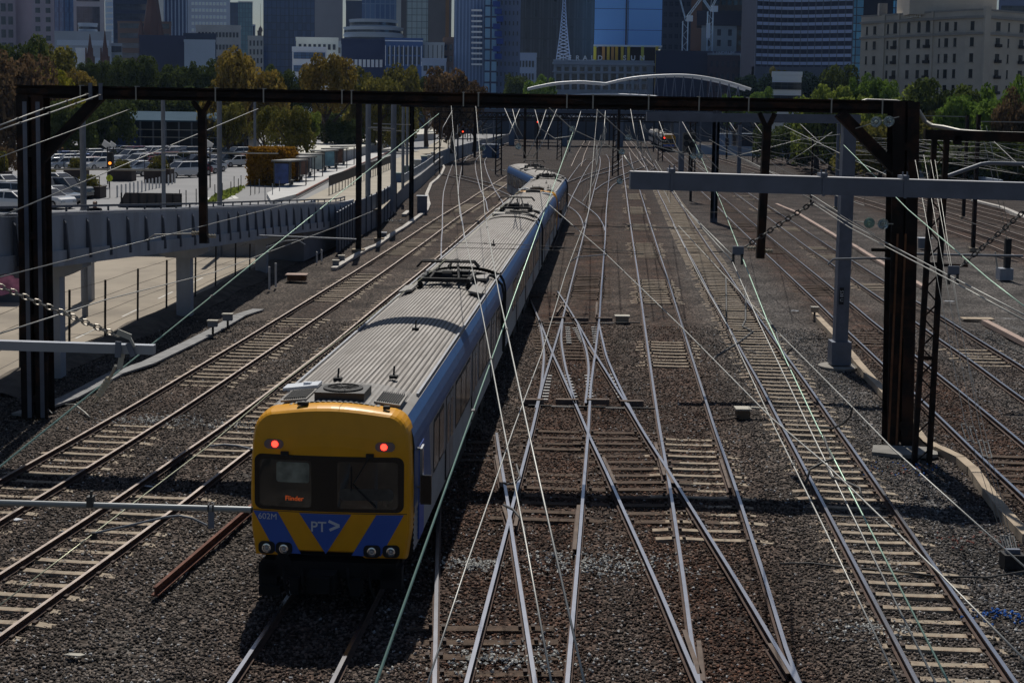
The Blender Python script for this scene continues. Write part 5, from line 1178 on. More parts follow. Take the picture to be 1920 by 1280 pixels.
for s in (-1, 1):
    m = MB(); m.lathe([(.012, 0), (.008, -.008), (0, -.01)], (s * .03, -.105, 1.655), 8, 'Y'); m.build('eye', M_blk, pe, local=True)
m = MB(); m.box((0, -.115, 1.625), (.02, .03, .035)); m.build('nose', M_skin, pe, local=True); m = MB(); m.box((0, -.104, 1.585), (.045, .012, .01)); m.build('mouth', mat('lip', (.2, .08, .06), .6, var=0), pe, local=True)
# ================================================================== trees
def crown(seed, n=6500, flat=.8, leaf=.05):
    r_ = random.Random(seed); lumps = [(V((0, 0, .5)), .42)]
    for k in range(19):
        a = r_.uniform(0, 6.28); z = r_.uniform(.18, .86); rr = r_.uniform(.3, .68) * (1.08 - .5 * max(0, z - .5)); lumps.append((V((math.cos(a) * rr, math.sin(a) * rr, z)), r_.uniform(.14, .3)))
    wts = [l[1] ** 2 for l in lumps]
    def fn():
        c, r = r_.choices(lumps, wts)[0]; d = V((r_.gauss(0, 1), r_.gauss(0, 1), r_.gauss(.25, 1))).normalized(); q = c + d * r * (1 - .55 * r_.random() ** 2.2)
        return (q.x, q.y, q.z), tuple(d)
    return leafcloud(n, fn, leaf)
CR = []
for s in range(6):
    o = crown(s + 20, leaf=.034).build('crown', LM['dark'], local=True, fix=False); CR.append(o.data); bpy.data.objects.remove(o)
M_bark = mat('bark', (.07, .05, .04), .95, var=.3, scale=3)
def trunk_mesh():
    m = MB(); m.tube([(0, 0, 0), (.01, .0, .15), (.0, .01, .32), (.02, 0, .55)], [.034, .027, .022, .01], 8)
    for a, z in ((.3, .24), (2.2, .28), (4.1, .22), (5.3, .33)): m.tube([(0, 0, z), (.12 * math.cos(a), .12 * math.sin(a), z + .14), (.26 * math.cos(a), .26 * math.sin(a), z + .3)], [.016, .011, .005], 6)
    return m
o = trunk_mesh().build('trunk', M_bark, local=True); TRM = o.data; bpy.data.objects.remove(o)
tk = 0
def tree(px, yt, wpx, d, tone, label, zb=1.0, name='tree', lo=.22):
    global tk
    tk += 1; c = P(px, 200, d); zt = P(px, yt, d).z; H = zt - zb; W = wpx * d / 2700 / 2 * 1.22
    t = thing(name, label, 'tree', (c.x, d, zb), 'trees around the yard'); t.rotation_euler = (0, 0, tk * 1.7)
    o = bpy.data.objects.new('trunk', TRM); C.objects.link(o); o.parent = t; o.scale = (H, H, H)
    o = bpy.data.objects.new('crown', CR[tk % 6]); C.objects.link(o); o.parent = t; lo = max(lo, 1 - 2.3 * W / H) if lo > .06 else lo; hz = H * (1 - lo) / 1.08; o.location = (0, 0, H * lo - .02 * H); o.scale = (W / .82, W / .82, hz)
    o.material_slots[0].link = 'OBJECT'; o.material_slots[0].material = LM[tone]
for a in [(22, 75, 150, 205, 'russet', 'big reddish brown tree at the left edge', 1.5, 'tree', .05), (42, 60, 90, 240, 'dark', 'dark green tree top rising behind the big reddish tree', 1.5), (105, 79, 110, 255, 'olive', 'tall dark olive tree behind the left end of the black beam', 1.5, 'tree', .1), (112, 124, 85, 222, 'yellow', 'low yellow-green tree above the left gantry column', 1.5, 'tree', .1),
          (150, 116, 62, 245, 'gold', 'brownish gold tree right of the yellow-green one', 1.5, 'tree', .1), (172, 106, 40, 300, 'dark', 'narrow dark tree under the twin red spires', 1.5), (190, 112, 40, 305, 'dark', 'small dark tree just right of the twin red spires', 1.5), (226, 102, 56, 300, 'dark', 'dark pointed tree in front of the navy box building', 1.5), (262, 103, 62, 295, 'dark', 'dark bushy tree below the navy box building', 1.5),
          (300, 118, 70, 300, 'dark', 'low dark tree in the middle of the left tree row', 1.5), (342, 111, 56, 305, 'dark', 'dark round tree left of the big golden tree', 1.5), (378, 107, 60, 300, 'dark', 'dark tree touching the big golden tree', 1.5), (458, 76, 128, 235, 'gold', 'biggest golden tree, standing left of the navy glass tower', 1.5, 'tree', .08), (520, 118, 50, 300, 'dark', 'dark tree in the gap right of the biggest golden tree', 1.5),
          (565, 132, 60, 300, 'dark', 'dark green tree left of the golden brown tree', 1.5), (612, 97, 86, 245, 'gold', 'golden brown tree in front of the white striped building', 1.5, 'tree', .1), (662, 138, 50, 300, 'dark', 'low dark tree beside the golden brown tree', 1.5), (700, 122, 105, 250, 'olive', 'wide olive brown tree above the middle left of the black beam', 1.5, 'tree', .1), (748, 108, 82, 285, 'olive', 'green topped tree below the blue gridded hotel', 1.5),
          (800, 132, 60, 290, 'dark', 'dark tree between the olive and the russet trees', 1.5), (850, 127, 100, 250, 'russet', 'dark russet tree left of the balconied apartment tower', 1.5, 'tree', .1), (890, 148, 50, 260, 'russet', 'small russet tree at the foot of the apartment tower', 1.5), (972, 128, 56, 430, 'dark', 'dark tree left of the newspaper building', 1.5), (1012, 137, 56, 420, 'bright', 'green tree at the left end of the white arch', 1.5),
          (545, 190, 66, 185, 'olive', 'dull green tree under the black beam above the ivy block', 1.5), (575, 198, 44, 190, 'lime', 'small bright green tree right of the tall grey poles', 1.5), (428, 192, 60, 200, 'olive', 'olive tree under the black beam left of the ivy block', 1.5), (495, 196, 50, 195, 'olive', 'thin olive tree behind the tram poles', 1.5), (260, 162, 110, 275, 'dark', 'dark tree behind the left part of the pavilion roof', 1.5), (340, 160, 110, 278, 'dark', 'dark tree behind the middle of the pavilion roof', 1.5),
          (415, 158, 100, 272, 'dark', 'dark tree behind the right part of the pavilion roof', 1.5), (200, 175, 90, 225, 'dark', 'shaded tree left of the pavilion', 1.5, 'tree', .1), (130, 190, 90, 200, 'dark', 'shaded tree behind the diagonal brace of the left column', 1.5, 'tree', .08), (12, 275, 40, 150, 'russet', 'small reddish tree at the left edge near the planters', 1.5, 'tree', .15), (650, 215, 70, 240, 'dark', 'dark tree above the pale shed roof', 1.5, 'tree', .1), (745, 205, 60, 260, 'olive', 'olive tree seen between the tram poles', 1.5, 'tree', .1),
          (610, 190, 80, 280, 'dark', 'dark tree beneath the golden brown tree', 1.5, 'tree', .05), (700, 178, 90, 300, 'dark', 'dark tree beneath the wide olive tree', 1.5, 'tree', .05), (520, 175, 90, 300, 'dark', 'dark tree beneath the biggest golden tree', 1.5, 'tree', .05),
          (1425, 136, 84, 410, 'teal', 'dark blue-green tree at the right end of the white arch', 1), (1378, 168, 46, 330, 'bright', 'small bright tree below the end of the white arch', .5), (1428, 160, 48, 325, 'bright', 'bright pointed tree left of the white car park building', .5), (1500, 126, 100, 430, 'teal', 'dark trees at the foot of the curved balcony tower', 1), (1458, 123, 30, 440, 'olive', 'small roof garden tree above the white car park building', 1),
          (1562, 121, 84, 300, 'dark', 'dark tree right of the white car park building', .5), (1535, 156, 110, 230, 'lime', 'yellow-green tree in front of the white car park building', .3, 'tree', .1), (1592, 163, 76, 226, 'lime', 'yellow-green tree below the left corner of the hotel', .3, 'tree', .1), (1624, 134, 64, 245, 'bright', 'green tree against the left end of the hotel', .3, 'tree', .1), (1656, 138, 50, 240, 'bright', 'narrow green tree against the left part of the hotel', .3, 'tree', .1),
          (1690, 157, 120, 215, 'lime', 'pale yellow-green willow in front of the hotel', .2, 'tree', .1), (1768, 150, 150, 205, 'dark', 'wide dark leafy tree in front of the hotel corner', .2, 'tree', .05), (1838, 176, 150, 188, 'bright', 'bright green tree behind the top of the lattice mast', .2, 'tree', .05), (1903, 118, 110, 200, 'bright', 'tall bright green tree at the right edge', .2, 'tree', .05), (1922, 160, 90, 180, 'russet', 'reddish tree at the right edge', .2, 'tree', .05),
          (1655, 212, 150, 210, 'olive', 'drooping olive willow behind the right black column', .1, 'tree', .02), (1480, 222, 100, 262, 'dark', 'dark tree under the right end of the black beam', .1, 'tree', .02), (1560, 214, 120, 240, 'dark', 'dark hanging tree behind the tall grey mast', .1, 'tree', .02), (1745, 205, 130, 195, 'olive', 'shady olive tree right of the black column', .1, 'tree', .02), (1820, 240, 160, 180, 'dark', 'shady dark tree below the cross beam of the lattice mast', .1, 'tree', .02), (1905, 245, 140, 175, 'dark', 'shady dark tree at the right edge', .1, 'tree', .02), (1870, 205, 130, 192, 'bright', 'leafy green tree just above the lattice mast cross beam', .2, 'tree', .02), (1760, 190, 110, 210, 'lime', 'light green tree behind the right black column', .2, 'tree', .02), (1600, 190, 110, 250, 'olive', 'dim olive tree above the grey arm of the tall mast', .2, 'tree', .02), (1700, 185, 100, 230, 'dark', 'dark tree directly behind the right black column', .2, 'tree', .02), (1440, 235, 50, 300, 'dark', 'small dark tree behind the relay huts', .1, 'tree', .02)]:
    tree(*a)
# ================================================================== city
def curtain(name, c1, c2, mort, w_, h, rough=.2, msz=.06, spec=.6, metal=.0):
    m = bpy.data.materials.new(name); m.use_nodes = True; nt = m.node_tree; N = nt.nodes; L = nt.links; b = N['Principled BSDF']; b.inputs['Roughness'].default_value = rough; b.inputs['Specular IOR Level'].default_value = spec; b.inputs['Metallic'].default_value = metal
    tc = N.new('ShaderNodeTexCoord'); sp = N.new('ShaderNodeSeparateXYZ'); L.new(tc.outputs['Object'], sp.inputs[0]); ad = N.new('ShaderNodeMath'); L.new(sp.outputs['X'], ad.inputs[0]); L.new(sp.outputs['Y'], ad.inputs[1]); cb = N.new('ShaderNodeCombineXYZ'); L.new(ad.outputs[0], cb.inputs['X']); L.new(sp.outputs['Z'], cb.inputs['Y'])
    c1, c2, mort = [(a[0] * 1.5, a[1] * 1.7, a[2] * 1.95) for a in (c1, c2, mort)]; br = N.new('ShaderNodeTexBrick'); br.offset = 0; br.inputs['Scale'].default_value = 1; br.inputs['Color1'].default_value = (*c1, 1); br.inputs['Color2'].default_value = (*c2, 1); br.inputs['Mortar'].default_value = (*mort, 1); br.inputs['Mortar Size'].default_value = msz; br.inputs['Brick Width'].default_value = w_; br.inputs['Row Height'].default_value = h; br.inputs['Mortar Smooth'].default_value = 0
    L.new(cb.outputs[0], br.inputs['Vector']); L.new(br.outputs['Color'], b.inputs['Base Color']); return m
M_wdk = curtain('window_dark', (.010, .014, .022), (.022, .03, .046), (.04, .045, .055), 1.5, 3.0, .1)
M_wblue = curtain('window_blue', (.03, .06, .12), (.05, .10, .19), (.02, .03, .05), 1.6, 3.2, .1)
def bld(label, x0, x1, yt, d, mm, depth=30, style=None, name='city_building', wm=None, pitch=3.5, fr=.5, nx=8, fx=.55, pad=.04, roofmat=None, cat='building', rot=0.0, yb=None, y0w=None, y1w=None):
    X0, X1 = P(x0, 180, d).x, P(x1, 180, d).x; zt = P((x0 + x1) / 2, yt, d).z; W = X1 - X0
    t = thing(name, label, cat, ((X0 + X1) / 2, d, 0), rz=rot); zb = 0 if yb is None else P((x0 + x1) / 2, yb, d).z
    k_ = (d + depth) / d - 1; XM = (X0 + X1) / 2; fp_ = lambda e, z: [V((-W / 2 - e, -e, z)), V((W / 2 + e, -e, z)), V((W / 2 + e + X1 * k_, depth + e, z)), V((-W / 2 - e + X0 * k_, depth + e, z))]
    m = MB(); m.prism(fp_(0, zb), (0, 0, zt - zb)); m.build('facade', mm, t, local=True)
    m = MB(); m.prism(fp_(.15, zt), (0, 0, .8)); m.build('parapet', roofmat or mm, t, local=True)
    za = P((x0 + x1) / 2, 178 if y0w is None else y0w, d).z; zz = min(zt - .5, P((x0 + x1) / 2, -25 if y1w is None else y1w, d).z); za = max(za, zb + 1)
    def rep(o, xyz):
        c = o.copy(); C.objects.link(c); c.parent = t; c.location = xyz
    first = None
    if style in ('bands', 'strips', 'grid', 'balconies'):
        spots = []; k = 0
        if style in ('bands', 'balconies'):
            z = za
            while z < zz: spots.append((0, z)); z += pitch
            size = (W * (1 - 2 * pad), pitch * fr)
        elif style == 'strips':
            for i in range(nx): spots.append((-W / 2 + W * (i + .5) / nx, (za + zt) / 2)); size = (W / nx * fx, (zt - za) * .98)
        else:
            size = (W / nx * fx, pitch * fr); z = zz - pitch * .6
            while z > za:
                for i in range(nx): spots.append((-W / 2 + W * pad + (W * (1 - 2 * pad)) * (i + .5) / nx, z))
                z -= pitch
        rest = MB()
        for i, (x, z) in enumerate(spots):
            if i < 98:
                if first is None: m = MB(); m.box((0, 0, 0), (size[0], .3 if style != 'balconies' else 1.4, size[1])); first = m.build({'bands': 'window_band', 'strips': 'window_strip', 'grid': 'window', 'balconies': 'balcony'}[style], wm or M_wdk, t, local=True); first.location = (x, -.1 if style != 'balconies' else -.6, z)
                else: rep(first, (x, -.1 if style != 'balconies' else -.6, z))
            else: rest.box((x, -.1, z), (size[0], .3, size[1]))
        if rest.v: o = rest.build('window_bank', wm or M_wdk, t, local=True); o['kind'] = 'stuff'
    return t
def bm_(n, c, var=.1, rough=.75, sc=.08):
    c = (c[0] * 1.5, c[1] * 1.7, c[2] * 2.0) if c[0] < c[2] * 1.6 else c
    return mat('b_' + n, c, rough, var=var, scale=sc, spec=.4)
pinkb = bm_('pink', (.26, .21, .22)); beige = bm_('beige', (.42, .39, .33)); concg = bm_('grey', (.26, .27, .28)); navy = curtain('navy_glass', (.015, .03, .075), (.02, .042, .10), (.012, .02, .045), 3.2, 3.6, .15, .12); dkb = bm_('darkblock', (.03, .035, .05)); cream = bm_('cream', (.50, .47, .38)); brownb = bm_('brown', (.17, .11, .085)); white_ = bm_('white', (.6, .62, .64)); blk_ = curtain('black_glass', (.006, .007, .012), (.012, .013, .02), (.016, .016, .022), 2.4, 3.4, .25, .1); tealg = curtain('teal_glass', (.05, .12, .14), (.07, .16, .18), (.04, .07, .09), 2.2, 3.4, .15, .2); bluest = curtain('blue_strips', (.025, .06, .14), (.06, .11, .2), (.10, .15, .22), 3.4, 40, .2, .35)
T_ = -260
bld('brownish pink tower with a grid of paired windows at the left edge', -40, 32, T_, 900, pinkb, style='grid', nx=5, pitch=8, fr=.62, fx=.6)
bld('blank pinkish tower second from the left edge', 32, 62, T_, 905, bm_('pinkblank', (.24, .20, .21)), depth=40)
bld('pinkish tower with one ladder column of dark windows', 62, 104, T_, 860, bm_('pink2', (.28, .22, .23)), style='grid', nx=2, pitch=5.4, fr=.55, fx=.42)
bld('dark blue tower with crossed bracing behind the portal tower', 104, 142, T_, 980, navy, style='strips', nx=4, wm=M_wblue, fx=.7)
p_ = bld('portal shaped tower with a pale frame round dark glass', 140, 198, -40, 930, bm_('portal', (.33, .31, .30)), depth=30)
for (a, b, c, d_) in ((145, 188, 13, 95), (145, 188, -30, 3)):
    X0, X1 = P(a, 100, 930).x, P(b, 100, 930).x; z0, z1 = P(165, d_, 930).z, P(165, c, 930).z; q = p_.location
    m = MB(); m.box(((X0 + X1) / 2 - q.x, -.2, (z0 + z1) / 2), (X1 - X0, .5, z1 - z0)); m.build('glass_panel', M_wdk, p_, local=True)
bld('pale tower with serrated balconies left of the dark navy tower', 199, 214, T_, 1250, bm_('pale', (.45, .5, .55)), style='balconies', pitch=5, fr=.3, wm=white_)
bld('very dark navy tower behind the red cathedral spire', 214, 292, T_, 1050, bm_('vdnavy', (.012, .02, .05)), style='bands', pitch=7, fr=.6, wm=M_wdk)
bld('brown office block with pale horizontal bands', 222, 322, 43, 820, brownb, style='bands', pitch=5.5, fr=.5)
bld('thin beige tower right of the red cathedral spire', 296, 308, T_, 1000, beige)
bld('dark blue tower with pale vertical stripes near its top', 306, 354, T_, 1040, bm_('bstripe', (.03, .045, .09)), style='strips', nx=7, wm=bm_('stripe', (.22, .25, .30)), fx=.35)
bld('pale tower with a dense grid of bright square windows', 353, 432, T_, 930, bm_('whitegrid', (.34, .37, .40)), style='grid', nx=10, pitch=4.2, fr=.5, fx=.62, pad=.08, wm=bm_('brightwin', (.55, .62, .66), rough=.3), y0w=62)
bld('dark tower left of the teal tower', 432, 450, 7, 1100, navy)
bld('teal glass tower with a pale cap by the bright gap of sky', 447, 474, 5, 1090, tealg, roofmat=beige)
bld('pale stepped tower low in the bright gap of sky', 462, 479, 48, 1200, bm_('pale2', (.35, .36, .38)), style='strips', nx=3)
t = bld('brown turret with a thin mast in the bright gap of sky', 483, 491, 60, 1150, brownb, depth=8)
m = MB(); z = t.children[1].location.z; zt = P(487, 60, 1150).z; m.lathe([(1.9, 0), (1.4, 2.5), (.3, 4), (.12, 5), (.1, 22)], (0, 4, zt + .5), 8); m.build('mast', brownb, t, local=True)
bld('low beige building under the bright gap of sky', 465, 502, 70, 840, beige, style='grid', nx=5, pitch=5, fr=.6, fx=.4)
bld('huge navy glass tower left of centre', 494, 590, T_, 720, navy, depth=45, style='strips', nx=6, wm=curtain('navy2', (.018, .036, .085), (.03, .055, .12), (.012, .02, .045), 3, 3.6, .12, .12), fx=.86)
bld('plain grey-brown slab tower behind the navy glass tower', 586, 642, T_, 900, bm_('slab', (.20, .19, .19)), depth=40)
bld('low grey concrete building with flat roof behind the twin spires', 104, 210, 62, 760, concg, style='bands', pitch=9, fr=.3, wm=bm_('cband', (.36, .38, .40)))
t = thing('round_drum_building', 'round concrete drum on the roof behind the twin spires', 'building', P(165, 62, 770)); h = P(165, 44, 770).z - P(165, 62, 770).z
m = MB(); R_ = 17 * 770 / 2700; m.lathe([(R_, -1), (R_, h * .8), (R_ * 1.06, h * .82), (R_ * 1.06, h), (0, h)], (0, 0, 0), 28); m.build('drum', concg, t, local=True)
m = MB(); m.lathe([(R_ * 1.02, h * .35), (R_ * 1.02, h * .6)], (0, 0, 0), 28); m.build('window_band', M_wdk, t, local=True)
bld('small white box building at the foot of the twin spires', 143, 168, 93, 700, white_, depth=12)
bld('grey block with slot windows between the spires and the navy box', 205, 230, 84, 770, concg, style='bands', pitch=8, fr=.4)
bld('dark navy box shaped building in the left skyline', 262, 348, 70, 640, bm_('nbox', (.02, .022, .045)), depth=40)
bld('second dark box with a flat roof left of the big golden tree', 345, 406, 66, 650, bm_('nbox2', (.02, .025, .04)), depth=30)
bld('pale grey stepped block in front of the dark boxes', 346, 404, 78, 630, bm_('pgrey', (.25, .28, .31)), depth=10, yb=140)
bld('beige building with a gently curved roof below the bright window grid', 368, 452, 50, 830, beige, style='grid', nx=12, pitch=7, fr=.4, fx=.55)
def spire(label, px, yt, ybase, w_, d, col):
    b = P(px, ybase, d); zt = P(px, yt, d).z; t = thing('spire', label, 'spire', (b.x, d, 0)); W = w_ * d / 2700 / 2; M_ = bm_('spire', col)
    m = MB(); m.box((0, 0, b.z / 2), (W * 2.1, W * 2.1, b.z)); m.build('tower', M_, t, local=True)
    m = MB(); m.lathe([(W, b.z), (W * .55, b.z + (zt - b.z) * .45), (.15, zt)], (0, 0, 0), 8); m.build('steeple', M_, t, local=True)
    for s in (-1, 1):
        m = MB(); m.lathe([(W * .28, b.z - 2), (W * .22, b.z + 4), (0.05, b.z + (zt - b.z) * .22)], (s * W * .9, -W * .9, 0), 6); m.build('pinnacle', M_, t, local=True)
spire('tall red-brown cathedral spire rising out of the top of the picture', 287, -70, 66, 40, 780, (.14, .065, .05)); spire('left one of the twin red spires', 169, 64, 106, 13, 700, (.15, .06, .05)); spire('right one of the twin red spires', 197, 58, 106, 13, 700, (.15, .06, .05))
bld('cream heritage building with windows above the white striped offices', 555, 634, 74, 600, cream, depth=20, style='grid', nx=8, pitch=4.4, fr=.5, fx=.5, y0w=92)
bld('white office block with dark horizontal window bands', 548, 612, 92, 560, white_, style='bands', pitch=5.0, fr=.5, wm=M_wblue)
bld('grey stepped offices behind the golden brown tree', 610, 648, 80, 640, concg, style='grid', nx=5, pitch=5, fr=.5)
t = thing('round_drum_building', 'grey rounded multi storey building left of the slim white edge', 'building', (P(692, 100, 640).x, 660, 0)); R_ = 56 * 640 / 2700
for k, (ya, yb_, rr) in enumerate(((76, 62, 1.0), (62, 48, 1.0), (48, 33, .82))):
    z0, z1 = P(692, ya, 640).z, P(692, yb_, 640).z; m = MB(); m.lathe([(R_ * rr, z0 if k else 0), (R_ * rr, z1 - .6), (R_ * rr * 1.03, z1 - .6), (R_ * rr * 1.03, z1), (0, z1)], (0, 0, 0), 40); m.build('tier', concg, t, local=True)
    m = MB(); m.lathe([(R_ * rr * 1.005, z0 + .8), (R_ * rr * 1.005, z1 - 1.4)], (0, 0, 0), 40); m.build('window_band', M_wdk, t, local=True)
bld('dark block low in the second gap of sky', 648, 680, 3, 1050, dkb, depth=20)
bld('tall blue tower with pale vertical streaks', 678, 746, T_, 1000, bluest, depth=40)
bld('slim pale edged wall beside the bronze tower', 742, 751, T_, 760, beige, depth=30)
t = bld('bronze tower with a pale reflecting glass strip', 750, 845, T_, 765, bm_('bronze', (.15, .125, .11)), depth=45)
X0, X1 = P(762, 100, 765).x - t.location.x, P(802, 100, 765).x - t.location.x; m = MB(); m.box(((X0 + X1) / 2, -.2, 60), (X1 - X0, .5, 150)); m.build('glass_strip', curtain('pale_glass', (.30, .34, .32), (.36, .39, .36), (.12, .14, .14), 2.6, 3.4, .2, .15), t, local=True)
m = MB(); X0 = P(838, 100, 765).x - t.location.x; m.box((X0, -.2, 75), (1.8, .5, 120)); m.build('copper_strip', bm_('copper', (.36, .2, .09)), t, local=True)
t = bld('wide dark navy building with a row of pale lower windows', 640, 723, 77, 520, bm_('wnavy', (.028, .038, .075)), depth=30)
for k in range(9): m = MB(); X0 = P(652 + k * 7.8, 118, 520).x - t.location.x; m.box((X0, -.1, P(680, 119, 520).z), (1.0, .3, 2.7)); m.build('window', white_, t, local=True)
t = bld('blue hotel block with a white window grid', 722, 792, 76, 505, bm_('bluehotel', (.05, .09, .18)), depth=20, style='grid', nx=8, pitch=3.3, fr=.82, fx=.42, wm=M_wdk, y0w=125, y1w=85)
m = MB()
for k in range(9): X0 = P(723 + k * 8.4, 100, 505).x - t.location.x; m = MB(); m.box((X0, -.25, P(757, 105, 505).z), (.22, .2, 7)); m.build('mullion', white_, t, local=True)
m = MB(); m.box((0, -.2, P(757, 77, 505).z), (13.2, .5, .35)); m.build('white_edge', white_, t, local=True)
bld('beige wall with two slot windows right of the blue hotel', 790, 832, 84, 510, beige, depth=20, style='strips', nx=5, fx=.14)
bld('narrow brown building behind the slot windowed wall', 830, 850, 74, 520, brownb, depth=18, style='grid', nx=2, pitch=4)
bld('low pale blue shopfront block above the russet tree', 790, 836, 114, 480, bm_('pblue', (.28, .31, .37)), depth=14, style='grid', nx=4, pitch=3.4, fr=.5, fx=.6)
bld('pale blue apartment tower with white balcony slabs', 850, 908, -30, 485, bm_('ablue', (.12, .16, .24)), style='strips', nx=9, wm=bm_('astr', (.20, .25, .34)), fx=.4)
for k in range(11):
    yb_ = 20 + k * 10.1; a = P(884, yb_, 483); b = P(904, yb_, 483); m = MB(); m.box(((a.x + b.x) / 2, 482.6, a.z), (b.x - a.x, 1.6, .55)); m.build('balcony', white_, bpy.data.objects[[o.name for o in bpy.data.objects if o.get('label') == 'pale blue apartment tower with white balcony slabs'][0]])
t = bld('stack of blue framed bays beside the apartment tower', 908, 930, -30, 482, curtain('bays', (.10, .20, .30), (.16, .28, .38), (.01, .02, .06), 3.9, 3.6, .25, .3), depth=14)
for k in range(8): c = P(931 + 3 * (k % 3), 8 + k * 14, 481.5); m = MB(); m.box((c.x, 482, c.z), (2.4, 1.6, 1.8)); m.build('blue_bay', bm_('bay', (.02, .045, .17)), t)
bld('plain blue-grey apartment slab right of the blue bays', 926, 974, -30, 490, bm_('abg', (.14, .16, .22)), depth=20, style='grid', nx=6, pitch=3.4, fr=.4, fx=.25)
bld('pale stone office building below the black tower', 914, 1005, 103, 530, bm_('stone', (.30, .32, .34)), depth=25, style='grid', nx=14, pitch=4.6, fr=.5, fx=.5)
bld('huge black glass tower right of centre', 972, 1118, T_, 660, blk_, depth=50, style='strips', nx=9, wm=curtain('blk2', (.007, .008, .014), (.03, .032, .042), (.008, .009, .014), 2.2, 9, .2, .3), fx=.5)
# lattice spire
b = P(1056, 112, 570); t = thing('lattice_spire', 'tall white lattice spire in front of the black tower', 'spire', (b.x, 570, 0)); zt = P(1056, -30, 570).z; M_lat = bm_('lattice', (.34, .38, .46)); m = MB()
m.box((0, 0, b.z / 2), (5, 5, b.z)); m.build('base', dkb, t, local=True)
def wd(z): f = (z - b.z) / (zt - b.z); return 2.4 * (1 - f) ** 1.8 + .35
for sx in (-1, 1):
    for sy in (-1, 1):
        m = MB(); m.tube([(sx * wd(z), sy * wd(z), z) for z in np.linspace(b.z, zt, 12)], .12, 5); m.build('leg', M_lat, t, local=True)
m = MB(); zs = [b.z + (zt - b.z) * k / 22 for k in range(23)]
for z0, z1 in zip(zs[:-1], zs[1:]):
    for sy in (-1, 1):
        for s in (-1, 1): m.tube([(s * wd(z0), sy * wd(z0), z0), (-s * wd(z1), sy * wd(z1), z1)], .07, 4)
m.build('lattice', M_lat, t, local=True)
# blue panelled tower on yellow columns
d = 565; t = bld('blue panelled tower standing on yellow columns', 1112, 1238, T_, d, curtain('blue_panels', (.18, .36, .62), (.18, .36, .62), (.05, .1, .2), 13.2, 8.1, .5, .14), depth=25, yb=87)
q = t.location; X0 = P(1173, 100, d).x - q.x; m = MB(); m.box((X0, -.15, P(1173, 30, d).z), (.7, .4, 60)); m.build('dark_joint', navy, t, local=True)
m = MB(); m.box((0, 12, P(1170, 100, d).z / 2 + 3), (22, 20, P(1170, 88, d).z)); m.build('core', bm_('ycore', (.05, .03, .03)), t, local=True)
m = MB(); m.box((0, -.3, P(1170, 86.5, d).z), (26.6, .8, .7)); m.build('soffit_edge', white_, t, local=True)
for px, c in ((1115, (.50, .32, .03)), (1131, (.34, .17, .05)), (1140, (.42, .26, .03)), (1148, (.3, .15, .04)), (1155.5, (.60, .22, .02)), (1166, (.34, .25, .03)), (1178, (.42, .28, .03)), (1204, (.32, .3, .05)), (1231, (.42, .28, .03))):
    c0 = P(px, 114, d); z1 = P(px, 88, d).z; m = MB(); m.box((c0.x, d - .6, z1 / 2), (1.05, 1.05, z1)); m.build('yellow_column', mat('b_ycol%d' % px, tuple(min(.9, k * 2.4) for k in c), .6, var=.05), t)
# newspaper building with rooftop letters
d = 545; t = bld('grey stone newspaper building with HERALD SUN letters on its roof', 1037, 1224, 117, d, bm_('hstone', (.24, .25, .26)), depth=24, name='newspaper_building')
q = t.location
for k in range(12):
    px = 1048 + k * 14.6
    for (ya, yb_, w_) in ((126, 134, 1.5), (139, 152, 1.9), (158, 168, 1.9)):
        a = P(px, ya, d); b = P(px, yb_, d); m = MB(); m.box((a.x, d - .05, (a.z + b.z) / 2), (w_, .3, a.z - b.z)); m.build('window', M_wdk, t)
    a = P(px - 7.3, 120, d); b = P(px - 7.3, 172, d); m = MB(); m.box((a.x, d - .25, (a.z + b.z) / 2), (.8, .5, a.z - b.z)); m.build('pilaster', bm_('hstone2', (.28, .29, .3)), t)
for y_, h in ((120, .9), (136, .5)): a = P(1130, y_, d); m = MB(); m.box((q.x, d - .5, a.z), (38.4, 1.2, h)); m.build('cornice', bm_('hstone2', (.28, .29, .3)), t)
for ch, px in zip('HERALDSUN', (1053, 1068, 1083, 1097, 1111, 1125, 1171, 1187, 1204)):
    vs, fs = text_mesh(ch, 2.5, .12, .05); c = P(px, 109.5, d); m = MB(); m.add([(c.x + x, d - .3 + z_, c.z + y_) for x, y_, z_ in vs], fs); m.build('roof_letter', bm_('letter', (.62, .65, .68)), t)
# right of centre: dark blocks, cranes, hotel sign
bld('dark block behind the left crane', 1236, 1294, T_, 680, dkb, depth=30, style='grid', nx=5, pitch=5, fr=.4)
bld('narrow rust brown tower beside the white crane', 1292, 1312, T_, 620, bm_('rustb', (.17, .075, .045)), depth=20)
bld('brown office tower with dark windows left of the curved tower', 1308, 1418, T_, 640, bm_('brownt', (.075, .055, .045)), depth=30, style='grid', nx=9, pitch=4.4, fr=.45, fx=.6)
bld('grey concrete core with dark wrap under construction', 1312, 1378, 47, 560, bm_('core', (.22, .23, .23)), depth=18, style='grid', nx=3, pitch=4.0, fr=.6, fx=.3, y0w=95)
bld('dark wrapped top of the construction core', 1303, 1386, 25, 558, bm_('wrap', (.012, .013, .025)), depth=20, yb=48)
bld('long low dark building behind the tall white arch', 1228, 1396, 100, 540, bm_('lowdark', (.022, .026, .05)), depth=20)
t = bld('dark red hotel with pale rooftop letters behind the arch', 1325, 1392, 104, 535, bm_('lind', (.055, .035, .04)), depth=14, style='grid', nx=6, pitch=4.6, fr=.5, fx=.4, roofmat=bm_('lindp', (.15, .16, .18)))
for i, ch in enumerate('LINDRUM'):
    vs, fs = text_mesh(ch, 1.6, .08, .02); c = P(1338 + i * 6, 100, 534.6); m = MB(); m.add([(c.x + x, 534.5 + z_, c.z + y_) for x, y_, z_ in vs], fs); m.build('roof_letter', bm_('letter2', (.26, .29, .33)), t)
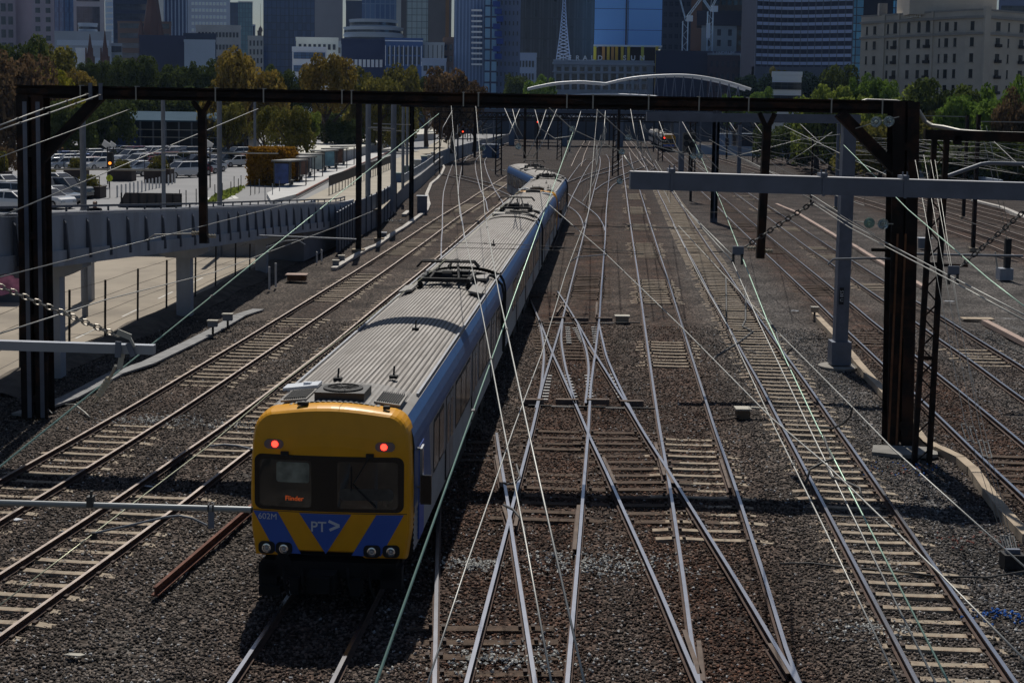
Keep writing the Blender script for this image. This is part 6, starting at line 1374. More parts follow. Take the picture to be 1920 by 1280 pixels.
bld('slim grey building between the red hotel and the curved tower', 1386, 1398, 106, 530, concg, depth=14); bld('dark block at the left foot of the curved tower', 1396, 1420, 107, 525, bm_('lowd2', (.035, .04, .06)), depth=14)
def crane(label, px, ybase, ytop, d, jib):
    b = P(px, ybase, d); zt = P(px, ytop, d).z; t = thing('tower_crane', label, 'crane', (b.x, d, 0)); M_ = bm_('crane', (.42, .46, .48)); m = MB(); w_ = 1.0
    for sx in (-1, 1):
        for sy in (-1, 1): m.bar((sx * w_, sy * w_, b.z - 20), (sx * w_, sy * w_, zt), .22, .22, up=V((0, 1, 0)))
    z = b.z - 18
    while z < zt - 2: m.bar((-w_, -w_, z), (w_, -w_, z + 2.2), .14, .14); m.bar((w_, -w_, z + 2.2), (-w_, -w_, z + 4.4), .14, .14); z += 4.4
    m.build('mast', M_, t, local=True)
    m = MB(); m.box((0, 0, b.z / 2 - 10), (3, 3, max(1, b.z - 20))); m.build('base', concg, t, local=True)
    for (dx, dz, ln) in jib:
        m = MB(); a = V((0, 0, zt)); e = V((dx, 0, zt + dz)); u = V((0, 0, 1.3))
        m.bar(a, e, .2, .2); m.bar(a + u, e + u, .2, .2)
        for k in range(14): m.bar(a.lerp(e, k / 14), a.lerp(e, (k + 1) / 14) + u, .12, .12)
        m.build('jib', M_, t, local=True)
    m = MB(); m.box((1.6, 0, zt + 1.0), (2.2, 1.8, 2.2)); m.build('cab', white_, t, local=True)
crane('white lattice tower crane left of the rust brown tower', 1284, 86, 40, 556, ((-10, 34, 0), (16, 22, 0))); crane('pale crane on top of the dark wrapped core', 1332, 26, 22, 552, ((13, 26, 0), (-3, 4, 0)))
m = MB(); c = P(1328, 58, 551); m.box((c.x, 551, c.z), (1.4, .6, 5.5)); m.bar((c.x + .3, 551, c.z + 2), (c.x + .9, 551, c.z + 12), .12, .12); tag(m.build('hanging_banner', white_), 'narrow white banner hanging from the crane before the concrete core', 'banner')
# curved tower with balcony bands
d = 470; t = thing('curved_tower', 'wide curved tower with stacked pale balcony bands', 'building', (P(1505, 100, d).x, d, 0)); X0, X1 = P(1416, 100, d).x, P(1588, 100, d).x; n = 14
def fy(u): return d + 5.0 * math.sin(u * math.pi * 1.15 + .4) - 2
crv = [V((X0 + (X1 - X0) * k / n, fy(k / n), 0)) for k in range(n + 1)]
ztp = P(1500, -150, d).z
m = MB(); pl = crv + [V((X1, d + 30, 0)), V((X0, d + 30, 0))]; m.prism(pl, (0, 0, ztp)); m.build('facade', bm_('curve', (.035, .042, .065)), t)
z = P(1500, 122, d).z; k = 0; M_bal = bm_('balc', (.26, .30, .40)); M_rec = bm_('recess', (.012, .012, .018))
while z < P(1500, -20, d).z:
    m = MB(); pl = [p + V((0, -.9, z)) for p in crv] + [p + V((0, .3, z)) for p in reversed(crv)]; m.prism(pl, (0, 0, 1.0)); m.build('balcony_band', M_bal, t); z += 2.53
for k in range(n + 1): m = MB(); c = crv[k]; m.box((c.x, c.y - .4, 45), (.35, 1.0, 80)); m.build('rib', bm_('rib', (.075, .085, .11)), t)
m = MB(); m.prism([p + V((0, -1.0, 0)) for p in crv] + [V((X1, d + 6, 0)), V((X0, d + 6, 0))], (0, 0, P(1500, 126, d).z)); m.build('podium', bm_('pod', (.08, .09, .11)), t)
bld('cyan glass tower with bright panes right of the curved tower', 1588, 1613, T_, 480, curtain('cyan', (.05, .20, .30), (.12, .38, .50), (.01, .03, .06), 2.6, 2.6, .2, .16), depth=20)
bld('dark tower with a cyan glass slot behind the hotel', 1612, 1752, -120, 520, bm_('dkt', (.012, .012, .018)), depth=20)
for a, b_ in ((1676, 1682), (1685, 1695)): X0, X1 = P(a, 5, 519).x, P(b_, 5, 519).x; m = MB(); m.box(((X0 + X1) / 2, 519.6, P(1685, -20, 519).z), (X1 - X0, .5, 34)); tag(m.build('glass_slot', MATS.get('cyanx') or curtain('cyanx', (.05, .2, .3), (.12, .38, .5), (.01, .03, .06), 2.6, 2.6, .2, .16)), ('narrow' if a < 1680 else 'wider') + ' strip of cyan glass on the dark tower behind the hotel', 'glass strip')
bld('blue-grey building at the top right corner behind the hotel', 1865, 1990, -60, 430, bm_('trc', (.10, .12, .18)), depth=20, style='bands', pitch=3.6, fr=.45)
# white decked building
t = bld('white decked car park building with dark floors beyond the trees', 1447, 1502, 141, 335, white_, depth=20, style='bands', pitch=3.0, fr=.55, pad=.0, name='decked_building', y0w=186, y1w=150)
# ------------------------------------------------------------------ the hotel
M_hot = mat('hotel_render', (.58, .535, .47), .9, var=.08, scale=.2, stain=(.47, .43, .375), stscale=.15, stamt=.5); M_trim = mat('hotel_trim', (.34, .33, .32), .9, var=.08); M_hwin = mat('hotel_window', (.016, .018, .022), .2, var=.3, scale=.6, spec=.25)
A, B, Cc, D = P(1610, 180, 316).xy.to_3d(), P(1806, 180, 292).xy.to_3d(), P(1838, 180, 290).xy.to_3d(), P(2030, 180, 312).xy.to_3d()
ho = thing('hotel', 'cream corner hotel with arched top floor windows and small iron balconies', 'hotel', B)
zt = P(1806, 18, 292).z; foot = [A, B, Cc, D, D * 1.13, A * 1.13]
MB().prism(foot, (0, 0, zt)).build('wall', M_hot, ho)
def hit(px, P0, P1, py=100):
    r = ray(px, py); n_ = V((P1.y - P0.y, -(P1.x - P0.x), 0)); k = (P0 - CAM).dot(n_) / r.dot(n_); q = CAM + r * k; return V((q.x, q.y, 0))
def onwall(m, P0, P1, c, w_, z, h, t0, t1):
    u = (P1 - P0).normalized(); n_ = V((u.y, -u.x, 0)); m.box(c + n_ * ((t0 + t1) / 2) + V((0, 0, z)), (w_, abs(t1 - t0), h), Matrix((u, -n_, V((0, 0, 1)))).transposed())
def tband(z, h, t1, nm='cornice'):
    for P0, P1 in ((A, B), (B, Cc), (Cc, D)): m = MB(); onwall(m, P0, P1, (P0 + P1) / 2, (P1 - P0).length + .15, z, h, -.1, t1); m.build(nm, M_trim, ho)
tband(28.9, .5, .45); tband(25.65, .45, .4); tband(zt - .1, .35, .15, 'parapet_cap')
rows = [27.2, 24.0, 20.85, 17.7, 14.55, 11.4]
def hwin(px, w_, P0, P1, row, kind, h=1.75):
    c = hit(px, P0, P1); wm = w_ * 300 / 2700 / 1.02; z = rows[row]
    m = MB(); onwall(m, P0, P1, c, wm, z, h, -.06, .03)
    if kind == 'arch' and row == 0:
        u = (P1 - P0).normalized(); n_ = V((u.y, -u.x, 0)); m.prism([c + n_ * .031 + u * (wm / 2 * math.cos(a)) + V((0, 0, z + h / 2 + wm * .62 * math.sin(a))) for a in np.linspace(0, math.pi, 9)], n_ * -.09)
    o = m.build('window', M_hwin, ho)
    m = MB(); onwall(m, P0, P1, c, wm + .3, z - h / 2 - .08, .14, -.02, .16); m.build('sill', M_trim, o)
    if kind == 'balc' and row > 0:
        m = MB(); onwall(m, P0, P1, c, wm + .5, z - .62, .62, .1, .5); m.build('balcony_rail', M_blkm, o)
for r_i in range(6):
    for x, w_, k in ((145, 28, ''), (232, 46, ''), (380, 30, 'arch'), (462, 60, 'balc'), (612, 48, 'arch'), (728, 48, 'arch'), (828, 60, 'balc'), (962, 24, 'arch'), (1040, 52, ''), (1138, 40, '')):
        kk_ = 'arch' if (r_i == 0 and k == 'balc') else k; hwin(1600 + x / 6, w_ / 6, A, B, r_i, kk_)
    hwin(1600 + 1328 / 6, 42 / 6, B, Cc, r_i, '')
    for x, w_, k in ((1618, 78, 'balc'), (1738, 30, ''), (1882, 78, 'balc'), (1990, 40, ''), (2100, 60, '')): hwin(1600 + x / 6, w_ / 6, Cc, D, r_i, k)
for px, w_ in ((1653, 1.6), (1684, .5), (1747, .5)):
    m = MB(); onwall(m, A, B, hit(px, A, B), w_, zt / 2, zt, -.1, .3); m.build('pilaster', M_hot, ho)
m = MB(); onwall(m, Cc, D, hit(1846, Cc, D), 1.9, zt / 2, zt + 1, -.1, .5); m.build('pilaster', M_hot, ho)
m = MB(); c = hit(1653, A, B); m.box((c.x, c.y + .6, zt + 1.1), (1.7, 1.6, 2.6)); m.build('chimney', M_trim, ho)
m = MB(); c = P(1790, 10, 300); m.box((c.x, 306, zt + 2.5), (18, 10, 6)); m.build('roof_storey', M_hot, ho)
m = MB(); c = P(1730, 18, 312); m.box((c.x, 314, zt + .6), (4.4, 6, 2.6)); m.build('plant_room', white_, ho)
vs, fs = text_mesh('mantra', 1.35, .06, .012); u = (B - A).normalized(); n_ = V((u.y, -u.x, 0)); c = hit(1712, A, B) + n_ * .25 + V((0, 0, P(1712, 30, 304).z))
m = MB(); m.add([c + u * x + V((0, 0, y_)) + n_ * z_ for x, y_, z_ in vs], fs); m.build('sign_lettering', white_, ho)
# ------------------------------------------------------------------ road bridge with white arches
M_arch = mat('arch_white', (.82, .83, .84), .5, var=.05); rbz = thing('arched_bridge', 'road bridge across the yard with two white arches', 'bridge', (P(1200, 210, 372).x, 372, 0))
d = 372; xa, xb = P(800, 210, d).x, P(1520, 210, d).x
m = MB(); m.box(((xa + xb) / 2, d + 5, 8.6), (xb - xa, 12, 1.5)); m.build('deck', bm_('deck', (.06, .065, .08)), rbz)
for px in (850, 960, 1060, 1165, 1270, 1375, 1470): m = MB(); x = P(px, 210, d).x; m.box((x, d + 5, 4), (1.4, 8, 8)); m.build('pier', bm_('pier', (.10, .11, .13)), rbz)
arc = [(990, 167), (1015, 161.5), (1045, 156.5), (1085, 154), (1112, 155.5), (1136, 157.5)]; ar2 = [(1136, 157.5), (1170, 149.5), (1205, 144.5), (1250, 141.8), (1290, 142), (1330, 147), (1370, 156), (1408, 168)]
def crs(p, n=8):
    o = []
    for i in range(len(p) - 1):
        a, b, c, e = (V(p[max(0, i - 1)]), V(p[i]), V(p[i + 1]), V(p[min(len(p) - 1, i + 2)]))
        for k in range(n): t_ = k / n; o.append(tuple(.5 * (2 * b + (c - a) * t_ + (2 * a - 5 * b + 4 * c - e) * t_ ** 2 + (3 * b - a - 3 * c + e) * t_ ** 3)))
    return o + [p[-1]]
for pts in (crs(arc), crs(ar2)):
    for dy in (0, 9): m = MB(); m.tube([P(x, y, d) + V((0, dy, 0)) for x, y in pts], .36, 8); m.build('arch', M_arch, rbz)
for k in range(13):
    px = 1180 + k * 17; y_ = np.interp(px, [p[0] for p in ar2], [p[1] for p in ar2]); a = P(px, y_, d)
    for s in (-1, 1): m = MB(); m.bar(a, (a.x + s * .9, d, 9.2), .16, .26, up=V((0, 1, 0))); m.build('strut', bm_('strut', (.09, .10, .13)), rbz)
m = MB(); m.tube([P(x, y, d - 2) for x, y in ((1064, 180), (1100, 178), (1140, 177), (1190, 179), (1232, 181.5))], .3, 8); m.build('lower_arc', M_arch, rbz)
m = MB(); n = 60
for k in range(n): x0 = xa + (xb - xa) * k / n; x1 = xa + (xb - xa) * (k + 1) / n; m.bar((x0, d - 1.1, 9.4), ((x0 + x1) / 2, d - 1.1, 11.0), .2, .25); m.bar(((x0 + x1) / 2, d - 1.1, 11.0), (x1, d - 1.1, 9.4), .2, .25)
m.bar((xa, d - 1.1, 11.0), (xb, d - 1.1, 11.0), .22, .25); m.build('truss_railing', M_gblk, rbz)
m = MB(); m.box(((xa + xb) / 2, d + 95, 3.6), (xb - xa + 60, 30, 7.2)); tag(m.build('station_building', bm_('station', (.03, .035, .045))), 'dark station buildings in the shade under the road bridge', 'building')
for px, py, w_, h, c, lab in ((1357, 286, 3.4, 4.2, (.20, .25, .33), 'pale blue relay hut between the right hand gantries'), (1405, 292, 5.0, 4.6, (.012, .014, .02), 'tall dark relay hut beside the Y shaped drop post'), (1450, 278, 3.6, 2.8, (.25, .27, .28), 'grey relay hut near the dark trees'), (920, 296, 3.2, 2.4, (.10, .13, .19), 'blue-grey hut at the curve of the far left tracks')):
    b = G(px, py); t = thing('relay_hut', lab, 'hut', b); m = MB(); m.box(b + V((0, 1.5, h / 2)), (w_, 3, h)); m.build('walls', bm_('hut' + str(px), c), t); m = MB(); m.box(b + V((0, 1.5, h + .08)), (w_ + .3, 3.3, .16)); m.build('roof', concg, t); m = MB(); m.box(b + V((w_ * .2, -.03, h * .4)), (.9, .06, h * .75)); m.build('door', dkb, t)
m = MB(); m.bar((56, 165, 1.0), (62, 300, 1.0), .3, 2.0); m.bar((40, 320, 1.0), (62, 300, 1.0), .3, 2.0); tag(m.build('retaining_wall', concg), 'low retaining wall at the foot of the right hand trees', 'wall')

# thin far masts among the distant tracks
for k, (px, py) in enumerate(((858, 300), (872, 268), (905, 262), (925, 290), (1003, 268), (1028, 280), (1068, 285), (1098, 268), (1142, 272), (1205, 268), (1225, 285), (1246, 262), (1312, 300), (1340, 282), (1362, 300), (1412, 292), (1432, 318))):
    b = G(px, py); zt = rnd.uniform(7.2, 9.0); t = thing('far_mast', 'thin dark mast, number %s from the left among the far masts below the arched bridge' % (ORDN + ['seventeenth'])[k], 'mast', b, 'thin far masts'); w_ = .3
    m = MB(); m.bar(b, (b.x, b.y, zt), w_, w_, up=V((0, 1, 0))); m.build('post', (M_gblk, M_grey)[k % 3 == 0], t); s_ = 1 if k % 2 else -1
    m = MB(); m.bar((b.x, b.y, 6.6), (b.x + s_ * 2.8, b.y, 6.9), .09, .09); m.bar((b.x, b.y, 7.0), (b.x + s_ * 2.4, b.y, 6.9), .06, .06); m.build('bracket', M_gblk, t)
# ================================================================== overhead wires
M_wg = mat('wire_green', (.46, .66, .52), .45, .3, var=.1); M_ww = mat('wire_pale', (.40, .40, .375), .5, .4, var=.1); M_wd = mat('wire_dark', (.06, .06, .06), .6, .3, var=.1)
def wire(label, pts, r=.014, mm=None, clips=0, name='overhead_wire', cat='wire'):
    ps = [P(*p) for p in pts]
    r = r * .72
    t = tag(MB().tube(ps, r, 6).build(name, mm or M_ww, smooth=True), label, cat)
    for k in range(clips):
        f = (k + .7) / clips; tot = [(b - a).length for a, b in zip(ps[:-1], ps[1:])]; s = f * sum(tot)
        for a, b, l in zip(ps[:-1], ps[1:], tot):
            if s <= l: c = a.lerp(b, s / l); u = (b - a).normalized(); m = MB(); m.bar(c - u * .05, c + u * .05, r * 3.4, r * 3.4); m.build('clip', M_wd, t); break
            s -= l
    return t
wire('thick pale green wire sweeping from the bottom edge across the side of the train', [(703, 1285, 9.8), (1076, 243, 75)], .017, M_wg, 6)
wire('pale green wire rising from the left edge across the road under the ramp', [(-6, 879, 15.5), (823, 213, 92)], .016, M_wg, 5)
wire('upper one of the two white wires ending at the left end of the black beam', [(-8, 238, 30), (80, 205, 35), (172, 174, 42)], .022, M_ww, 4)
wire('lower one of the two white wires ending at the left end of the black beam', [(-8, 246, 30), (90, 213, 35), (196, 175, 42)], .022, M_ww, 4)
wire('thin wire crossing the diagonal brace at the left edge', [(-6, 297, 30), (246, 204, 41.5)], .014, M_ww)
wire('wire passing above the parked cars at the left edge', [(-6, 409, 25), (484, 204, 62)], .017, M_ww, 4)
wire('wire running along the ribbed parapet of the ramp', [(-6, 521, 19.5), (391, 421, 42), (545, 381, 72)], .013, M_ww, 3)
wire('wire running below the deck of the ramp', [(-6, 627, 14), (201, 561, 19), (400, 511, 28), (625, 427, 50), (700, 395, 75)], .011, M_ww, 2)
wire('thin yellowish wire above the second track, left of the train', [(-6, 1138, 11.6), (175, 1000, 13.3), (389, 837, 16.6), (522, 723, 21), (620, 649, 26), (820, 500, 40), (980, 352, 75)], .008, mat('wire_yellow', (.6, .6, .42), .4, .4, var=.1), 3)
wire('white wire over the train roof, the right one of the two at the bottom', [(1097, 1285, 10.5), (989, 800, 15.5), (935, 548, 24), (909, 400, 40), (892, 198, 85)], .015, M_ww, 5)
wire('white wire over the train roof, the left one of the two at the bottom', [(1035, 1285, 10.4), (985, 1010, 12.8), (944, 800, 16), (905, 591, 23), (862, 400, 42), (846, 198, 90)], .013, M_ww, 6)
wire('pale wire leaning from the bottom edge up over the polished track', [(800, 1285, 10), (876, 1055, 12.3), (964, 800, 16.5), (1016, 662, 20.6), (1060, 514, 28), (1103, 400, 42), (1120, 205, 100)], .011, M_ww, 7)
wire('green contact wire over the clean concrete sleepered track', [(1782, 1285, 10.5), (1533, 800, 17.5), (1438, 600, 21.4), (1392, 483, 26), (1352, 380, 48), (1300, 262, 100)], .014, M_wg, 7)
wire('grey wire beside the green contact wire on the right', [(1757, 1285, 10.4), (1526, 820, 17), (1421, 600, 21.6), (1373, 490, 26), (1282, 388, 52), (1228, 300, 100)], .014, M_ww, 4)
wire('pale wire reaching the hanging clamp plate from behind', [(1372, 478, 26), (1326, 432, 34), (1272, 378, 58)], .016, M_ww)
wire('white wire just left of the clean concrete sleepered track', [(1687, 1285, 10.6), (1550, 999, 13.5), (1452, 800, 17.5), (1400, 689, 21), (1366, 615, 24), (1312, 520, 31), (1262, 420, 48)], .013, M_ww, 5)
wire('long pale wire slanting from the yellow carriage end down to the lower right corner', [(1030, 384, 45), (1137, 477, 33), (1280, 615, 22.5), (1445, 782, 16.2), (1550, 871, 14), (1764, 1077, 10.8), (1928, 1243, 9.2)], .0115, M_ww, 4)
wire('pale wire slanting past the foot of the black column to the right edge', [(1272, 423, 42), (1445, 609, 25), (1598, 763, 17.5), (1674, 841, 15.5), (1928, 1068, 11.5)], .012, M_ww, 3)
wire('upper wire of the pair passing behind the tall grey mast', [(1531, 380, 60), (1600, 423, 48), (1790, 522, 26), (1928, 594, 20.5)], .018, M_ww)
wire('lower wire of the pair passing behind the tall grey mast', [(1525, 382, 60), (1594, 427, 48), (1775, 522, 26), (1928, 604, 20.5)], .018, M_ww)
wire('green wire crossing the right black column and the lattice mast', [(1582, 272, 50), (1703, 393, 31), (1854, 523, 22.5), (1928, 580, 20.3)], .014, M_wg, 2)
for i, (pts, lb) in enumerate((([(1716, 300), (1772, 600), (1808, 785), (1888, 1036)], 'leftmost'), ([(1732, 290), (1787, 600), (1823, 790), (1893, 1036)], 'second'), ([(1745, 300), (1799, 600), (1840, 815), (1898, 1036)], 'third'), ([(1753, 300), (1806, 640), (1849, 818), (1903, 1036)], 'rightmost'))):
    t = wire(lb + ' of the four thin stay wires running down to the anchor block', [(x, y, 37 - 7.5 * (y - 290) / 750) for x, y in pts], .009, M_ww)
    for q in (.72, .96):
        x, y = pts[-2] if q < .9 else (pts[-1][0] - 6, pts[-1][1] - 40); d = 37 - 7.5 * (y + 25 - 290) / 750
        c = P(x + 3, y + 25, d); u = (P(*pts[-1], 29.5) - P(*pts[-2], 32)).normalized(); s_ = V((.05, 0, 0)); m = MB()
        for k in (-1, 1): m.bar(c + s_ * k - u * .22, c + s_ * k + u * .22, .018, .018)
        for k in (-1, 1): m.bar(c - s_ + u * .22 * k, c + s_ + u * .22 * k, .018, .018)
        m.build('turnbuckle', M_ww, t)
b = G(1897, 1062); t = thing('anchor_block', 'black anchor block holding the stay wires at the right edge', 'anchor', b); m = MB(); m.box(b + V((0, 0, .14)), (.42, .35, .3)); m.build('block', M_blkm, t); m = MB(); m.box(b + V((0, 0, .33)), (.3, .1, .1)); m.build('bracket', M_grey, t)
for i, (pts, d, lb) in enumerate((([(1838, 236), (1855, 307), (1889, 449)], 62, 'left'), ([(1849, 236), (1866, 307), (1894, 440)], 62, 'right'))): wire(lb + ' one of the two thin wires held by the counterweight post', [(x, y, d) for x, y in pts], .018, M_ww)
b = G(1883, 524); t = thing('counterweight_post', 'dark wire tension post on a pale grey block near the right edge', 'post', b); w_ = 25 * b.y / 2700
m = MB(); m.box(b + V((0, 0, .33)), (w_, w_, .66)); m.build('block', M_rconc, t); m = MB(); m.box(P(1889, 478, b.y), (.32, .3, 1.9)); m.build('weights', M_blkm, t); m = MB(); m.bar(P(1870, 502, b.y), P(1866, 472, b.y), .07, .07, up=V((0, 1, 0))); m.build('stay', M_strap, t)
far_ = [([(946, 203), (962, 240), (986, 293)], 'running down to the far carriage roof'), ([(961, 205), (968, 235), (980, 256)], 'short one left of the far carriages'), ([(974, 205), (955, 252), (900, 275)], 'curving left towards the pale fence'), ([(1003, 206), (1012, 240), (1040, 260), (1075, 255)], 'sagging in a loop'), ([(1024, 206), (1010, 250), (985, 300)], 'crossing the sagging loop'), ([(1044, 205), (1020, 262), (1000, 296)], 'leading to the roof pantograph'),
        ([(1089, 209), (1079, 245), (1060, 300)], 'beside the first glass insulator'), ([(1135, 208), (1133, 240), (1122, 300), (1096, 395)], 'curving down over the turnout'), ([(1182, 203), (1190, 250), (1208, 300), (1222, 313)], 'drooping left of the near grey beam'), ([(1200, 226), (1210, 270), (1230, 320)], 'touching the left end of the near grey beam'), ([(1236, 228), (1246, 256), (1262, 278)], 'over the distant train'), ([(1278, 226), (1300, 265), (1330, 300), (1352, 322)], 'crossing behind the grey post'),
        ([(1367, 228), (1382, 250), (1412, 268), (1432, 267)], 'sagging beside the Y shaped post'), ([(1415, 231), (1430, 252), (1447, 275)], 'short one right of the Y shaped post'), ([(1501, 233), (1545, 275), (1590, 316)], 'slanting towards the tall grey mast'), ([(1560, 248), (1515, 280), (1465, 312)], 'slanting left from the tall grey mast'), ([(1575, 252), (1500, 262), (1420, 283), (1350, 300)], 'nearly level one over the right hand tracks'), ([(848, 208), (830, 240), (826, 275)], 'dropping beside the lattice posts')]
for i, (pts, lb) in enumerate(far_):
    wire('thin distant wire ' + lb, [(x, y, 70 + 40 * (k == 0)) for k, (x, y) in enumerate(pts)], .028 if i < 12 else .022, M_ww)
wire('cross wire carrying a glass insulator above the far carriages', [(1030, 203, 70), (1074, 243, 72), (1165, 285, 74), (1180, 300, 75)], .028, M_ww)
wire('cross wire running right to the insulators beside the signal disc', [(1119, 206, 70), (1177, 259, 72), (1300, 294, 76), (1330, 300, 78)], .028, M_ww)
wire('white rod slanting down to the left end of the near grey beam', [(1170, 292, 26.2), (1189, 322, 26.05)], .02, M_ww)
for i, (ya, yb) in enumerate(((258, 272), (266, 281), (283, 288), (290, 301), (300, 311), (272, 305))): wire('%s of the faint level wires in front of the right hand trees' % ORDN[i], [(1602, ya, 100), (1700, ya + (yb - ya) * .2, 95), (1928, yb, 85)], .02, M_ww)
# span wires in the main gantry plane and across the train
wire('dark span wire crossing above the second carriage', [(760, 452, 44), (960, 458, 43.5), (1240, 475, 43), (1420, 470, 42)], .012, M_wd, 3)
wire('second dark span wire, slightly below the first, above the second carriage', [(760, 462, 44), (1010, 468, 43.5), (1240, 478, 43)], .012, M_wd, 4)
wire('dark registration wire bent over the polished track', [(1069, 491, 30), (1083, 482, 30), (1138, 477, 31)], .018, M_pgrey)
def catenary(idx, label, y0, y1, span, ph):
    Y, X, r_ = TRK[idx]; t = thing('catenary', label, 'overhead line', (float(np.interp(y0, Y, X)), y0, 5.3)); st = np.arange(y0, y1 + 1, span / 10); xs_ = np.interp(st, Y, X); off = .25 * np.sin(st / span * math.pi + ph)
    f = ((st - y0) % span) / span; zm = 6.7 - 1.0 * 4 * f * (1 - f); zc = np.full_like(st, 5.35)
    m = MB(); m.tube([(x + o, y, z) for x, o, y, z in zip(xs_, off, st, zc)], .014, 4); m.build('contact_wire', M_wd if idx % 2 else M_ww, t); m = MB(); m.tube([(x + o, y, z) for x, o, y, z in zip(xs_, off, st, zm)], .014, 4)
    for x, o, y, a, b in zip(xs_, off, st, zc, zm): m.bar((x + o, y, a), (x + o, y, b), .012, .012, up=V((0, 1, 0)))  # droppers go into the same mesh as the messenger
    m.build('messenger_and_droppers', M_wd if idx % 3 else M_ww, t)
for n_, (idx, lb) in enumerate(((3, 'curving track towards the pale fence'), (4, 'curved track left of the far carriages'), (6, 'brightly polished track'), (8, 'straight polished track'), (9, 'clean concrete sleepered track'), (10, 'brown track left of the lattice mast'), (11, 'track with orange lit rails'), (12, 'rusty track beyond the pink trough'), (14, 'third rusty track under the trees'), (15, 'track nearest the right hand trees'))):
    Y = TRK[idx][0]; catenary(idx, 'fine overhead line of wires and droppers above the ' + lb, max(62.0, Y[0] + 2), min(338.0, Y[-1] - 2), 46, n_)
for k, (pts, dk) in enumerate((([(1470, 236), (1600, 300), (1760, 372)], 0), ([(1620, 300), (1760, 330), (1928, 352)], 1), ([(1600, 330), (1740, 392), (1928, 452)], 1), ([(1400, 300), (1500, 352), (1640, 440)], 0), ([(1708, 560), (1800, 610), (1928, 668)], 1), ([(1440, 330), (1570, 400), (1700, 480)], 1), ([(1330, 262), (1430, 320), (1530, 372)], 1), ([(1860, 262), (1900, 300), (1928, 320)], 0), ([(1690, 262), (1800, 300), (1928, 330)], 1), ([(1480, 300), (1600, 282), (1700, 276)], 1), ([(1210, 400), (1340, 398), (1480, 402)], 1), ([(1160, 420), (1300, 432), (1424, 452)], 1))):
    wire(('pale', 'dark')[dk] + ' fine wire over the right hand tracks, %s from the left by its upper end' % ORDN[sorted(range(12), key=lambda q: (1470, 1620, 1600, 1400, 1708, 1440, 1330, 1860, 1690, 1480, 1210, 1160)[q]).index(k)], [(x, y, (80, 62, 48)[j] if k not in (4, 5) else (45, 38, 31)[j]) for j, (x, y) in enumerate(pts)], .018, M_wd if dk else M_ww)
def disc(px, py, d, r, lab, mm=None):
    c = P(px, py, d); n_ = V((-.5, -1, .25)).normalized(); q = n_.to_track_quat('Z', 'Y').to_matrix(); m = MB()
    prof = [(.03, -.1), (.05, -.06), (r * .5, -.04), (r, 0), (r * .97, .025), (r * .5, .01), (.05, .05), (.03, .1)]
    m.lathe([(a * 1.0, z * r / .14) for a, z in prof], (0, 0, 0), 20); m.v = [tuple(q @ V(p) + c) for p in m.v]; return tag(m.build('glass_insulator', mm or M_glsins, smooth=True), lab, 'insulator', 'glass disc insulators on the wires')
M_gg = mat('glass_green', (.40, .62, .5), .05, var=0, spec=1.0); M_gg.node_tree.nodes['Principled BSDF'].inputs['Transmission Weight'].default_value = .6
wire('short wire carrying two big glass discs under the right end of the black beam', [(1604, 241, 39.5), (1645, 229, 39.4), (1686, 219, 39.3)], .02, M_ww)
disc(1643, 229, 39.3, .155, 'left one of two big glass discs under the right end of the black beam'); disc(1667, 228, 39.2, .155, 'right one of two big glass discs under the right end of the black beam')
wire('short wire carrying a green and a clear glass disc', [(1600, 415, 39.5), (1640, 418, 39.4), (1675, 420, 39.3)], .02, M_ww)
disc(1630, 418, 39.3, .15, 'green glass disc left of the black column', M_gg); disc(1656, 420, 39.2, .15, 'clear glass disc left of the black column')
for px, py, d, lab in ((1073, 242, 72, 'small glass insulator at the top of the thick green wire'), (1166, 285, 73, 'small glass insulator above the left end of the near grey beam'), (1178, 258, 71, 'small glass insulator in the middle of the cross wire'), (1300, 293, 74, 'left of the paired small insulators by the signal disc'), (1312, 292, 74, 'right of the paired small insulators by the signal disc'), (1162, 340, 60, 'small glass insulator just left of the near grey beam'), (972, 275, 70, 'small glass insulator over the far left tracks'), (901, 277, 80, 'left of a pair of small insulators over the curved tracks'), (905, 278, 80, 'right of a pair of small insulators over the curved tracks')):
    disc(px, py, d, .16 * d / 70, lab)
c = P(177, 171, 42); disc(172, 172, 41.8, .1, 'left glass bead at the left end of the black beam'); disc(196, 172, 41.8, .1, 'right glass bead at the left end of the black beam')
# clamp plates hung by chains from the near grey beam
def chain(m, a, b, L_=.11, r=.011):
    a = V(a); b = V(b); n = max(2, int((b - a).length / (L_ * .72))); u = (b - a).normalized(); s = u.cross(V((0, 1, 0))).normalized(); w_ = u.cross(s)
    for k in range(n):
        c = a.lerp(b, (k + .5) / n); e = s if k % 2 else w_; pts = []
        for j in range(9):
            g = j / 8 * 2 * math.pi; pts.append(c + u * (math.cos(g) * L_ * .5) + e * (math.sin(g) * L_ * .3))
        m.tube(pts, r, 5, cap=False)
for (ax, ay), (px, py), lab in (((1524, 380), (1384, 470), 'grey clamp plate hanging on a dark chain from the near grey beam'), ((1925, 392), (1788, 507), 'grey clamp plate hanging on a dark chain near the right edge')):
    t = thing('clamp_plate', lab, 'clamp', P(px, py, 26)); m = MB(); chain(m, P(ax, ay, 26), P(px + 14, py - 8, 26), 0.126, .0135); m.build('chain', M_wd, t)
    m = MB(); m.box(P(px, py, 26), (.2, .05, .16)); m.build('plate', M_grey, t)
    for s in (-9, 7): m = MB(); m.bar(P(px + s, py + 6, 26), P(px + s, py + 26, 26), 0.04, .05, up=V((0, 1, 0))); m.build('hanger', M_wd, t)
def pipe(label, pts, r, mm=M_pgrey, name='wire_pipe'): return tag(MB().tube([P(*p) for p in pts], r, 8).build(name, mm), label, 'pipe')
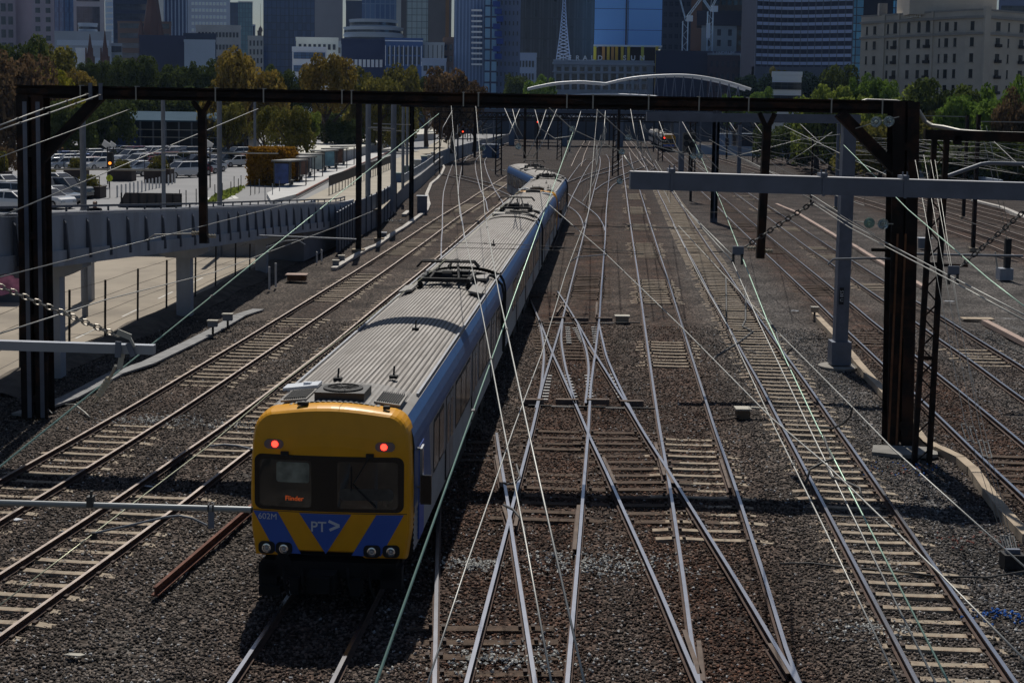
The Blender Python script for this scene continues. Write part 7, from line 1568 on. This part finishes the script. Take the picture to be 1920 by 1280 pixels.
pipe('short dark arm left of the right black column', [(1634, 468, 40.2), (1676, 469, 40.2)], .05, M_gblk); pipe('bent grey arm left of the right black column', [(1552, 496, 40), (1562, 486, 40), (1628, 484, 40.2), (1676, 485, 40.2)], .03, M_pgrey); pipe('long pale pipe right of the right black column', [(1708, 476, 40.2), (1800, 478, 40.2), (1918, 480, 40.2)], .035); pipe('dark arm across the lattice mast', [(1736, 496, 38), (1815, 498, 37.6)], .04, M_gblk)
pipe('pale pipe in front of the end of the ramp', [(487, 442, 60), (620, 447, 60), (668, 449, 60)], .04); pipe('curved pale arm in front of the ramp column', [(500, 464, 58), (535, 452, 58), (558, 450, 58), (572, 459, 58)], .03); pipe('curved grey arm on the left track bed beside the train', [(392, 836, 17), (420, 833, 17), (445, 835, 17), (474, 842, 17)], .012)
pipe('pale arm with a bent end hooked on the left drop post', [(277, 449, 42), (290, 440, 42), (362, 438, 42)], .02, M_strap); pipe('pale bent pipe reaching in at the right edge', [(1772, 332, 50), (1840, 308, 50), (1856, 306, 50), (1928, 308, 50)], .07, M_pgrey)
# foreground arms at the left
t = thing('wire_bracket', 'grey square support arm with a hanging chain reaching in from the left edge', 'arm', (-6.8, 12, 0))
m = MB(); m.bar((-6.8, 12, 0), (-6.8, 12, 9.2), .25, .25, up=V((0, 1, 0))); m.build('mast', M_grey, t); e = P(290, 655, 12); m = MB(); m.bar((-6.9, 12, P(-60, 639, 12).z + .01), e, .08, .078); m.build('beam', mat('arm_grey', (.30, .32, .36), .5, .3, var=.08), t)
m = MB(); chain(m, P(-60, 512, 12), P(222, 630, 12), .074, .0075); m.build('chain', mat('chain_steel', (.24, .22, .19), .45, .7, var=.15), t); m = MB(); m.bar((-6.8, 12, 8.6), P(-60, 512, 12), .02, .02); m.build('stay_rod', M_pgrey, t)
m = MB(); m.bar(P(220, 622, 11.95), P(245, 632, 11.95), .012, .05); m.bar(P(243, 632, 11.95), P(252, 650, 11.95), .02, .02); m.build('shackle', M_strap, t); m = MB(); m.bar(P(222, 640, 11.94), P(221, 670, 11.94), .05, .012, up=V((0, 1, 0))); m.bar(P(240, 643, 11.94), P(250, 668, 11.94), .045, .012, up=V((0, 1, 0))); m.build('clamp', M_grey, t)
m = MB(); m.bar(P(229, 662, 12), P(224, 692, 12), .045, .02, up=V((0, 1, 0))); m.tube([P(217, 685, 12), P(208, 705, 12.1)], .014, 6); m.build('hanger', M_strap, t)
m = MB(); a, b = P(208, 704, 12.1), P(178, 752, 12.6); u = b - a; q = u.normalized().to_track_quat('Z', 'Y').to_matrix(); L_ = u.length; prof = [(.008, 0)]
for k in range(6): z = L_ * (.15 + .11 * k); prof += [(.012, z - .01), (.032, z), (.012, z + .012)]
prof += [(.012, L_)]; s0 = MB(); s0.lathe(prof, (0, 0, 0), 12); m.add([q @ V(p) + a for p in s0.v], s0.f); m.build('insulator', M_ins, t)
t = thing('wire_bracket', 'grey pipe with a bent contact arm ending beside the train front', 'arm', (-6.6, 13.3, 0)); e = P(471, 955, 13.3); z0 = P(-60, 936, 13.3).z
m = MB(); m.bar((-6.6, 13.3, 0), (-6.6, 13.3, 8.5), .22, .22, up=V((0, 1, 0))); m.build('mast', M_grey, t); m = MB(); m.tube([(-6.6, 13.3, z0), e], .029, 12); m.build('pipe', mat('pipe_grey', (.26, .28, .29), .5, .3, var=.1), t); m = MB(); m.tube([e, e + V((.012, 0, 0))], .031, 12); m.build('end_cap', M_blkm, t)
m = MB(); c = P(170, 943, 13.3); m.box(c + V((0, 0, .02)), (.06, .08, .10)); m.bar(c, c + V((.01, 0, .12)), .02, .02); m.build('clamp', M_wd, t)
m = MB(); c = P(396, 951, 13.3); m.box(c + V((0, 0, -.09)), (.055, .02, .22)); m.build('drop_bracket', M_grey, t); m = MB()
for s in (-.022, .022): m.tube([c + V((s, -.035, -.03)), c + V((s, -.035, .03)), c + V((s, .03, .04))], .007, 6)
m.build('clamp', M_wd, t)
m = MB(); m.tube([P(388, 984, 13.3), P(360, 971, 13.3), P(335, 966, 13.3), P(310, 969, 13.3), P(240, 985, 13.3), P(178, 999, 13.3)], .011, 8); m.build('contact_arm', M_pgrey, t); m = MB(); m.box(P(176, 1004, 13.3), (.05, .05, .07)); m.build('wire_clamp', M_blkm, t)
# ================================================================== things on the ground
M_tan = mat('trough_tan', (.46, .37, .27), .9, var=.18, scale=1.5, stain=(.26, .2, .15), stscale=1.2, stamt=.5); M_pink = mat('trough_pink', (.42, .31, .26), .9, var=.2, scale=1.2); M_pale = mat('trough_pale', (.52, .49, .45), .9, var=.2, scale=1.2); M_slab = mat('slab_grey', (.27, .27, .27), .9, var=.2)
def trough(label, pts, w_, h, mm):
    t = thing('cable_trough', label, 'cable trough', G(*pts[0])); ps = [G(*p) for p in pts]
    for a, b in zip(ps[:-1], ps[1:]):
        n = max(1, int((b - a).length / 4)) if (b - a).length < 60 else 12
        for k in range(n):
            p, q = a.lerp(b, k / n), a.lerp(b, (k + 1) / n - .008 / n); z = h / 2 + rnd.uniform(-.012, .012) - .02; m = MB(); m.bar(p + V((rnd.uniform(-.02, .02), 0, z)), q + V((0, 0, z)), w_, h); m.build('trough_section', mm, t)
trough('tan concrete cable trough snaking past the tall grey mast to the right edge', [(1527, 594), (1577, 648), (1640, 724), (1700, 792), (1730, 834), (1760, 850), (1800, 869), (1822, 888), (1850, 927), (1880, 967), (1928, 1018)], .26, .22, M_tan)
trough('pink cable trough in the gravel beyond the tracks on the right', [(1455, 384), (1493, 400), (1572, 448), (1600, 462), (1669, 505), (1733, 541)], .3, .16, M_pink); trough('reddish cable trough section at the right edge', [(1846, 607), (1928, 650)], .3, .2, M_pink); trough('pale kerb of cable trough under the trees at the far right edge', [(1825, 379), (1880, 393), (1928, 414)], .5, .3, M_pale)
trough('crooked pale cable trough along the boundary wall', [(626, 506), (670, 479), (686, 470), (708, 461), (735, 441), (760, 426), (786, 406), (800, 396), (804, 385), (800, 366), (808, 346), (820, 336), (828, 326), (833, 315), (827, 305), (836, 292), (846, 285), (872, 275), (912, 268)], .34, .16, M_pale)
trough('grey cable trough lids lying in the shade of the ramp', [(36, 778), (130, 747), (215, 702), (280, 681), (350, 647), (400, 621), (450, 592), (485, 581)], .55, .07, M_slab)
trough('pale trough stub beside the third black post', [(757, 405), (766, 398)], .4, .2, M_pale)
def gbox(label, px, py, w_, d_, h, mm, leg=0.0, lid=None, cat='box', name='junction_box'):
    b = G(px, py); t = thing(name, label, cat, b); m = MB(); m.box(b + V((0, d_ / 2, leg + h / 2)), (w_, d_, h)); m.build('body', mm, t)
    if leg: m = MB(); m.box(b + V((0, d_ / 2, leg / 2)), (.08, .08, leg)); m.build('stake', M_blkm, t)
    m = MB(); m.box(b + V((0, d_ / 2, leg + h + .02)), (w_ * 1.2, d_ * 1.2, .05)); m.build('lid', lid or mm, t); return t
M_lid = mat('lid_pale', (.5, .47, .4), .8, var=.12)
gbox('white box on a stake in front of the ramp shade, the left one', 398, 629, .36, .25, .22, M_pgrey, .35, M_lid); gbox('white box on a stake beside the leftmost track, the right one', 426, 617, .38, .25, .25, M_pgrey, .35, M_lid); gbox('tan box on a stake at the start of the tan cable trough', 1528, 600, .3, .25, .2, M_tan, .35, M_lid)
t = gbox('tan lidded junction box with a side pipe right of the slip points', 1394, 786, .4, .4, .28, mat('box_brown', (.16, .12, .08), .9, var=.2), 0, M_lid); b = G(1394, 786); m = MB(); m.bar(b + V((.25, .25, .32)), b + V((.75, .2, .3)), .12, .05); m.build('side_pipe', M_lid, t); m = MB(); m.tube([b + V((-.1, 0, .08)), b + V((-.5, -.25, .05)), b + V((-.9, -.3, .03)), b + V((-1.2, -.2, .02))], .03, 6); m.build('cable', M_check, t)
gbox('small brown box above the slip points', 1167, 606, .55, .4, .28, M_tan, 0, M_lid); gbox('grey location cabinet standing at the bend of the crooked cable trough', 791, 401, .85, .7, 1.55, M_grey, 0, M_white, 'cabinet', 'location_cabinet'); gbox('small white box on the gravel below the thick black post', 629, 502, .35, .3, .3, M_pgrey, .1, M_lid); gbox('second small white box below the thick black post', 640, 492, .35, .3, .28, M_pgrey, .1, M_lid); gbox('little white box at the foot of the thinner black post', 718, 446, .45, .3, .35, M_pgrey, 0, M_white); gbox('rusty brown box lying in the ramp shade', 555, 527, .95, .7, .3, M_rustc, 0, M_pink)
gbox('pale grey box at the left edge of the stones beside the anchor post', 1735, 466, .8, .5, .7, M_pgrey, 0, M_white); gbox('grey concrete pit lid near the right edge', 1835, 602, 1.2, .5, .06, M_tan)
b = G(1695, 850); t = thing('concrete_footing', 'pale broken concrete footing under the right black column', 'footing', b); m = MB(); m.prism([b + V(p) for p in ((-.95, -.25, 0), (-.2, -.6, 0), (.8, -.45, 0), (1.0, .4, 0), (-.7, .6, 0))], (0, 0, .1)); m.build('slab', mat('foot_conc', (.26, .25, .23), .95, var=.25, scale=2), t)
for i, (px, pb, pt) in enumerate(((505, 543, 500), (517, 538, 493), (594, 493, 472), (603, 490, 468))):
    b = G(px, pb); zt = P(px, pt, b.y).z; t = tag(MB().tube([b, V((b.x, b.y, zt))], .055, 8).build('marker_stake', M_boll), ('left', 'right', 'shorter left', 'shorter right')[i] + ' white marker stake of the pair ' + ('in the ramp shade' if i < 2 else 'near the pale boxes'), 'stake')
# discarded rail lying in the ballast
a, b = G(290, 1118, .05), G(474, 958, .05); u = (b - a).normalized(); m = MB(); m.bar(a + V((0, 0, .02)), b + V((0, 0, .02)), .15, .03); m.bar(a + V((0, 0, .09)), b + V((0, 0, .09)), .016, .13); m.bar(a + V((0, 0, .165)), b + V((0, 0, .165)), .07, .04)
tag(m.build('discarded_rail', mat('rail_rusty_red', (.15, .06, .038), .9, var=.35, scale=4)), 'loose rusty red rail lying in the gravel left of the train front', 'rail')
# switch machine rods and slide chairs
M_rod = mat('rod_steel', (.20, .19, .18), .5, .5, var=.2); M_chair = mat('chair_bright', (.46, .46, .45), .5, .3, var=.2); M_lump = mat('stretcher_brown', (.17, .125, .10), .9, var=.3)
for label, a, b, lumps in (('switch rods with four brown covers below the slip points', (990, 760), (1232, 766), ((998, 757), (1063, 757), (1121, 757), (1185, 760))), ('switch rods above the slip points', (1005, 606), (1200, 605), ((1045, 601), (1088, 602), (1133, 602))), ('short switch rod of the turnout near the yellow carriage end', (1062, 442), (1142, 442), ((1068, 440),))):
    t = thing('switch_rods', label, 'switch rods', G(*a)); m = MB(); m.bar(G(*a, .06), G(*b, .06), .07, .05); m.build('rod', M_blkm, t)
    m = MB(); pa, pb = G(*a, .09), G(*b, .09); m.bar(pa.lerp(pb, .18) + V((0, -.12, 0)), pa.lerp(pb, .36) + V((0, -.12, 0)), .05, .05); m.bar(pa.lerp(pb, .6) + V((0, -.12, 0)), pa.lerp(pb, .75) + V((0, -.12, 0)), .05, .05); m.build('bright_rod', M_rod, t)
    for q in lumps: c = G(*q, .05); m = MB(); m.loft([[c + V((x, y * s, z)) for y, z in ((-.14, 0), (-.1, .16), (.1, .16), (.14, 0))] for x, s in ((-.36, .7), (-.2, 1), (.2, 1), (.36, .7))]); m.build('cover', M_lump, t)
root = [o for o in bpy.data.objects if o.name.startswith('slip_rails') and o.get('category')]
for (a, b, n, k) in (((1064, 612), (1067, 645), 8, 0), ((1077, 614), (1093, 643), 8, 0), ((1012, 610), (1024, 640), 7, 0), ((1113, 612), (1117, 645), 8, 1), ((1030, 702), (1021, 752), 9, 0), ((1063, 702), (1079, 752), 9, 0), ((1101, 702), (1108, 752), 9, 1), ((1141, 700), (1165, 748), 8, 1)):
    for i in range(n): c = G(a[0] + (b[0] - a[0]) * (i + .5) / n, a[1] + (b[1] - a[1]) * (i + .5) / n, .06); m = MB(); m.box(c, (.2, .1, .05)); m.build('slide_chair', M_chair, root[k])
# hoses, cables and litter
def hose(label, pts, r=.018, mm=None): return tag(MB().tube([P(*p) if len(p) == 3 else G(*p, .05) for p in pts], r, 6).build('cable', mm or M_wd, smooth=True), label, 'cable')
hose('dark looping cable hanging between wires right of the slip points', [(1398, 538, 31), (1398, 600, 27), (1392, 612, 26.5), (1412, 622, 26), (1388, 640, 25), (1356, 660, 24), (1340, 670, 23.5), (1337, 676, 23)], .02); hose('dark dropper hanging from the slanting wire above the concrete sleepers', [(1361, 518, 33), (1362, 560, 31), (1362, 602, 29)], .02); hose('dark hose looping along the green contact wire', [(1440, 598, 25), (1455, 620, 24), (1461, 645, 23), (1470, 668, 22.5), (1480, 690, 22)], .02)
hose('dark cable sagging under the green wire near the junction', [(1538, 800, 17.2), (1560, 803, 17), (1580, 795, 16.8), (1595, 780, 16.5), (1598, 764, 16.4)], .013); hose('black hose curled over the wires in the lower right', [(1545, 818, 16.5), (1552, 840, 16), (1562, 860, 15.6), (1540, 868, 15.4), (1518, 880, 15.4), (1512, 905, 15.2)], .014); hose('second black hose curled over the wires in the lower right', [(1550, 872, 15.2), (1560, 895, 15), (1590, 905, 14.6), (1612, 915, 14.4), (1616, 932, 14.2)], .014); hose('black jumper cable hanging from the wires right of the train', [(968, 870, 15.2), (975, 895, 15), (965, 905, 14.9), (950, 908, 14.8), (945, 905, 14.7)], .012); hose('second black jumper cable right of the train front', [(944, 946, 13.8), (962, 955, 13.6), (975, 970, 13.4), (983, 990, 13.1), (984, 1010, 12.9)], .012)
hose('dark cable lying across the gravel in the lower right corner', [(1462, 1056), (1520, 1055), (1590, 1064), (1680, 1070), (1760, 1080), (1850, 1082), (1925, 1070)], .02); hose('dark cable on the gravel left of the tall grey mast', [(1350, 640), (1420, 662), (1470, 668), (1500, 636), (1560, 634)], .02); hose('thin dark cable down the inside of the left black column', [(70, 690, 42), (75, 740, 41.9), (88, 765, 41.8), (98, 776, 41.6), (106, 772, 41.5)], .03); hose('pale bent cable near the foot of the left black column', [(122, 758), (140, 758), (158, 772), (168, 782)], .025, M_strap); hose('pale curved strip of metal on the gravel', [(1118, 1035), (1145, 1042), (1180, 1046)], .02, M_check); hose('second pale curved strip on the gravel below the first', [(1110, 1075), (1140, 1066), (1148, 1050), (1170, 1043)], .016, M_check)
def patchstones(label, px, py, w_, n, cols, sz=.045, seed=1):
    r_ = random.Random(seed); c = G(px, py); ms = [mat('spray_' + k, v, .8, var=.1) for k, v in cols]; m = MB()
    for i in range(n):
        p = c + V((r_.gauss(0, w_ * .4), r_.gauss(0, w_ * .22), .045 + r_.uniform(0, .02))); s = sz * r_.uniform(.6, 1.3); R_ = Matrix.Rotation(r_.uniform(0, 3), 3, V((r_.random(), r_.random(), r_.random() + .1)).normalized())
        vs = [R_ @ V((a * s, b * s * .7, e * s * .5)) + p for a, b, e in ((1, 0, 0), (-1, 0, 0), (0, 1, 0), (0, -1, 0), (0, 0, 1), (0, 0, -1))]; m.add(vs, [(0, 2, 4), (2, 1, 4), (1, 3, 4), (3, 0, 4), (2, 0, 5), (1, 2, 5), (3, 1, 5), (0, 3, 5)], i % len(ms))
    o = tag(m.build('painted_stones', ms, fix=False), label, 'painted stones'); o['kind'] = 'stuff'
patchstones('stones sprayed blue and orange near the foot of the right black column', 1690, 882, 1.6, 90, (('blue', (.02, .14, .5)), ('pinkr', (.3, .1, .07)), ('stone', (.14, .12, .1))), seed=1); patchstones('stones sprayed red near the right edge of the tracks', 1830, 1018, 1.5, 70, (('pinkr', (.3, .1, .07)), ('stone', (.14, .12, .1))), seed=2); patchstones('stones sprayed bright blue at the right edge', 1890, 1158, 1.0, 70, (('blue', (.02, .14, .5)),), seed=3); patchstones('pale crushed stones beside the polished track at the bottom', 1130, 1060, 2.2, 420, (('pales', (.5, .5, .47)),), seed=4); patchstones('pale stones beside the train shadow', 890, 1062, 1.0, 160, (('pales', (.5, .5, .47)),), seed=5); patchstones('pale crushed stones at the bottom edge', 950, 1240, 1.8, 260, (('pales', (.5, .5, .47)),), seed=6); patchstones('pale stones left of the concrete sleepered track', 1630, 1185, 1.2, 140, (('pales', (.5, .5, .47)),), seed=7); patchstones('pale stones on the leftmost track', 290, 790, 2.2, 260, (('pales', (.5, .5, .47)),), seed=8); patchstones('pale stones left of the train front', 440, 800, 2.0, 160, (('pales', (.5, .5, .47)),), seed=9); patchstones('pale litter of stones at the foot of the lattice posts', 940, 320, 3.5, 60, (('pales', (.5, .5, .47)),), .12, seed=10); patchstones('litter of pale scraps along the boundary wall', 720, 415, 4.5, 90, (('pales', (.5, .5, .47)),), .09, seed=11)
for px, py, s, lab in ((22, 974, .28, 'pale blue scrap of paper on the gravel at the left edge'), (278, 912, .14, 'small white scrap beside the second track'), (140, 1228, .2, 'pale yellow stone in the gravel at the lower left'), (1780, 565, .3, 'pale scrap on the gravel below the right clamp plate'), (1490, 583, .22, 'white scrap on the gravel left of the tall grey mast')):
    c = G(px, py, .03); m = MB(); m.prism([c + V((s * math.cos(a) * .9, s * .35 * math.sin(a), .02 * math.sin(3 * a))) for a in (0, 1.1, 2.2, 3.2, 4.4, 5.3)], (0, 0, .02)); tag(m.build('scrap', M_white if py != 1228 else M_lid), lab, 'scrap')
# signals
for px, py, d, c, lab in ((868, 247, 200, (1, .05, .02), 'red signal lamp on the dark mast at the far left tracks'), (1008, 229, 210, (1, .12, .03), 'small red signal lamp hanging from the distant lattice gantry')):
    b = P(px, py, d); t = thing('signal', lab, 'signal', (b.x, d, 0)); m = MB(); m.bar((b.x, d, 0), (b.x, d, b.z), .2, .2, up=V((0, 1, 0))); m.build('mast', M_gblk, t); m = MB(); m.box(b + V((0, 0, .1)), (.4, .4, 1.0)); m.build('head', M_gblk, t); m = MB(); m.lathe([(.11, 0), (.11, -.06), (0, -.07)], b + V((0, -.21, 0)), 12, 'Y'); m.build('lamp', emit('sig_red', (1, .06, .02), 3), t)
b = P(1292, 268, 150); t = thing('signal', 'black signal board with three dark round lamps left of the grey post', 'signal', (b.x, 150, 0)); m = MB(); m.bar((b.x + .3, 150, 0), (b.x + .3, 150, b.z), .25, .25, up=V((0, 1, 0))); m.build('mast', M_gblk, t); m = MB(); m.box(b, (1.3, .3, 2.1)); m.build('board', mat('sigboard', (.16, .15, .13), .8, var=.2), t)
for dx, dz in ((-.3, .55), (.32, .5), (-.3, -.1), (.32, -.2), (0, -.72)): m = MB(); m.lathe([(.3, 0), (.3, -.1), (0, -.1)], b + V((dx, -.15, dz)), 14, 'Y'); m.build('lamp_hood', M_blkm, t)
# ================================================================== air
hz = bpy.data.materials.new('haze'); hz.use_nodes = True; nt = hz.node_tree; nt.nodes.remove(nt.nodes['Principled BSDF'])
pv_ = nt.nodes.new('ShaderNodeVolumePrincipled'); pv_.inputs['Color'].default_value = (.42, .62, 1.0, 1); pv_.inputs['Density'].default_value = 0.00007; pv_.inputs['Anisotropy'].default_value = 0.0
nt.links.new(pv_.outputs['Volume'], nt.nodes['Material Output'].inputs['Volume'])
m = MB(); m.box((0, 600, 199.3), (5000, 1900, 401.4)); o = struct(m.build('haze', hz), 'stuff')
